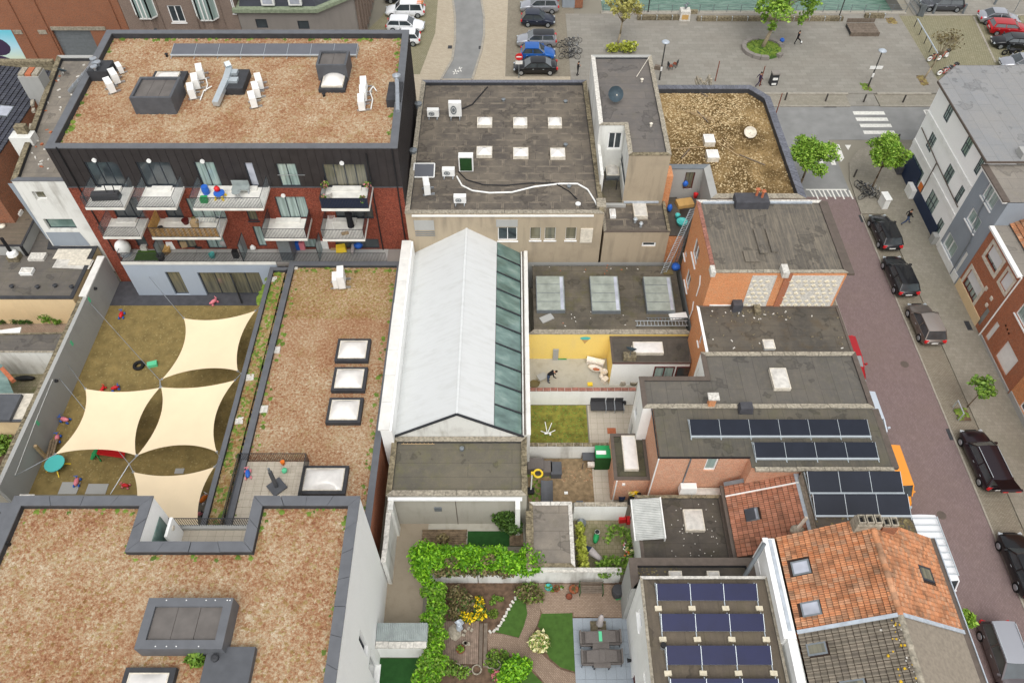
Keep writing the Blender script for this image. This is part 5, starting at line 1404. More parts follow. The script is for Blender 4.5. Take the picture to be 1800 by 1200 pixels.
m=MB();m.add([(xel,yge,0),(xer,yge,0),(xer,yge,zg),(xr0,yge,rz_),(xel,yge,zg)],[(4,3,2,1,0)]);Hs.a('gable_wall',m,MT['white_dirty'])
m=MB();m.bar((xel-.1,ygs-.05,zg-.02),(xr0,ygs-.05,rz_+.02),.12,.14);m.bar((xr0,ygs-.05,rz_+.02),(xer+.1,ygs-.05,zg),.12,.14);Hs.a('verge_trim',m,MT['bars'])
n=10
for i in range(n):
 y0,y1=ygs+(yge-ygs)*i/n+.05,ygs+(yge-ygs)*(i+1)/n-.05;m=MB()
 m.add([(xg+.03,y0,zgl-.03),(xer-.05,y0,zg-.0),(xer-.05,y1,zg),(xg+.03,y1,zgl-.03)],[(0,1,2,3)]);Hs.a('glass_panel',m,MT['glass_green'])
for i in range(n+1):
 y=ygs+(yge-ygs)*i/n;m=MB();m.bar((xg,y,zgl+.01),(xer,y,zg+.03),.1,.09);Hs.a('glazing_bar',m,MT['bars'])
m=MB();m.add([(xg,ygs+.1,zgl-.5),(xer,ygs+.1,zg-.5),(xer,yge,zg-.5),(xg,yge,zgl-.5)],[(0,1,2,3)]);Hs.a('ceiling',m,MT['concrete'])
# east parapet wall of the hall (white with rust streaked gutter)
xq0,xq1=xer+.03,xer+.55
m=MB();m.box(xq0,ygs-.02,0,xq1,yge,zg+.12);Hs.a('side_wall',m,MT['white_dirty'])
m=MB();m.box(xq0+.1,ygs,zg+.121,xq0+.22,yge,zg+.14);Hs.a('gutter_line',m,MT['gutter'])
coping_run(Hs,((xq1+.03,ygs-.02),(xq1+.03,yge),(xq0+.27,yge),(xq0+.27,ygs-.02)),zg+.22,.1,'cop_white',2.5)
# west parapet wall between sedum roof and hall
zp=5.8;pp0,pp1=W(676,757,zp),W(712,428,zp);xpw=(pp0.x+pp1.x)/2
Hw=Thing('party_wall','long white party wall between the low sedum roof and the gabled hall','wall',(xpw,ygs,0))
ypn=W(712,424,zp).y
m=MB();m.box(xpw-.2,pp0.y,0,xpw+.55,ypn,zp);Hw.a('wall',m,MT['white_clean'])
coping_run(Hw,((xpw+.4,pp0.y),(xpw+.4,ypn),(xpw-.35,ypn),(xpw-.35,pp0.y)),zp+.1,.1,'cop_white',2.2)
m=MB();m.box(xpw+.56,pp0.y,0,xel+.02,ypn,zg-.15);Hw.a('gutter_bed',m,MT['gutter'])
# low garage roof south of the hall
zgr=4.0;qx0,qx1=W(680,860,zgr+.3).x,W(926,868,zgr+.3).x;qy0=W(800,873,zgr).y
Gr=building('garage_block','flat grey felt roof with stone coping south of the white gable',[(qx0,qy0),(qx1,qy0),(qx1,ygs-.08),(qx0,ygs-.08)],zgr+.3,'conc_floor','bit_M',par=.25,cop='stone_mossy',cw=.34,stone=0,cops={0:('stone_cop',.8),1:('stone_mossy',.7),2:('stone_cop',0),3:('stone_mossy',.8)})
m=MB();m.box(qx0+.1,qy0-.28,zgr-.05,qx1-.3,qy0-.06,zgr+.1);Gr.a('gutter',m,MT['frame_white'])
m=MB();m.box(W(806,900).x-.01,qy0-.03,0,W(806,900).x+.03,qy0-.001,zgr-.1);Gr.a('wall_joint',m,MT['gutter'])
for x in(qx0+.15,qx1-.75):m=MB();m.box(x,qy0-.9,0,x+.32,qy0-.29,zgr+.02);Gr.a('pillar',m,MT['white_dirty'])
m=MB();q=WY(770,893,qy0);m.box(q.x-.25,qy0-.08,q.z-.3,q.x+.25,qy0-.001,q.z+.2);Gr.a('vent_grille',m,MT['steel_dull'])
ladder('small wooden ladder lying on the garage roof below the white gable',W(706,775,zgr+.12),W(764,775,zgr+.12),.45,'wood',8,side=(0,1,0))
q=W(812,789,zgr+.1);m=MB();m.lathe(q.x,q.y,[(.16,zgr+.05),(.16,zgr+.25),(.05,zgr+.28)],10);Gr.a('vent',m,MT['steel_dull'])
# ------------------------------------------------------------------ warehouse with felt roof and beige front wall
ZF=8.7;F0,F1=W(712,374,ZF),W(1062,374,ZF);yfn=W(800,141,ZF).y;xf0=W(723,260,ZF).x;xf1=W(1050,260,ZF).x
PF=[(F0.x,F0.y),(F1.x,F0.y),(W(1030,141,ZF).x,yfn),(F0.x,yfn)]
Fb=building('warehouse','felt roofed warehouse with beige rendered rear wall and small dark windows',PF,ZF,'beige','bit_F',par=.35,cop='stone_cop',cw=.35,cops={0:('stone_cop',1.1),1:('stone_mossy',1.0),2:('bluestone',0),3:('stone_cop',.9)},
 wins={0:[pw(PF[0],PF[1],(875,400),(909,423),nx=2,frame='frame_white',sill=1),pw(PF[0],PF[1],(932,400),(950,422),sill=1,glass='glass_room',frame='frame_white',fw=.03),pw(PF[0],PF[1],(958,400),(976,422),sill=1,glass='glass_room',frame='frame_white',fw=.03),pw(PF[0],PF[1],(995,400),(1012,422),sill=1,glass='glass_room',frame='frame_white',fw=.03)]})
for a in((1021,401,1040,425),):
 p,q=onwall(PF[0],PF[1],a[:2]),onwall(PF[0],PF[1],a[2:]);m=MB();m.box(PF[0][0]+p[0],PF[0][1]-.12,q[1],PF[0][0]+q[0],PF[0][1]-.001,p[1]);Fb.a('vent_cover',m,MT['dome_frame'])
for a in((727,387,764,404),(872,386,910,398)):
 p,q=onwall(PF[0],PF[1],a[:2]),onwall(PF[0],PF[1],a[2:]);m=MB();m.box(PF[0][0]+p[0],PF[0][1]-.05,q[1],PF[0][0]+q[0],PF[0][1]-.001,p[1]);Fb.a('render_patch',m,MT['concrete'])
 if a[0]<800:
  for i in range(3):m=MB();z=q[1]-.25-.2*i;m.box(PF[0][0]+p[0],PF[0][1]-.03,z,PF[0][0]+q[0],PF[0][1]-.002,z+.08);Fb.a('louvre',m,MT['steel_dull'])
m=MB();m.box(F0.x+.5,F0.y-.09,ZF-.35,F1.x-.8,F0.y-.002,ZF-.2);Fb.a('white_gutter',m,MT['whitepaint'])
zrf=Fb.zr;wn_=['back row, left','back row, middle','back row, right','front row, left','front row, middle','front row, right']
for a in((839,206,865,220),(902,206,927,221),(963,206,988,221),(838,257,865,273),(902,259,929,275),(967,260,994,276)):
 q=RC(zrf+.3,*a);skylight(Fb,*q,zrf,.25,.3,'dome_frame','dome_frame','dome',0,pyr=a[1]>240)
for i,(lab,px,py,rz,s,g)in enumerate((('white wall type air conditioner near the left edge of the warehouse roof',762,205,-90,1.2,0),('tall white twin fan air conditioner near the back of the warehouse roof',801,206,-90,1.3,1),('low white air conditioner with one black fan at the front of the warehouse roof',809,356,-90,1.15,0),('upright narrow white unit on black rails at the left front of the warehouse roof',751,338,10,1.3,0),('white box unit beside the green finned cooler on the warehouse roof',789,309,-90,1.2,0))):
 copy_tree(AC,W(px,py,zrf+.02),R(rz),lab,(s,s,s*(1.7 if i in(1,)else 1.25 if i==3 else .9)),group='machines on the warehouse roof')
cl=Thing('cooler_unit','white cooler with dark green fins on the warehouse roof','air conditioner',W(820,300,zrf));q=cl.loc
m=MB();m.box(q.x-.6,q.y-.25,zrf+.1,q.x+.6,q.y+.35,zrf+1.6);cl.a('casing',m,MT['whitepaint'])
m=MB()
for i in range(14):m.box(q.x-.48,q.y-.29,zrf+.25+i*.09,q.x+.48,q.y-.26,zrf+.31+i*.09)
cl.a('fins',m,MT['turf_dark']);m=MB();m.box(q.x-.5,q.y-.285,zrf+.2,q.x+.5,q.y-.28,zrf+1.5);cl.a('coil',m,MT['black'])
pn=Thing('roof_panel','flat grey collector panel leaning on the warehouse roof','panel',W(745,310,zrf));a,b=W(728,286,zrf+.6),W(763,312,zrf+.12)
m=MB();m.add([(a.x,b.y,zrf+.15),(b.x,b.y,zrf+.15),(b.x,a.y,zrf+.5),(a.x,a.y,zrf+.5)],[(0,1,2,3)]);pn.a('sheet',m,MT['pv_matt']);m=MB()
for u,v in(((a.x,b.y,.15),(b.x,b.y,.15)),((b.x,b.y,.15),(b.x,a.y,.5)),((b.x,a.y,.5),(a.x,a.y,.5)),((a.x,a.y,.5),(a.x,b.y,.15))):m.bar((u[0],u[1],zrf+u[2]),(v[0],v[1],zrf+v[2]),.09)
pn.a('frame',m,MT['whitepaint'])
def cable(name,label,pts,z,r,mat,cat='cable'):
 m=MB();P=[W(x,y,z)for x,y in pts];m.path(P,r,6);return single(name,m,MT[mat],label,cat,tuple(P[0]))
cable('roof_cable','white insulated pipe winding across the front of the warehouse roof',[(803,310),(812,326),(830,335),(860,339),(900,338),(940,328),(985,323),(1015,323),(1033,333),(1045,352),(1050,362)],zrf+.06,.07,'whitepaint')
cable('roof_cable','black cable with white clips crossing the warehouse roof',[(806,302),(820,316),(850,325),(890,326),(930,322),(975,322),(1000,336),(1014,350)],zrf+.06,.05,'black')
cable('roof_cable','black cable from the twin fan unit to the rear of the warehouse roof',[(812,192),(830,184),(842,170),(857,153)],zrf+.06,.06,'black')
for px,py in((885,178),(994,181),(994,257),(1000,330),(770,197)):q=W(px,py,zrf);m=MB();m.lathe(q.x,q.y,[(.12,zrf),(.12,zrf+.2),(.2,zrf+.22),(.02,zrf+.3)],8);Fb.a('vent',m,MT['steel_dull'])
q=W(1016,360,zrf);m=MB();m.smooth=True;m.ico((q.x,q.y,zrf+.1),.25,1,1,.6);Fb.a('roof_lamp',m,MT['whitepaint'])
for px,py in((726,262),(735,180)):q=W(px,py,ZF+.3);m=MB();m.lathe(q.x,q.y,[(.3,ZF-.2),(.3,ZF+.2),(.34,ZF+.22),(.05,ZF+.36)],14);Fb.a('flue',m,MT['steel_dull'])
# front addition with lower roof
ZE=6.7;ex0,ex1=W(1062,405,ZE).x,W(1178,408,ZE).x;ey0=W(1100,408,ZE).y;ey1=W(1100,338,ZE).y
Fe=building('annex','lower felt roofed annex with two square skylights beside the beige warehouse wall',[(ex0,F0.y-.0),(ex1,F0.y-.0),(ex1,ey1+4),(ex0,ey1+4)],ZE,'beige','bit_F',par=.2,cop='stone_cop',cw=.2,cops={0:('gutter',0),1:('stone_mossy',1.0)},wins={0:[pw((ex0,F0.y),(ex1,F0.y),(1129,426),(1152,434),frame='frame_white',fw=.12)]})
q=RC(Fe.zr+.25,1111,353,1139,381);skylight(Fe,*q,Fe.zr,.25,.06,'dome_frame','dome_frame','dome_dirty');q=RC(Fe.zr+.2,1071,368,1083,381);skylight(Fe,*q,Fe.zr,.2,.1,'whitepaint','whitepaint','dome')
q=RC(Fe.zr+.25,1062,346,1100,361);m=MB();m.box(q[0],q[1],Fe.zr,q[2],q[3],Fe.zr+.25);Fe.a('cover_slab',m,MT['concrete'])
for px,py,rr in((1117,386,.2),(1127,394,.18)):q=W(px,py,Fe.zr+.3);m=MB();m.lathe(q.x,q.y,[(.1,Fe.zr),(.1,Fe.zr+.35),(rr,Fe.zr+.37),(rr*.6,Fe.zr+.5)],10);Fe.a('vent',m,MT['alu'])
q=RC(ZF+.02,1048,349,1066,364);m=MB();m.box(q[0],q[1],ZF-.5,q[2],q[3],ZF+.06);Fb.a('pillar_cap',m,MT['stone_cop'])
# ------------------------------------------------------------------ taller block with window shaft
ZG=11.7
g0,g1=W(1106,272,ZG),W(1180,272,ZG);gn=W(1045,97,ZG).y;gx0=W(1040,100,ZG).x;gs=W(1050,219,ZG).y
shx0,shx1=W(1046,219,ZG).x,W(1106,272,ZG).x
PG=[(shx1,g0.y),(g1.x,g0.y),(W(1152,97,ZG).x+.0,gn),(gx0,gn),(gx0,gs),(shx1,gs)]
PG[2]=(g1.x,gn)
Gb=building('tall_block','tall narrow block with dark felt roof, satellite dish and white light shaft',PG,ZG,'beige','bit_G',z0=0,par=.2,cop='stone_cop',cw=.32,walls={3:'white_dirty',4:'white_dirty',5:'white_dirty'},nowall=(4,),
 cops={0:('stone_mossy',.8),1:('stone_cop',.7),2:('concrete',0),3:('stone_pale',1.6),4:('stone_cop',.6),5:('stone_cop',.6)},wins={5:[pw(PG[5],PG[0],(1088,270),(1100,315),frame='window_frame')]})
wall_face(Gb,PG[4],PG[5],5,ZG-.06,[pw(PG[4],PG[5],(1070,233),(1093,263),nx=2,frame='frame_white',fw=.12)],'white_dirty')
# shaft walls and pit
m=MB();zsf=ZE+.2
m.box(gx0+.0,g0.y-.0,5,gx0+.25,gs-.001,ZF+1.0);Gb.a('shaft_wall',m,MT['white_dirty'])
m=MB();m.box(gx0+.26,g0.y,5,shx1-.01,gs-.01,zsf);Gb.a('shaft_floor',m,MT['bit_J'])
q=RC(zsf+.5,1064,289,1089,309);skylight(Gb,*q,zsf,.5,.25,'steel_dull','dome_frame','dome_dirty')
m=MB();zz=zsf+1.1
for a,b in(((gx0+.5,gs-2.4,zz),(shx1-.4,gs-2.4,zz)),((gx0+.5,gs-2.4,zz),(gx0+.5,gs-2.4,zsf)),((shx1-.4,gs-2.4,zz),(shx1-.4,gs-2.4,zsf))):m.bar(a,b,.06)
Gb.a('guard_rail',m,MT['bars'])
m=MB();m.box(PG[0][0]+.1,g0.y-.12,zsf-.1,PG[1][0]-.3,g0.y-.002,zsf+.06);Gb.a('lead_flashing',m,MT['zinc'])
q=W(1079,180,Gb.zr);dish('large dark satellite dish on the roof of the tall block',q.x,q.y,Gb.zr,.66,12,40,'dark_dish',.75)
cable('aerial_pole','thin white pole lying across the tall block roof',[(1119,135),(1141,101)],ZG+.1,.03,'dome_frame','pole')
for px,py in((1144,222),(1128,144)):q=W(px,py,Gb.zr);m=MB();m.lathe(q.x,q.y,[(.1,Gb.zr),(.1,Gb.zr+.25),(.16,Gb.zr+.27),(.02,Gb.zr+.36)],8);Gb.a('vent',m,MT['dome_frame'])
# ------------------------------------------------------------------ gravel roof corner building
ZH=9.0
PH=mk(ZH,(1245,352),(1416,345),(1345,166),(1323,150),(1158,150),(1186,276),(1240,276),(1243,300))
ph_s=W(1330,348,ZH).y;xh0=W(1160,150,ZH).x
c0=W(1176,280,ZH).x;c1=W(1239,300,ZH).x;cyn=W(1200,296,ZH).y
xh1=W(1416,345,ZH).x;yhn=W(1250,150,ZH).y;xh1n=W(1352,170,ZH).x;yk=W(1345,166,ZH).y
PH=[(c1,ph_s),(xh1,ph_s),(xh1,yk-.4),(xh1-1.4,yhn),(g1.x+.02,yhn),(g1.x+.02,cyn),(c1,cyn)]
Hb=building('gravel_roof_building','corner building with yellow brown gravel roof and dark parapet tiles',PH,ZH,'concrete','gravel',par=.5,cop='bluestone',cw=.55,walls={5:'concrete',6:'concrete'},
 cops={0:('stone_cop',.7),1:('bluestone',.38),2:('bluestone',.38),3:('bluestone',.38),4:('stone_cop',0),5:('steel_dull',0),6:('concrete',0)},wins={5:[pw(PH[5],PH[6],(1206,303),(1216,332),frame='frame_brown',glass='glass_room',nx=1)]})
zrh=Hb.zr;tufts('gravel_clumps',Hb.inn,zrh,46,.075,'gravelm',None);tufts('gravel_clumps',P2(zrh,(1165,155),(1330,155),(1300,215),(1180,240)),zrh,40,.085,'gravelm',None)
for k,a in enumerate(((1236,236,1258,250),(1241,263,1265,277))):q=RC(zrh+.5,*a);skylight(Hb,*q,zrh,.45,.08,'dome_frame','whitepaint','dome')
q=W(1316,240,zrh);dish('pale satellite dish lying face up on the gravel roof',q.x,q.y,zrh,.55,0,62,'dome_frame',.3)
q=W(1236,155,zrh);rb=Thing('rubble_heap','grey chimney fittings heaped at the back edge of the gravel roof','rubble',(q.x,q.y,zrh));
for i in range(7):m=MB();m.tube((q.x+rnd.uniform(-.7,.7),q.y+rnd.uniform(-.2,.2),zrh),(q.x+rnd.uniform(-.8,.8),q.y+rnd.uniform(-.2,.4),zrh+rnd.uniform(.5,1.3)),.1,.12,8);rb.a('fitting',m,MT['stone_cop'])
stk=[((1212,153),(1244,170)),((1205,195),(1250,208)),((1215,200),(1255,212)),((1225,195),(1245,215)),((1268,243),(1290,262)),((1262,250),(1300,275)),((1300,272),(1345,290)),((1190,290),(1215,265)),((1185,262),(1240,258)),((1198,278),(1212,262)),((1190,240),(1235,246)),((1310,300),(1355,318)),((1285,210),(1300,232)),((1325,262),(1350,276)),((1228,210),(1246,232)),((1186,247),(1228,222))]
wb_=['at the far left corner','long and pale left of the middle','thin, beside the long pale one','crossing the two pale ones','just right of the white skylights','right of and below the white skylights','by the dish toward the parapet','in the dark brush left of the skylights','flat in front of the brush','short one near the brick pier']
for i,(a,b)in enumerate(stk[:10]):
 A_,B_=W(*a,zrh+.08),W(*b,zrh+.1);m=MB();m.bar(A_,B_,.07,.05);single('timber_batten',m,MT['wood' if i%3 else 'wood_dark'],'loose timber batten on the gravel roof, '+wb_[i],'batten',tuple(A_),'battens on the gravel roof')
# court at its corner
cf=5.95;kx0=14.15
m=MB();m.box(g1.x+.03,W(1172,455,3.2).y,0,kx0+.1,cyn-.01,cf);cw_=building('court','small dark roof court between annex and orange brick house, cluttered with bins and cardboard',[(ex1+.02,W(1172,456,3.2).y),(kx0-.02,W(1172,456,3.2).y),(kx0-.02,cyn-.02),(ex1+.02,cyn-.02)],cf,'brick_orange','bit_D',par=0)
m=MB();m.box(g1.x-.05,g0.y+.3,cf,g1.x+.6,cyn-.03,ZH+.3);cw_.a('brick_pier',m,MT['brick_orange'])
def clutter(name,label,cat,px,py,z,sx,sy,h,mat,rz=0,taper=1.0,shape='box',extra=None):
 q=W(px,py,z);T=Thing(name,label,cat,(q.x,q.y,z),rz);m=MB()
 if shape=='box':m.obox(0,0,0,sx,sy,h,0,taper,taper)
 elif shape=='round':m.smooth=True;m.lathe(0,0,[(sx/2*taper,0),(sx/2,h*.9),(sx/2*1.05,h),(sx/2*.9,h),(sx/2*.85,h*.85)],14)
 elif shape=='blob':m.smooth=True;m.ico((0,0,h/2),1,sx/2,sy/2,h/2,9,6,.12)
 T.a('body',m,MT[mat],w=0)
 if extra:
  m=MB();m.obox(0,0,h,sx*1.06,sy*1.06,.05)if extra[0]=='lid' else m.lathe(0,0,[(sx*.5,h),(sx*.52,h+.04),(sx*.1,h+.08)],12);T.a(extra[0],m,MT[extra[1]],w=0)
 return T
clutter('cardboard_box','flattened brown cardboard box in the roof court','box',1203,360,cf,1.4,.9,.35,'cardboard',.2)
clutter('waste_bag','blue bag in the roof court beside the annex','bag',1176,372,cf,.45,.5,.8,'blue',0,1,'blob');clutter('plastic_tub','green tub in the roof court under the ladder','tub',1198,394,cf,.9,.9,.35,'turq',0,.8,'round')
clutter('plastic_hose_reel','turquoise plastic bucket next to the green tub','bucket',1190,384,cf,.4,.5,.45,'turq',.5,.8,'round');clutter('bin','red bucket on the wall top by the ladder','bucket',1222,347,cf+.5,.4,.4,.4,'red',0,.8,'round')
q=W(1206,322,cf);clutter('pedestal_fan','white and blue fan standing under the brown window','fan',1204,328,cf+1.2,.5,.4,.6,'blue',0,1,'blob')
# ------------------------------------------------------------------ felt roof with three patent glazing lanterns
ZJ=3.25;jy0=W(1000,586,ZJ).y;jx0=xq1+.04
J_=building('workshop','low mossy felt roof with three sloped glass roof lights above the yellow yard wall',[(jx0,jy0),(14.1,jy0),(14.1,F0.y-.02),(jx0,F0.y-.02)],ZJ,'concrete','bit_J',walls={0:'yellow'},par=.08,cop='stone_cop',cw=.42,nocop=(1,2,3),cops={0:('stone_cop',.9)})
for a in((942,487,994,543),(1036,487,1092,544),(1130,488,1188,544)):
 x0,y0,x1,y1=RC(ZJ+.45,*a);zj=J_.zr
 m=MB();m.prism(rect(x0,y0,x1,y1),zj,lambda x,y:zj+.35+.3*(y-y0)/(y1-y0));s_=J_.a('roof_light',m,MT['steel_dull'])
 n=4
 for i in range(n):
  ya,yb=y0+(y1-y0)*i/n+.03,y0+(y1-y0)*(i+1)/n-.02;g=MB();f_=lambda y:zj+.37+.3*(y-y0)/(y1-y0)
  g.add([(x0+.05,ya,f_(ya)),(x1-.05,ya,f_(ya)),(x1-.05,yb,f_(yb)),(x0+.05,yb,f_(yb))],[(0,1,2,3)]);J_.a('glass_panel',g,MT['lantern_glass'],parent=s_)
 g=MB();f_=lambda y:zj+.375+.3*(y-y0)/(y1-y0);g.add([(x1-.35,y0+.1,f_(y0+.1)),(x1-.1,y0+.1,f_(y0+.1)),(x1-.1,y1-.1,f_(y1-.1)),(x1-.35,y1-.1,f_(y1-.1))],[(0,1,2,3)]);J_.a('light_strip',g,MT['glass_pale'],parent=s_)
zj=J_.zr
ladder('aluminium ladder lying flat on the mossy felt roof near the yellow wall',W(1117,568,zj+.12),W(1209,568,zj+.12),.5,'alu',15,side=(0,1,0))
ladder('second ladder section lying behind the flat ladder on the mossy felt roof',W(1137,561,zj+.1),W(1209,561,zj+.1),.3,'steel_dull',12,side=(0,1,0))
ladder('tall aluminium ladder leaning against the orange brick house',W(1166,480,zj),W(1219,366,9.0),.5,'alu',26,side=(1,.2,.3))
ladder('thin grey ladder leaning beside the tall aluminium ladder on the orange brick house',W(1187,466,zj),W(1208,405,7.4),.25,'steel_dull',14,side=(1,.2,.3))
q=W(1188,472,zj);clutter('plastic_bag','bright blue plastic bag at the foot of the ladders','bag',1187,473,zj,.8,.7,.6,'blue',.3,1,'blob')
clutter('doormat','olive mat under the foot of the tall ladder','mat',1174,479,zj,.8,.5,.08,'leaf_brown')
clutter('board','loose grey board lying askew in front of the left glass roof light','board',961,560,zj,1.05,.6,.1,'concrete',.5);clutter('board','pale triangular sheet by the end of the flat ladder','board',1192,556,zj,1.4,.6,.08,'whitepaint',.15)
for k in range(26):
 a=(rnd.uniform(930,1200),rnd.choice([rnd.uniform(466,482),rnd.uniform(548,580)]));q=W(*a,zj);m=MB();m.obox(q.x,q.y,zj,rnd.uniform(.05,.14),.06,.04,rnd.uniform(0,3));J_.a('litter',m,MT['stone_pale' if k%3 else 'terracotta'])
# ------------------------------------------------------------------ orange brick house with long felt roof
ZK=10.5;kx1=23.7;ky0,ky1=37.86,45.43;KP=[(kx0,ky0),(kx1,ky0),(kx1,ky1),(kx0,ky1)]
kw=lambda a,b,**o:pw(KP[3],KP[0],a,b,**o)
K_=building('brick_house','orange brick house with long streaked felt roof and red ridge tiles',KP,ZK,'brick_orange','bit_K',par=.1,cop='stone_cop',cw=.25,
 cops={0:('stone_cop',.62),1:('gutter',0),2:('stone_pale',.8),3:('brick_cop',.34)},wins={3:[kw((1224,413),(1222,471),nx=2,frame='frame_white',sill=1,fw=.1),kw((1210,467),(1208,515),nx=2,frame='frame_white',sill=1,fw=.1),kw((1203,426),(1205,458),frame='frame_white',sill=1,fw=.09)]})
m=MB();m.box(kx1-.02,ky0-.1,ZK-.25,kx1+.45,ky1,ZK-.06);K_.a('eaves_gutter',m,MT['gutter'])
for pts in(((1233,484),(1232,500),(1226,520)),((1221,530),(1219,545),(1213,560))):
 ps=[]
 for p in pts:u,z=onwall(KP[3],KP[0],p);ps.append((kx0-.08,KP[3][1]-u,z))
 m=MB();m.path(ps,.05,6);K_.a('downpipe',m,MT['whitepaint'])
# relief cladding on the south gable
for(pa,pb,pc,pd)in(((1321,484),(1366,484),(1346,538),(1306,538)),((1386,484),(1487,484),(1456,538),(1368,538))):
 ps=[onwall(KP[0],KP[1],p)for p in(pa,pb,pc,pd)];m=MB();xs=[kx0+p[0]for p in ps]
 zt_,zb_=ps[0][1],ps[2][1];xl_,xr_=(xs[0]+xs[3])/2,(xs[1]+xs[2])/2
 m.box(xl_,ky0-.03,zb_,xr_,ky0-.001,zt_);o=K_.a('render_panel',m,MT['stone_pale'])
 b=MB();b.add([(-.2,0,-.02),(0,0,-.2),(.2,0,-.02),(0,0,.16),(-.12,-.07,-.01),(0,-.07,-.12),(.12,-.07,-.01),(0,-.07,.1)],[(4,5,6,7),(0,1,5,4),(1,2,6,5),(2,3,7,6),(3,0,4,7)]);bm_=b.mesh('relief_block',MT['ballast'])
 nx_,nz_=int((xr_-xl_)/.5),int((zt_-zb_)/.42)
 for j in range(nz_):
  for i in range(nx_):
   if rnd.random()<.9:piece('relief_block',bm_,o,Vector((xl_+.25+i*(xr_-xl_-.3)/nx_+(.2 if j%2 else 0),ky0-.03,zb_+.2+j*.42))-K_.loc,(0,rnd.uniform(-.12,.12),0),(rnd.uniform(.85,1.15),rnd.uniform(.6,1.3),rnd.uniform(.8,1.1)))
p=onwall(KP[0],KP[1],(1372,520));m=MB();m.box(kx0+p[0]-.25,ky0-.07,6.9,kx0+p[0]+.25,ky0-.035,ZK-.1);K_.a('brick_pier',m,MT['brick_rust'])
zk=K_.zr
for a,h in(((1248,466,1259,479),.35),((1373,464,1389,480),.4)):q=RC(ZK+h,*a);m=MB();m.box(q[0],q[1],ZK-.1,q[2],q[3],ZK+h);K_.a('chimney_cap',m,MT['stone_pale'])
for a in((1324,401,1350,444),(1345,401,1368,442),(1306,440,1337,459)):q=RC(zk+.16,*a);m=MB();m.box(q[0],q[1],zk,q[2],q[3],zk+.14+(.03 if a[0]==1345 else 0));K_.a('roof_hatch',m,MT['bit_K'])
q=RC(ZK+.6,1291,338,1354,354);m=MB();m.box(q[0],q[1]-.1,ZK-.2,q[2],q[3],ZK+.55);K_.a('lead_clad_box',m,MT['tile_dark'])
m=MB();m.box(kx0+.4,ky1-.35,ZK-.05,kx1-.8,ky1-.24,ZK+.1);K_.a('zinc_flashing',m,MT['zinc'])
for px,py in((1331,339),(1341,342)):q=W(px,py,ZK+.8);m=MB();m.lathe(q.x,q.y,[(.1,ZK+.5),(.1,ZK+1.1),(.2,ZK+1.15),(.03,ZK+1.3)],8);K_.a('flue',m,MT['terracotta'])
# ------------------------------------------------------------------ house row along the street
ZL=6.9
L1=building('littered_roof_house','brick house with lower littered felt roof south of the patterned gable',[(13.72,33.45),(24.1,33.45),(24.1,ky0-.01),(13.72,ky0-.01)],ZL,'brick_orange','bit_L1',par=.06,cop='gutter',cw=.15,cops={3:('frame_white',0)},
 wins={3:[pw((13.72,ky0-.01),(13.72,33.45),(1232,583),(1229,609),frame='frame_white',sill=1)]})
q=RC(ZL+.2,1340,596,1364,612);skylight(L1,*q,L1.zr,.2,.12,'concrete','dome_frame','dome_dirty')
m=MB();q=W(1297,534,ZL+.6);m.box(q.x-.35,ky0-.6,ZL-.1,q.x+.35,ky0-.005,ZL+.7);L1.a('chimney_stub',m,MT['tile_dark'])
q=W(1333,548,ZL+.3);m=MB();m.box(q.x-.22,ky0-.9,ZL-.1,q.x+.22,ky0-.2,ZL+.35);L1.a('chimney_stub',m,MT['stone_mossy'])
m=MB();m.box(14.6,ky0-.06,ZL+.05,18.0,ky0-.003,ZL+.14);L1.a('white_flashing',m,MT['whitepaint'])
for k in range(80):
 a=(rnd.gauss(1310,45),abs(rnd.gauss(0,9))+546)if k<50 else(rnd.uniform(1250,1500),rnd.uniform(550,615));a=(min(1480,max(1250,a[0])),min(612,a[1]));q=W(*a,L1.zr);m=MB();m.obox(q.x,q.y,L1.zr,rnd.uniform(.06,.2),.07,.05,rnd.uniform(0,3));L1.a('debris',m,MT['stone_mossy' if k%4 else 'stone_pale'])
ZL2=7.0;P_=[(8.75,28.78),(24.15,28.78),(24.15,33.44),(13.3,33.44),(13.3,31.3),(8.75,31.3)]
L2=building('white_backed_house','house with smooth grey felt roof, stepped outline and a small brick chimney',P_,ZL2,'white','bit_L2',par=.12,cop='stone_cop',cw=.3,cops={0:('stone_cop',.95),1:('gutter',0),2:('stone_cop',.85),3:('gutter',0),4:('gutter',0),5:('gutter',0)},
 wins={3:[pw(P_[3],P_[4],(1228,645),(1221,672),frame='frame_white',glass='glass_pale')],5:[(0.25,1.2,0.1,2.4,dict(frame='frame_white',glass='glass_curtain')),(.4,1.4,3.4,4.6,dict(frame='frame_white'))]})
q=RC(L2.zr+.25,1352,647,1391,683);skylight(L2,*q,L2.zr,.25,.08,'dome_frame','dome_frame','dome_dirty')
q=RC(ZL2+1.0,1244,689,1266,702);m=MB();m.box(q[0]+.15,q[1]+.12,ZL2-.1,q[2]-.15,q[3]-.12,ZL2+.8);c_=L2.a('chimney',m,MT['brick_orange']);m=MB();m.box(q[0],q[1],ZL2+.86,q[2],q[3],ZL2+.96);L2.a('cap_slab',m,MT['stone_pale'],parent=c_)
m=MB();m.box(q[0]+.25,q[1]+.25,ZL2+.8,q[2]-.25,q[3]-.25,ZL2+.87);L2.a('chimney_collar',m,MT['whitepaint'],parent=c_)
q=RC(ZL2+.5,1302,707,1324,716);m=MB();m.obox((q[0]+q[2])/2,(q[1]+q[3])/2,ZL2-.1,q[2]-q[0]+.2,.7,.55,0,.85,.8);L2.a('vent_box',m,MT['tile_dark'])
ZS=6.9;P_=[(9.42,25.05),(15.15,25.05),(15.15,24.3),(24.05,24.3),(24.05,28.76),(9.42,28.76)]
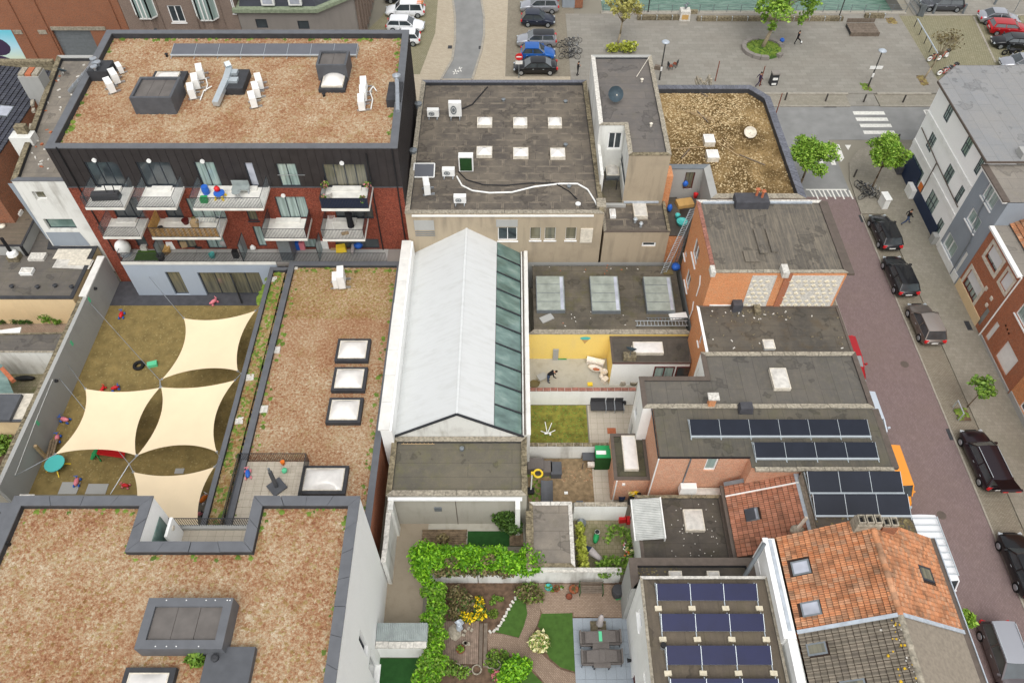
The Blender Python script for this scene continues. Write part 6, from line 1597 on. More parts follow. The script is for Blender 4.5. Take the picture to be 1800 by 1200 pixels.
S1=building('solar_house','pinkish brick house with green grey felt roof carrying two rows of dark solar panels',P_,ZS,'brick_pink','bit_S',par=.0,cw=.2,wins={0:[pw(P_[0],P_[1],(1244,805),(1256,827),frame='frame_white',glass='glass_curtain',fw=.1)],5:[pw(P_[5],P_[0],(1150,771),(1152,792),frame='frame_white')]})
m=MB();m.box(9.36,25.0,ZS-.12,15.2,25.045,ZS+.05);m.box(9.3,25.0,ZS-.12,9.36,28.76,ZS+.05);S1.a('roof_edge',m,MT['black'])
m=MB();m.box(24.06,24.3,ZS-.3,24.45,28.76,ZS-.02);S1.a('eaves_gutter',m,MT['gutter'])
coping_run(S1,((15.3,24.0),(24.05,24.0),(24.05,24.28),(15.3,24.28)),ZS+.12,.16,'stone_cop',.9)
p=onwall(P_[0],P_[1],(1212,812));m=MB();m.tube((9.42+p[0],25.0,2.8),(9.42+p[0],25.0,ZS-.15),.05,.05,8);S1.a('downpipe',m,MT['steel_dull'])
m=MB();m.tube((9.36,24.98,0.2),(9.36,24.98,ZS-.1),.05,.05,8);S1.a('downpipe',m,MT['whitepaint'])
x0,y0,x1,y1=RC(ZS+.2,1211,740,1531,764);solar_row('row of six dark solar panels nearer the chimney on the green grey roof',x0,x1,y0,y1+.05,ZS,6,'pv',.22,'solar panels on the green grey roof')
x0,y0,x1,y1=RC(ZS+.2,1324,780,1545,803);solar_row('row of four dark solar panels in front of the six panel row',x0,x1,y0,y1+.05,ZS,4,'pv',.22,'solar panels on the green grey roof')
# street side solar roof
S3=building('small_solar_house','narrow roof strewn with moss beside the street with two blocks of three tilted solar panels',[(18.2,19.0),(24.1,19.0),(24.1,23.98),(18.2,23.98)],7.0,'stone_cop','bit_L1',par=.0,cw=.2)
x0,y0,x1,y1=RC(7.25,1417,834,1590,863);solar_row('rear block of three tilted solar panels beside the red tiled roof',x0,x1,y0,y1+.1,7.0,3,'pv',.4,'tilted solar panels by the street')
x0,y0,x1,y1=RC(7.25,1427,874,1603,903);solar_row('front block of three tilted solar panels beside the twin chimneys',x0,x1,y0,y1+.1,7.0,3,'pv',.4,'tilted solar panels by the street')
tufts('roof_litter',rect(18.3,19.3,24.0,23.9),7.0,14,.08,'leaf_brown',None);tufts('roof_litter',rect(23.0,19.3,24.0,21.2),7.0,60,.08,'leaf_brown',None)
# ------------------------------------------------------------------ small rear buildings
N_=building('white_outhouse','flat roofed white outhouse with a satellite dish and long skylight next to the yellow wall',RP(2.95,1072,588,1214,637)[:2]+[(14.05,jy0-.02),(W(1072,588,2.95).x,jy0-.02)],2.95,'white','bit_D',par=.06,cop='gutter',cw=.12,walls={3:'yellow'})
bx=Vector(N_.poly[0]);by=Vector(N_.poly[1]);
N_.o.parent=None
for a,b,o in(((1151,644),(1182,662),dict(nx=2,frame='frame_brown',glass='glass_curtain',fw=.09)),((1190,644),(1216,662),dict(frame='frame_brown',glass='glass',name='door_frame',fw=.09))):
 w=pw(bx,by,a,b,**o);t=(by-bx).normalized();mm=MB()
 def PP(u,z,d=0.0,bx=bx,t=t):return(bx.x+t.x*u+t.y*(-d)*-1,bx.y+t.y*u-.06+d*1.0,z)
 window(N_,PP,w[0],w[1],w[2],w[3],o,0.03)
q=RC(N_.zr+.25,1112,601,1167,621);skylight(N_,*q,N_.zr,.25,.08,'dome_frame','dome_frame','dome')
m=MB();m.box(N_.poly[0][0],bx.y-.05,2.82,N_.poly[1][0],bx.y-.004,2.93);N_.a('red_fascia',m,MT['frame_brown'])
q=W(1106,632,N_.zr);dish('dark satellite dish on a rough block on the white outhouse roof',q.x,q.y,N_.zr+.5,.42,165,30,'dark_dish',.6);clutter('masonry_block','rough masonry block carrying the dish on the outhouse roof','block',1106,630,N_.zr,.95,.55,.5,'stone_mossy')
O_=building('skylight_shed','brick annex with mossy roof and a long narrow white skylight',[(7.0,25.6),(9.40,25.6),(9.40,29.2),(7.0,29.2)],3.0,'brick_pink','bit_O',par=.1,cop='gutter',cw=.2,wins={3:[(.5,1.6,.1,2.2,dict(frame='frame_white'))]})
x0,y0,x1,y1=RC(3.05,1092,766,1120,826)
O_.o.scale=(1,1,1);skylight(O_,W(1095,800,3.05).x,y0,W(1120,800,3.05).x,y1,O_.zr,.2,.08,'dome_frame','dome_frame','dome')
m=MB();m.tube((7.15,25.52,0),(7.15,25.52,2.9),.05,.05,8);O_.a('downpipe',m,MT['whitepaint'])
q=WY(1096,850,25.59);m=MB();m.box(q.x-.1,25.5,q.z-.1,q.x+.1,25.59,q.z+.1);O_.a('wall_lamp',m,MT['whitepaint'])
x0,y0,x1,y1=RC(2.6,1193,840,1290,866)
T_=building('low_rear_roof','small sunken mossy roof with a long skylight between brick wall and dark felt roof',[(x0,24.25),(x1+1,24.25),(x1+1,25.04),(x0,25.04)],2.6,'brick_pink','bit_O',par=.05,cop='gutter',cw=.1)
q=RC(2.9,1217,839,1284,858);m=MB();skylight(T_,q[0],24.35,q[2],24.95,2.55,.4,.06,'dome_frame','dome_frame','dome_dirty')
q=W(1208,838,3.6);m=MB();m.obox(q.x,24.75,2.9,1.15,.55,.75,0,.92,.8);T_.a('white_cover_box',m,MT['whitepaint'])
q=RC(1.8,1165,846,1193,865);m=MB();m.box(q[0]-.1,24.25,1.6,q[2]+.1,25.03,1.8);T_.a('lean_to_sheet',m,MT['wood_dark'])
ZP=3.3;px0=W(1123,930,ZP).x
P1=building('dark_felt_annex','annex with speckled dark felt roof, square beige skylight and a corrugated lean-to at its corner',[(px0,19.5),(13.9,19.5),(13.9,24.22),(10.0,24.22),(px0,24.22)][:3]+[(px0,24.22)],ZP,'white','bit_D',par=.12,cop='gutter',cw=.18,cops={0:('stone_mossy',.85),2:('stone_mossy',.9),3:('gutter',0)})
x0,y0,x1,y1=RC(P1.zr+.25,1200,895,1240,932);skylight(P1,x0,y0,x1,y1,P1.zr,.25,.1,'dome_frame','dome_frame','dome_dirty')
for k in range(46):q=W(rnd.uniform(1175,1265),rnd.uniform(885,980),P1.zr);m=MB();m.obox(q.x,q.y,P1.zr,.06,.05,.03,rnd.uniform(0,3));P1.a('litter',m,MT['stone_pale'])
x0,y0,x1,y1=RC(ZP+.15,1119,876,1168,948);m=MB();n=24
m.grid(lambda u,v:(px0-.35+(x1-px0+.35)*v,y0+(y1-y0)*u,ZP+.02+.28*v+.02*math.sin(u*n*6.283)),n*4,2,True);P1.a('corrugated_sheet',m,MT['corr_pale'])
m=MB();m.box(x1,y0,ZP-.1,x1+.08,y1,ZP+.4);P1.a('white_edge',m,MT['whitepaint']);m=MB();m.box(px0-.35,y0,ZP-.15,px0-.28,y1,ZP+.05);P1.a('gutter',m,MT['whitepaint'])
# red tiled lean-to roof
O1,U1,V1=(13.96,24.44,4.2),(0,-4.95,0),(4.15,0,1.85)
R1=Thing('red_tile_house','low house with red clay tile roof, small open roof window and white west wall','building',(16,22,0))
zf_=lambda x:4.2+1.85*(x-13.96)/4.15
m=MB();m.add([(13.95,24.44,0),(13.95,19.49,0),(13.95,19.49,4.15),(13.95,24.44,4.15)],[(0,1,2,3)]);R1.a('wall',m,MT['white'])
m=MB();m.add([(13.95,19.49,0),(18.1,19.49,0),(18.1,19.49,zf_(18.1)-.05),(13.95,19.49,4.15)],[(0,1,2,3)]);R1.a('wall',m,MT['wood_dark'])
m=MB();m.add([(18.15,24.45,0),(13.95,24.45,0),(13.95,24.45,4.15),(18.15,24.45,zf_(18.15)-.05)],[(0,1,2,3)]);R1.a('wall',m,MT['brick_orange'])
hw_=lambda u,v:not(.38<u<.58 and .2<v<.42)
tile_slope(R1,O1,U1,V1,.27,.33,'tile_red',keep=hw_,curve=.035)
rw=roof_window(R1,O1,U1,V1,.39,.22,.56,.40,'steel_dull','glass_pale',.12)
m=MB();m.add([on_slope(O1,U1,V1,u,v,h)for u,v,h in((.56,.22,.14),(.4,.22,.14),(.4,.36,.32),(.56,.36,.32))],[(0,1,2,3),(3,2,1,0)]);R1.a('open_sash',m,MT['pv_matt'],parent=rw)
m=MB();m.bar(on_slope(O1,U1,V1,.16,0,.1),on_slope(O1,U1,V1,.16,1.02,.1),.09,.05);R1.a('white_strip',m,MT['whitepaint'])
m=MB();m.box(13.72,19.4,4.02,13.95,24.5,4.17);R1.a('gutter',m,MT['gutter'])
m=MB();m.bar((18.15,19.4,6.12),(18.15,24.44,6.12),.32,.05);R1.a('zinc_flashing',m,MT['zinc']);m=MB();m.bar((13.96,24.52,4.3),(18.2,24.52,6.15),.28,.05);R1.a('lead_flashing',m,MT['steel_dull'])
q=W(1404,926,6.5);m=MB();m.smooth=True;m.ico((q.x,q.y,6.1),.38,1.2,.9,.7,10,6,.1);v_=R1.a('mortar_mound',m,MT['stone_cop']);m=MB();m.tube((q.x,q.y,6.1),(q.x+.35,q.y+.3,7.2),.13,.1,10);R1.a('flue',m,MT['dome_frame'],parent=v_)
# ------------------------------------------------------------------ orange and grey ridge roof houses
ZO=7.9;aN=W(1365,945,ZO);aS=W(1402,1112,ZO);yN,yS=aN.y,aS.y
zR=CH+ray(1532,908)[2]*(yN/ray(1532,908)[1]);xR=WY(1532,908,yN).x;xR2=WY(1580,1080,yS).x;xR=(xR+xR2)/2;xWE=(aN.x+aS.x)/2;xEE=24.15
def ridge_house(name,label,y0,y1,wt,et,tw,tl,wallm,keepW=lambda u,v:True,keepE=lambda u,v:True,curve=.03):
 T=Thing(name,label,'building',((xWE+xEE)/2,(y0+y1)/2,0))
 wall_face(T,(xWE-.1,y1),(xWE-.1,y0),0,ZO-.05,[],'white');wall_face(T,(xEE-.1,y0),(xEE-.1,y1),0,ZO-.05,[],wallm)
 for y,f in((y0,(0,1,2,3,4)),(y1,(4,3,2,1,0))):
  m=MB();m.add([(xWE-.1,y,0),(xEE-.1,y,0),(xEE-.1,y,ZO-.03),(xR,y,zR-.05),(xWE-.1,y,ZO-.03)],[f]);T.a('gable_wall',m,MT[wallm])
 OW,UW,VW=(xWE,y1,ZO),(0,-(y1-y0),0),(xR-xWE,0,zR-ZO);OE,UE,VE=(xEE,y0,ZO),(0,y1-y0,0),(xR-xEE,0,zR-ZO)
 tile_slope(T,OW,UW,VW,tw,tl,wt,keep=keepW,curve=curve)
 if et=='smooth':
  m=MB();m.add([OE,tuple(Vector(OE)+Vector(UE)),tuple(Vector(OE)+Vector(UE)+Vector(VE)),tuple(Vector(OE)+Vector(VE))],[(0,1,2,3)]);T.a('roof_slope',m,MT['tile_beige'])
 else:tile_slope(T,OE,UE,VE,.26,.17,et,keep=keepE,name='flat_roof_tile',limit=0,curve=.004)
 n=int((y1-y0)/.36)
 rm=MB();rm.smooth=True
 rm.grid(lambda u,v:(.17*math.cos(math.pi*v),-.02+.38*u,.13*math.sin(math.pi*v)-.03+.02*u),1,6,False);me=rm.mesh('ridge_tile',MT['stone_cop' if et=='smooth' else wt])
 for i in range(n):piece('ridge_tile',me,T.o,Vector((xR,y0+(y1-y0)*i/n,zR+.03))-T.loc,(rnd.uniform(-.03,.03),rnd.uniform(-.05,.05),0))
 return T,(OW,UW,VW),(OE,UE,VE)
def uvw(S,px,py):
 O,U,V=[Vector(k)for k in S];n=U.cross(V).normalized();d=Vector(ray(px,py));c=Vector((0,0,CH));t=(O-c).dot(n)/d.dot(n);p=c+d*t-O
 return p.dot(U)/U.length_squared,p.dot(V)/V.length_squared
SW_=((xWE,yN,ZO),(0,-(yN-yS),0),(xR-xWE,0,zR-ZO));SE_=((xEE,yS,ZO),(0,yN-yS,0),(xR-xEE,0,zR-ZO))
def box_uv(S,pts,ex=.02):
 q=[uvw(S,*p)for p in pts];return min(a[0]for a in q)-ex,min(a[1]for a in q)-ex,max(a[0]for a in q)+ex,max(a[1]for a in q)+ex
w1=box_uv(SW_,((1390,990),(1421,982),(1425,1007),(1395,1010)),0);w2=box_uv(SW_,((1408,1060),(1440,1055),(1445,1080),(1412,1084)),0);w3=box_uv(SE_,((1612,994),(1633,1000),(1640,1024),(1620,1018)),0)
inside=lambda B,e=.01:(lambda u,v:B[0]-e<u<B[2]+e and B[1]-e<v<B[3]+e)
OH,s1,s2=ridge_house('orange_tile_house','house with weathered orange clay tile roof, two roof windows and chimneys with square pots',yS+.02,yN,'tile_orange','tile_orange',.25,.30,'brick_orange',lambda u,v:not inside(w1)(u,v)and not inside(w2)(u,v),lambda u,v:not inside(w3)(u,v))
for B in(w1,w2):roof_window(OH,*s1,*B,'steel_dull','glass_pale')
roof_window(OH,*s2,*w3,'window_frame','glass_room')
yS2=9.3
SG=((xWE,yS,ZO),(0,-(yS-yS2),0),(xR-xWE,0,zR-ZO));w4=box_uv(SG,((1417,1133),(1450,1126),(1456,1147),(1422,1153)),0);w5=box_uv(SG,((1477,1197),(1520,1193),(1524,1212),(1480,1216)),0)
GH,s3,s4=ridge_house('grey_tile_house','house with grey tile roof, yellow lichen on the ridge and smooth beige street slope',yS2,yS-.02,'tile_grey','smooth',.34,.34,'brick_orange',lambda u,v:not inside(w4)(u,v)and not inside(w5)(u,v),curve=.045)
for B in(w4,w5):roof_window(GH,*s3,*B,'steel_dull','glass_room')
for i in range(46):
 v=1-abs(rnd.gauss(0,.1));u=rnd.random();
 if v<.3:continue
 p=on_slope(*s3,u,v,.06);m=MB();r=rnd.uniform(.02,.1);m.lathe(p.x,p.y,[(r,p.z),(r*.8,p.z+.03),(.01,p.z+.035)],7,1,rnd.uniform(.7,1.2));GH.a('lichen',m,MT['lichen' if rnd.random()<.6 else 'stone_pale'])
for S,T in((s1,OH),(s2,OH)):
 a,b=(0,1)if S is s1 else(0,1)
 e=1.0 if S is s1 else 0.0
 m=MB();m.bar(on_slope(*S,e,0,.1),on_slope(*S,e,1,.1),.2,.07);T.a('zinc_verge',m,MT['zinc'])
m=MB();m.box(xEE-.02,yS2,ZO-.16,xEE+.32,yN,ZO-.03);OH.a('street_gutter',m,MT['gutter']);m=MB();m.bar((xEE+.34,yS2,ZO-.0),(xEE+.34,yN,ZO-.0),.06,.08);OH.a('gutter_rim',m,MT['zinc'])
for i,(x0,x1)in enumerate(((1512,1556),(1560,1588))):
 a,b=WY(x0,903,yN-.3),WY(x1,903,yN-.3);zc_=zR+.3 if i==0 else zR+.0;m=MB();m.box(a.x,yN-.7,zR-2.2,b.x,yN-.04,zc_);c_=OH.a('chimney',m,MT['stone_cop' if i==0 else 'brick_old'])
 k=3 if i==0 else 2;wd=(b.x-a.x)/k
 for j in range(k):
  m=MB();xx=a.x+wd*j;
  for bx_ in((xx+.03,yN-.62,xx+.09,yN-.12),(xx+wd-.09,yN-.62,xx+wd-.03,yN-.12)):m.box(bx_[0],bx_[1],zc_,bx_[2],bx_[3],zc_+.25)
  m.box(xx+.09,yN-.62,zc_,xx+wd-.09,yN-.56,zc_+.25);m.box(xx+.09,yN-.18,zc_,xx+wd-.09,yN-.12,zc_+.25);OH.a('chimney_pot',m,MT['stone_cop'],parent=c_)
  m=MB();m.box(xx+.09,yN-.56,zc_+.01,xx+wd-.09,yN-.18,zc_+.03);OH.a('flue_opening',m,MT['black'],parent=c_)
# white parapet/fascia and gutter on the yard side
m=MB();m.box(xWE-.75,yS-.3,0,xWE-.12,yN-.02,ZO-.02);OH.a('yard_wall',m,MT['white']);m=MB();m.box(xWE-.5,yS+.1,ZO-.1,xWE-.3,yN-.1,ZO+.04);OH.a('zinc_gutter',m,MT['zinc'])
coping_run(OH,((xWE-.82,yS-.3),(xWE-.82,yN),(xWE-.52,yN),(xWE-.52,yS-.3)),ZO+.05,.1,'frame_white',0)
m=MB();m.box(xWE-.55,yS2,0,xWE-.12,yS-.32,ZO-.1);GH.a('yard_wall',m,MT['white']);coping_run(GH,((xWE-.62,yS2),(xWE-.62,yS-.32),(xWE-.35,yS-.32),(xWE-.35,yS2)),ZO-.0,.1,'frame_white',0)
xq=xWE-.75
for(a,b,o)in(((1330,975),(1338,1013),dict(frame='frame_white',glass='glass',fw=.1)),):
 u0,z0=onwall((xq,yN),(xq,yS),a);u1,z1=onwall((xq,yN),(xq,yS),b)
 def PQ(u,z,d=0.0):return(xq-.05+d,yN-u,z)
 window(OH,PQ,min(u0,u1),max(u0,u1),min(z0,z1),max(z0,z1),o,0.03)
m=MB();a=WX(1345,955,xq-.1);b=WX(1309,1012,xq-.9);m.tube((xq-.15,a.y,a.z),(b.x,b.y,b.z),.12,.12,10);OH.a('downpipe',m,MT['steel_dull'])
# ------------------------------------------------------------------ solar roof house at the bottom and its narrow neighbour
ZQ=7.1;qx_,qy_=W(1126,1013,ZQ).x,W(1126,1013,ZQ).y;QP=[(qx_,8.6),(xq-.02,8.6),(xq-.02,qy_),(qx_,qy_)]
qw=lambda a,b,**o:pw(QP[3],QP[0],a,b,**o)
Q_=building('panel_house','white house with brown felt roof carrying ballasted rows of navy solar panels',QP,ZQ,'white','bit_Q',par=.12,cop='stone_cop',cw=.12,cops={2:('stone_pale',0)},
 wins={3:[qw((1125,1066),(1124,1110),frame='frame_white',sill=1,glass='glass_pale'),qw((1104,1080),(1112,1160),frame='frame_white',glass='glass_pale',nx=2),qw((1133,1178),(1135,1230),frame='frame_white'),qw((1115,1180),(1112,1225),frame='frame_brown')]})
rows=[((1156,1024),(1333,1053)),((1164,1077),(1345,1107)),((1173,1133),(1358,1166)),((1181,1191),(1372,1225))]
for i,(a,b)in enumerate(rows):
 x0=W(a[0],b[1],ZQ+.1).x;x1=W(b[0],b[1],ZQ+.1).x;y0,y1=W(a[0],b[1],ZQ+.18).y,W(a[0],a[1],ZQ+.4).y
 solar_row(f'{["rearmost","second","third","foremost"][i]} row of navy solar panels held by cream blocks on the brown felt roof',x0,x1,y0,y1,Q_.zr,3,'pv_blue',.3,'navy solar panel rows',.14,True,False)
q=W(1164,1138,Q_.zr);m=MB();m.lathe(q.x,q.y,[(.12,Q_.zr),(.12,Q_.zr+.35),(.1,Q_.zr+.4)],10);Q_.a('flue',m,MT['steel']);m=MB();m.lathe(q.x,q.y,[(.15,Q_.zr+.4),(.15,Q_.zr+.55)],10);Q_.a('flue_cap',m,MT['black'])
for px in((1105,1064),(1110,1160)):w_=onwall(QP[3],QP[0],px);m=MB();m.tube((qx_-.02,qy_-w_[0],w_[1]),(qx_-.25,qy_-w_[0],w_[1]),.09,.14,8);Q_.a('wall_lamp',m,MT['black'])
n2x=W(1107,990,5.3).x
Q2=building('narrow_back_building','narrow grey white back extension with a leaf strewn roof behind the panel house',[(n2x,qy_+.02),(xq-.02,qy_+.02),(xq-.02,19.0),(n2x,19.0)],5.3,'concrete','bit_D',par=.35,cop='gutter',cw=.45,nocop=(0,),wins={3:[pw((n2x,19.0),(n2x,qy_),(1109,1028),(1104,1062),frame='frame_white',glass='glass_curtain')]})
for a in((1175,1003,1199,1011),(1242,1003,1265,1011)):x0,y0,x1,y1=RC(Q2.zr+.3,*a);skylight(Q2,x0,y0-.3,x1,y1,Q2.zr,.3,.08,'dome_frame','dome_frame','dome_dirty')
tufts('roof_litter',rect(n2x+.5,qy_+.1,n2x+3,18.6),Q2.zr,40,.07,'leaf_brown',None)
# shed roofs and walls around the yards
U_=building('grey_shed','small shed with grey slab roof and crumbling stone edge',RP(2.5,931,882,1010,995),2.5,'white_dirty','bit_E',par=.08,cop='stone_cop',cw=.22,cops={0:('stone_mossy',0),1:('stone_pale',.42),2:('stone_pale',.8),3:('stone_mossy',.6)})
V_=building('tin_shed','lean-to with corrugated grey roof and beige parapet beside the tall white wall',RP(2.3,664,1096,750,1134),2.3,'white','corr',par=.0)
m=MB();x0,y0,x1,y1=RC(2.35,664,1096,750,1126);m.grid(lambda u,v:(x0+(x1-x0)*u,y0+(y1-y0)*v,2.36+.2*v+.02*math.sin(u*26*6.283)),104,2);V_.a('corrugated_sheet',m,MT['corr'])
coping_run(V_,((x0,y0-.42),(x1,y0-.42),(x1,y0-.04),(x0,y0-.04)),2.38,.1,'stone_pale',.7)
def garden_wall(label,x0,y0,x1,y1,h,mat,cop,stone,w=.24,z0=0):
 T=Thing('garden_wall',label,'wall',((x0+x1)/2,(y0+y1)/2,z0));a,b=Vector((x0,y0)),Vector((x1,y1));d=(b-a).normalized();n=Vector((-d.y,d.x))*w/2
 m=MB();m.prism([tuple(a-n),tuple(b-n),tuple(b+n),tuple(a+n)],z0,h-.05);T.a('wall',m,MT[mat]);n=n*1.25
 coping_run(T,(tuple(a-n),tuple(b-n),tuple(b+n),tuple(a+n)),h,.06,cop,stone);return T
y_=W(1000,686,1.92).y+.12;garden_wall('white yard wall with red brown coping between the yellow yard and the small lawn',jx0,y_,W(1118,686,1.92).x,y_,1.92,'white','brick_cop',.55)
y_=W(1000,783,1.75).y+.12;garden_wall('white yard wall with grey stone coping between the small lawn and the earth yard',jx0,y_,6.98,y_,1.75,'white_dirty','stone_mossy',.6)
y_=W(1060,889,2.2).y+.14;garden_wall('white yard wall with beige coping north of the tiled yard',W(1010,889,2.2).x,y_,px0-.4,y_,2.2,'white','stone_cop',.7)
y_=W(1000,1004,1.92).y+.12;garden_wall('long dirty white garden wall with crumbling coping behind the brick patio',W(840,1004,1.92).x,y_,n2x-.02,y_,1.92,'white_dirty','stone_pale',.5)
garden_wall('low garden wall under the ivy hedge',W(742,1010,1.9).x,y_,W(838,1004,1.92).x,y_,1.85,'white_dirty','stone_mossy',.5)
xh_=xq1-.15;garden_wall('mossy stone topped boundary wall between the garage yard and the earth yard',xh_,W(900,1000,2.6).y,xh_,qy0-.3,2.6,'white_dirty','stone_mossy',.45,.3)
xs_=W(700,925,0).x-.14;garden_wall('white boundary wall left of the concrete path',xs_,W(679,1026,0).y,xs_,qy0-.05,3.6,'white_dirty','stone_pale',.9,.25)
xm_=W(745,1090,.5).x
m=MB();m.box(jx0,W(930,585,2).y-4.5,0,jx0+.05,jy0-.05,1.9)
# ------------------------------------------------------------------ old buildings at the left edge
Z1=10.3;E1p=[(-39.5,48.0),(-34.95,48.0),(-35.75,65.9),(-42.4,65.9)]
E1=building('white_gable_building','patched white rendered rear building with crumbling flat roof and two recessed windows',E1p,Z1,'white_dirty','bit_E',par=.35,cop='stone_mossy',cw=.4,cops={0:('coping',0),1:('stone_mossy',0),2:('concrete',0),3:('stone_mossy',.8)},
 wins={0:[pw(E1p[0],E1p[1],(55,337),(85,352),glass='glass_room',frame='frame_white',sill=0),pw(E1p[0],E1p[1],(75,385),(138,404),glass='glass_green')]},reveal=.28)
for a in((20,322,30,420),(80,408,160,432)):
 p,q=onwall(E1p[0],E1p[1],a[:2]),onwall(E1p[0],E1p[1],a[2:])
 u0,u1=max(.02,min(p[0],q[0])),min(4.5,max(p[0],q[0]));z0_,z1_=sorted((p[1],q[1]));m=MB();m.add([(E1p[0][0]+u0,47.985,z0_),(E1p[0][0]+u1,47.985,z0_),(E1p[0][0]+u1-.3,47.985,z1_),(E1p[0][0]+u0,47.985,z1_)],[(0,1,2,3)]);E1.a('render_patch',m,MT['bluegrey'])
q=RC(Z1+1.3,40,119,66,134);m=MB();m.box(q[0]+.0,q[1],6,q[2],q[3],Z1+1.2);c_=E1.a('chimney',m,MT['concrete'])
for j in range(3):m=MB();w_=(q[2]-q[0])/3;m.box(q[0]+w_*j+.05,q[1]+.1,Z1+1.2,q[0]+w_*(j+1)-.05,q[3]-.1,Z1+1.4);E1.a('chimney_brick',m,MT['terracotta' if j%2 else 'stone_cop'],parent=c_)
q=RC(Z1+1.2,26,215,34,222);m=MB();m.box(q[0],q[1],6,q[2]+.3,q[3],Z1+1.1);E1.a('chimney',m,MT['stone_mossy']);q=W(40,240,Z1+.2);m=MB();m.box(q.x-.9,q.y-.5,8.6,q.x+.9,q.y+.5,Z1+.4);E1.a('stair_head',m,MT['white_dirty'])
q=W(112,133,E1.zr);dish('dark dish lying tilted on the crumbling roof at upper left',q.x,q.y,E1.zr,.4,150,50,'dark_dish',.4)
for k in range(90):
 a=W(rnd.uniform(25,165),rnd.uniform(110,300),E1.zr)
 if-41.5+abs(a.y-48)*-.0<a.x<-35.4 and 48.6<a.y<65 and a.x>-39.2-(a.y-48)*.15:m=MB();m.obox(a.x,a.y,E1.zr,rnd.uniform(.08,.35),rnd.uniform(.06,.2),rnd.uniform(.03,.12),rnd.uniform(0,3));E1.a('rubble',m,MT['stone_pale' if k%3 else 'terracotta'])
for px,py,l in((58,183,.8),(55,230,1.6),(60,196,.5)):q=W(px,py,E1.zr);m=MB();m.obox(q.x,q.y,E1.zr,.25,l,.2,.3);E1.a('rubble',m,MT['stone_cop'])
SL=Thing('slate_roof_house','house with blue black tiled roof and a pale roof window at the left edge','building',(-48,55,0))
sO,sU,sV=(-42.6,49.8,9.6),(0,15.2,0),(-8,0,1.2)
sS=((-50.8,65,10.6),(0,-15.2,0),(8,0,-1.4));sS=((-42.9,49.8,9.2),(0,15.2,0),(-8,0,1.0))
w6=box_uv(sS,((0,187),(14,187),(15,204),(0,205)),0)
tile_slope(SL,*sS,.34,.42,'slate',keep=lambda u,v:not inside(w6)(u,v),curve=.02);roof_window(SL,*sS,*w6,'steel_dull','glass_pale')
m=MB();m.box(-52,49.8,0,-42.95,65,9.1);SL.a('wall',m,MT['brick_old']);m=MB();m.box(-50.9,65.02,0,-42.7,65.5,10.2);SL.a('parapet',m,MT['stone_mossy'])
# low roofs
zl=3.2
W1p=[(-62,41.9),(-35.65,41.9),(-35.65,47.9),(-39.6,47.9),(-40.9,54),(-62,54)]
W1=building('low_left_roof','low dark felt roof with loose white sheets, hatch and small vents at the left',W1p,zl,'cream','bit_W',par=.12,cop='membrane_dark',cw=.3)
zw_=W1.zr
for lab,a,h in(('large dirty white sheet lying on the low felt roof below the white gable',(108,427,153,456),.06),('second white sheet half under the big one on the low felt roof',(100,456,158,472),.03),('narrow white sheet on top of the other sheets',(124,456,158,466),.1)):
 q=RC(zw_+h,*a);m=MB();m.obox((q[0]+q[2])/2,(q[1]+q[3])/2,zw_+h,q[2]-q[0],q[3]-q[1],.04,rnd.uniform(-.06,.02));single('loose_sheet',m,MT['dome_dirty' if h<.05 else 'dome_frame'],lab,'sheet',((q[0]+q[2])/2,(q[1]+q[3])/2,zw_))
x0,y0,x1,y1=RC(zw_+.3,38,470,54,480);skylight(W1,x0,y0,x1,y1,zw_,.25,.3,'whitepaint','whitepaint','dome_dirty',0,True)
x0,y0,x1,y1=RC(zw_+.3,54,443,75,455);m=MB();m.box(x0,y0,zw_,x1,y1,zw_+.25);W1.a('hatch',m,MT['stone_pale'])
for px,py in((22,505),(67,506),(98,504),(127,506)):q=W(px,py,zw_);m=MB();m.lathe(q.x,q.y,[(.13,zw_),(.13,zw_+.2),(.2,zw_+.22),(.02,zw_+.32)],8);W1.a('vent',m,MT['membrane_dark'])
W2=building('rippled_roof_shed','brown rippled felt roof with a small white skylight at the left edge',[(-62,W(20,432,4.2).y),(W(38,432,4.2).x,W(20,432,4.2).y),(-41.6,53.9),(-62,53.9)],4.2,'concrete','bit_WB',par=.06,cop='membrane_dark',cw=.15,z0=zw_+.01)
x0,y0,x1,y1=RC(W2.zr+.3,14,368,34,376);skylight(W2,x0,y0,x1,y1,W2.zr,.25,.1,'whitepaint','whitepaint','dome_dirty')
q=W(5,399,W2.zr);m=MB();m.smooth=True;m.ico((q.x,q.y,W2.zr+.1),.3,1,1,.6);W2.a('roof_vent',m,MT['dome_frame'])
q=W(28,455,zw_);m=MB();m.obox(q.x,q.y,zw_,.9,.8,.5);c_=W1.a('chimney_base',m,MT['stone_mossy']);m=MB();m.lathe(q.x,q.y,[(.45,zw_+.5),(.4,zw_+.8),(.15,zw_+.95)],12);W1.a('lead_collar',m,MT['whitepaint'],parent=c_);m=MB();m.tube((q.x,q.y,zw_+.9),(q.x,q.y,zw_+2.4),.14,.14,10);W1.a('chimney_pipe',m,MT['black'],parent=c_)
q=W(48,449,zw_);m=MB();m.tube((q.x,q.y,zw_),(q.x,q.y,zw_+1.1),.13,.13,8);W1.a('pipe',m,MT['black'])
B0=building('pale_back_building','pale rendered building behind the rippled roof at the left edge',[(-64,54.1),(-41.1,54.1),(-42.0,58),(-64,58)],7.0,'white_dirty','bit_E',par=.2,cop='membrane_dark',cw=.3)
q=RC(0,0,600,115,569);
sheet('yard_soil',rect(-52,W(50,602).y,XW-.64,41.85),.006,'garden_brick')
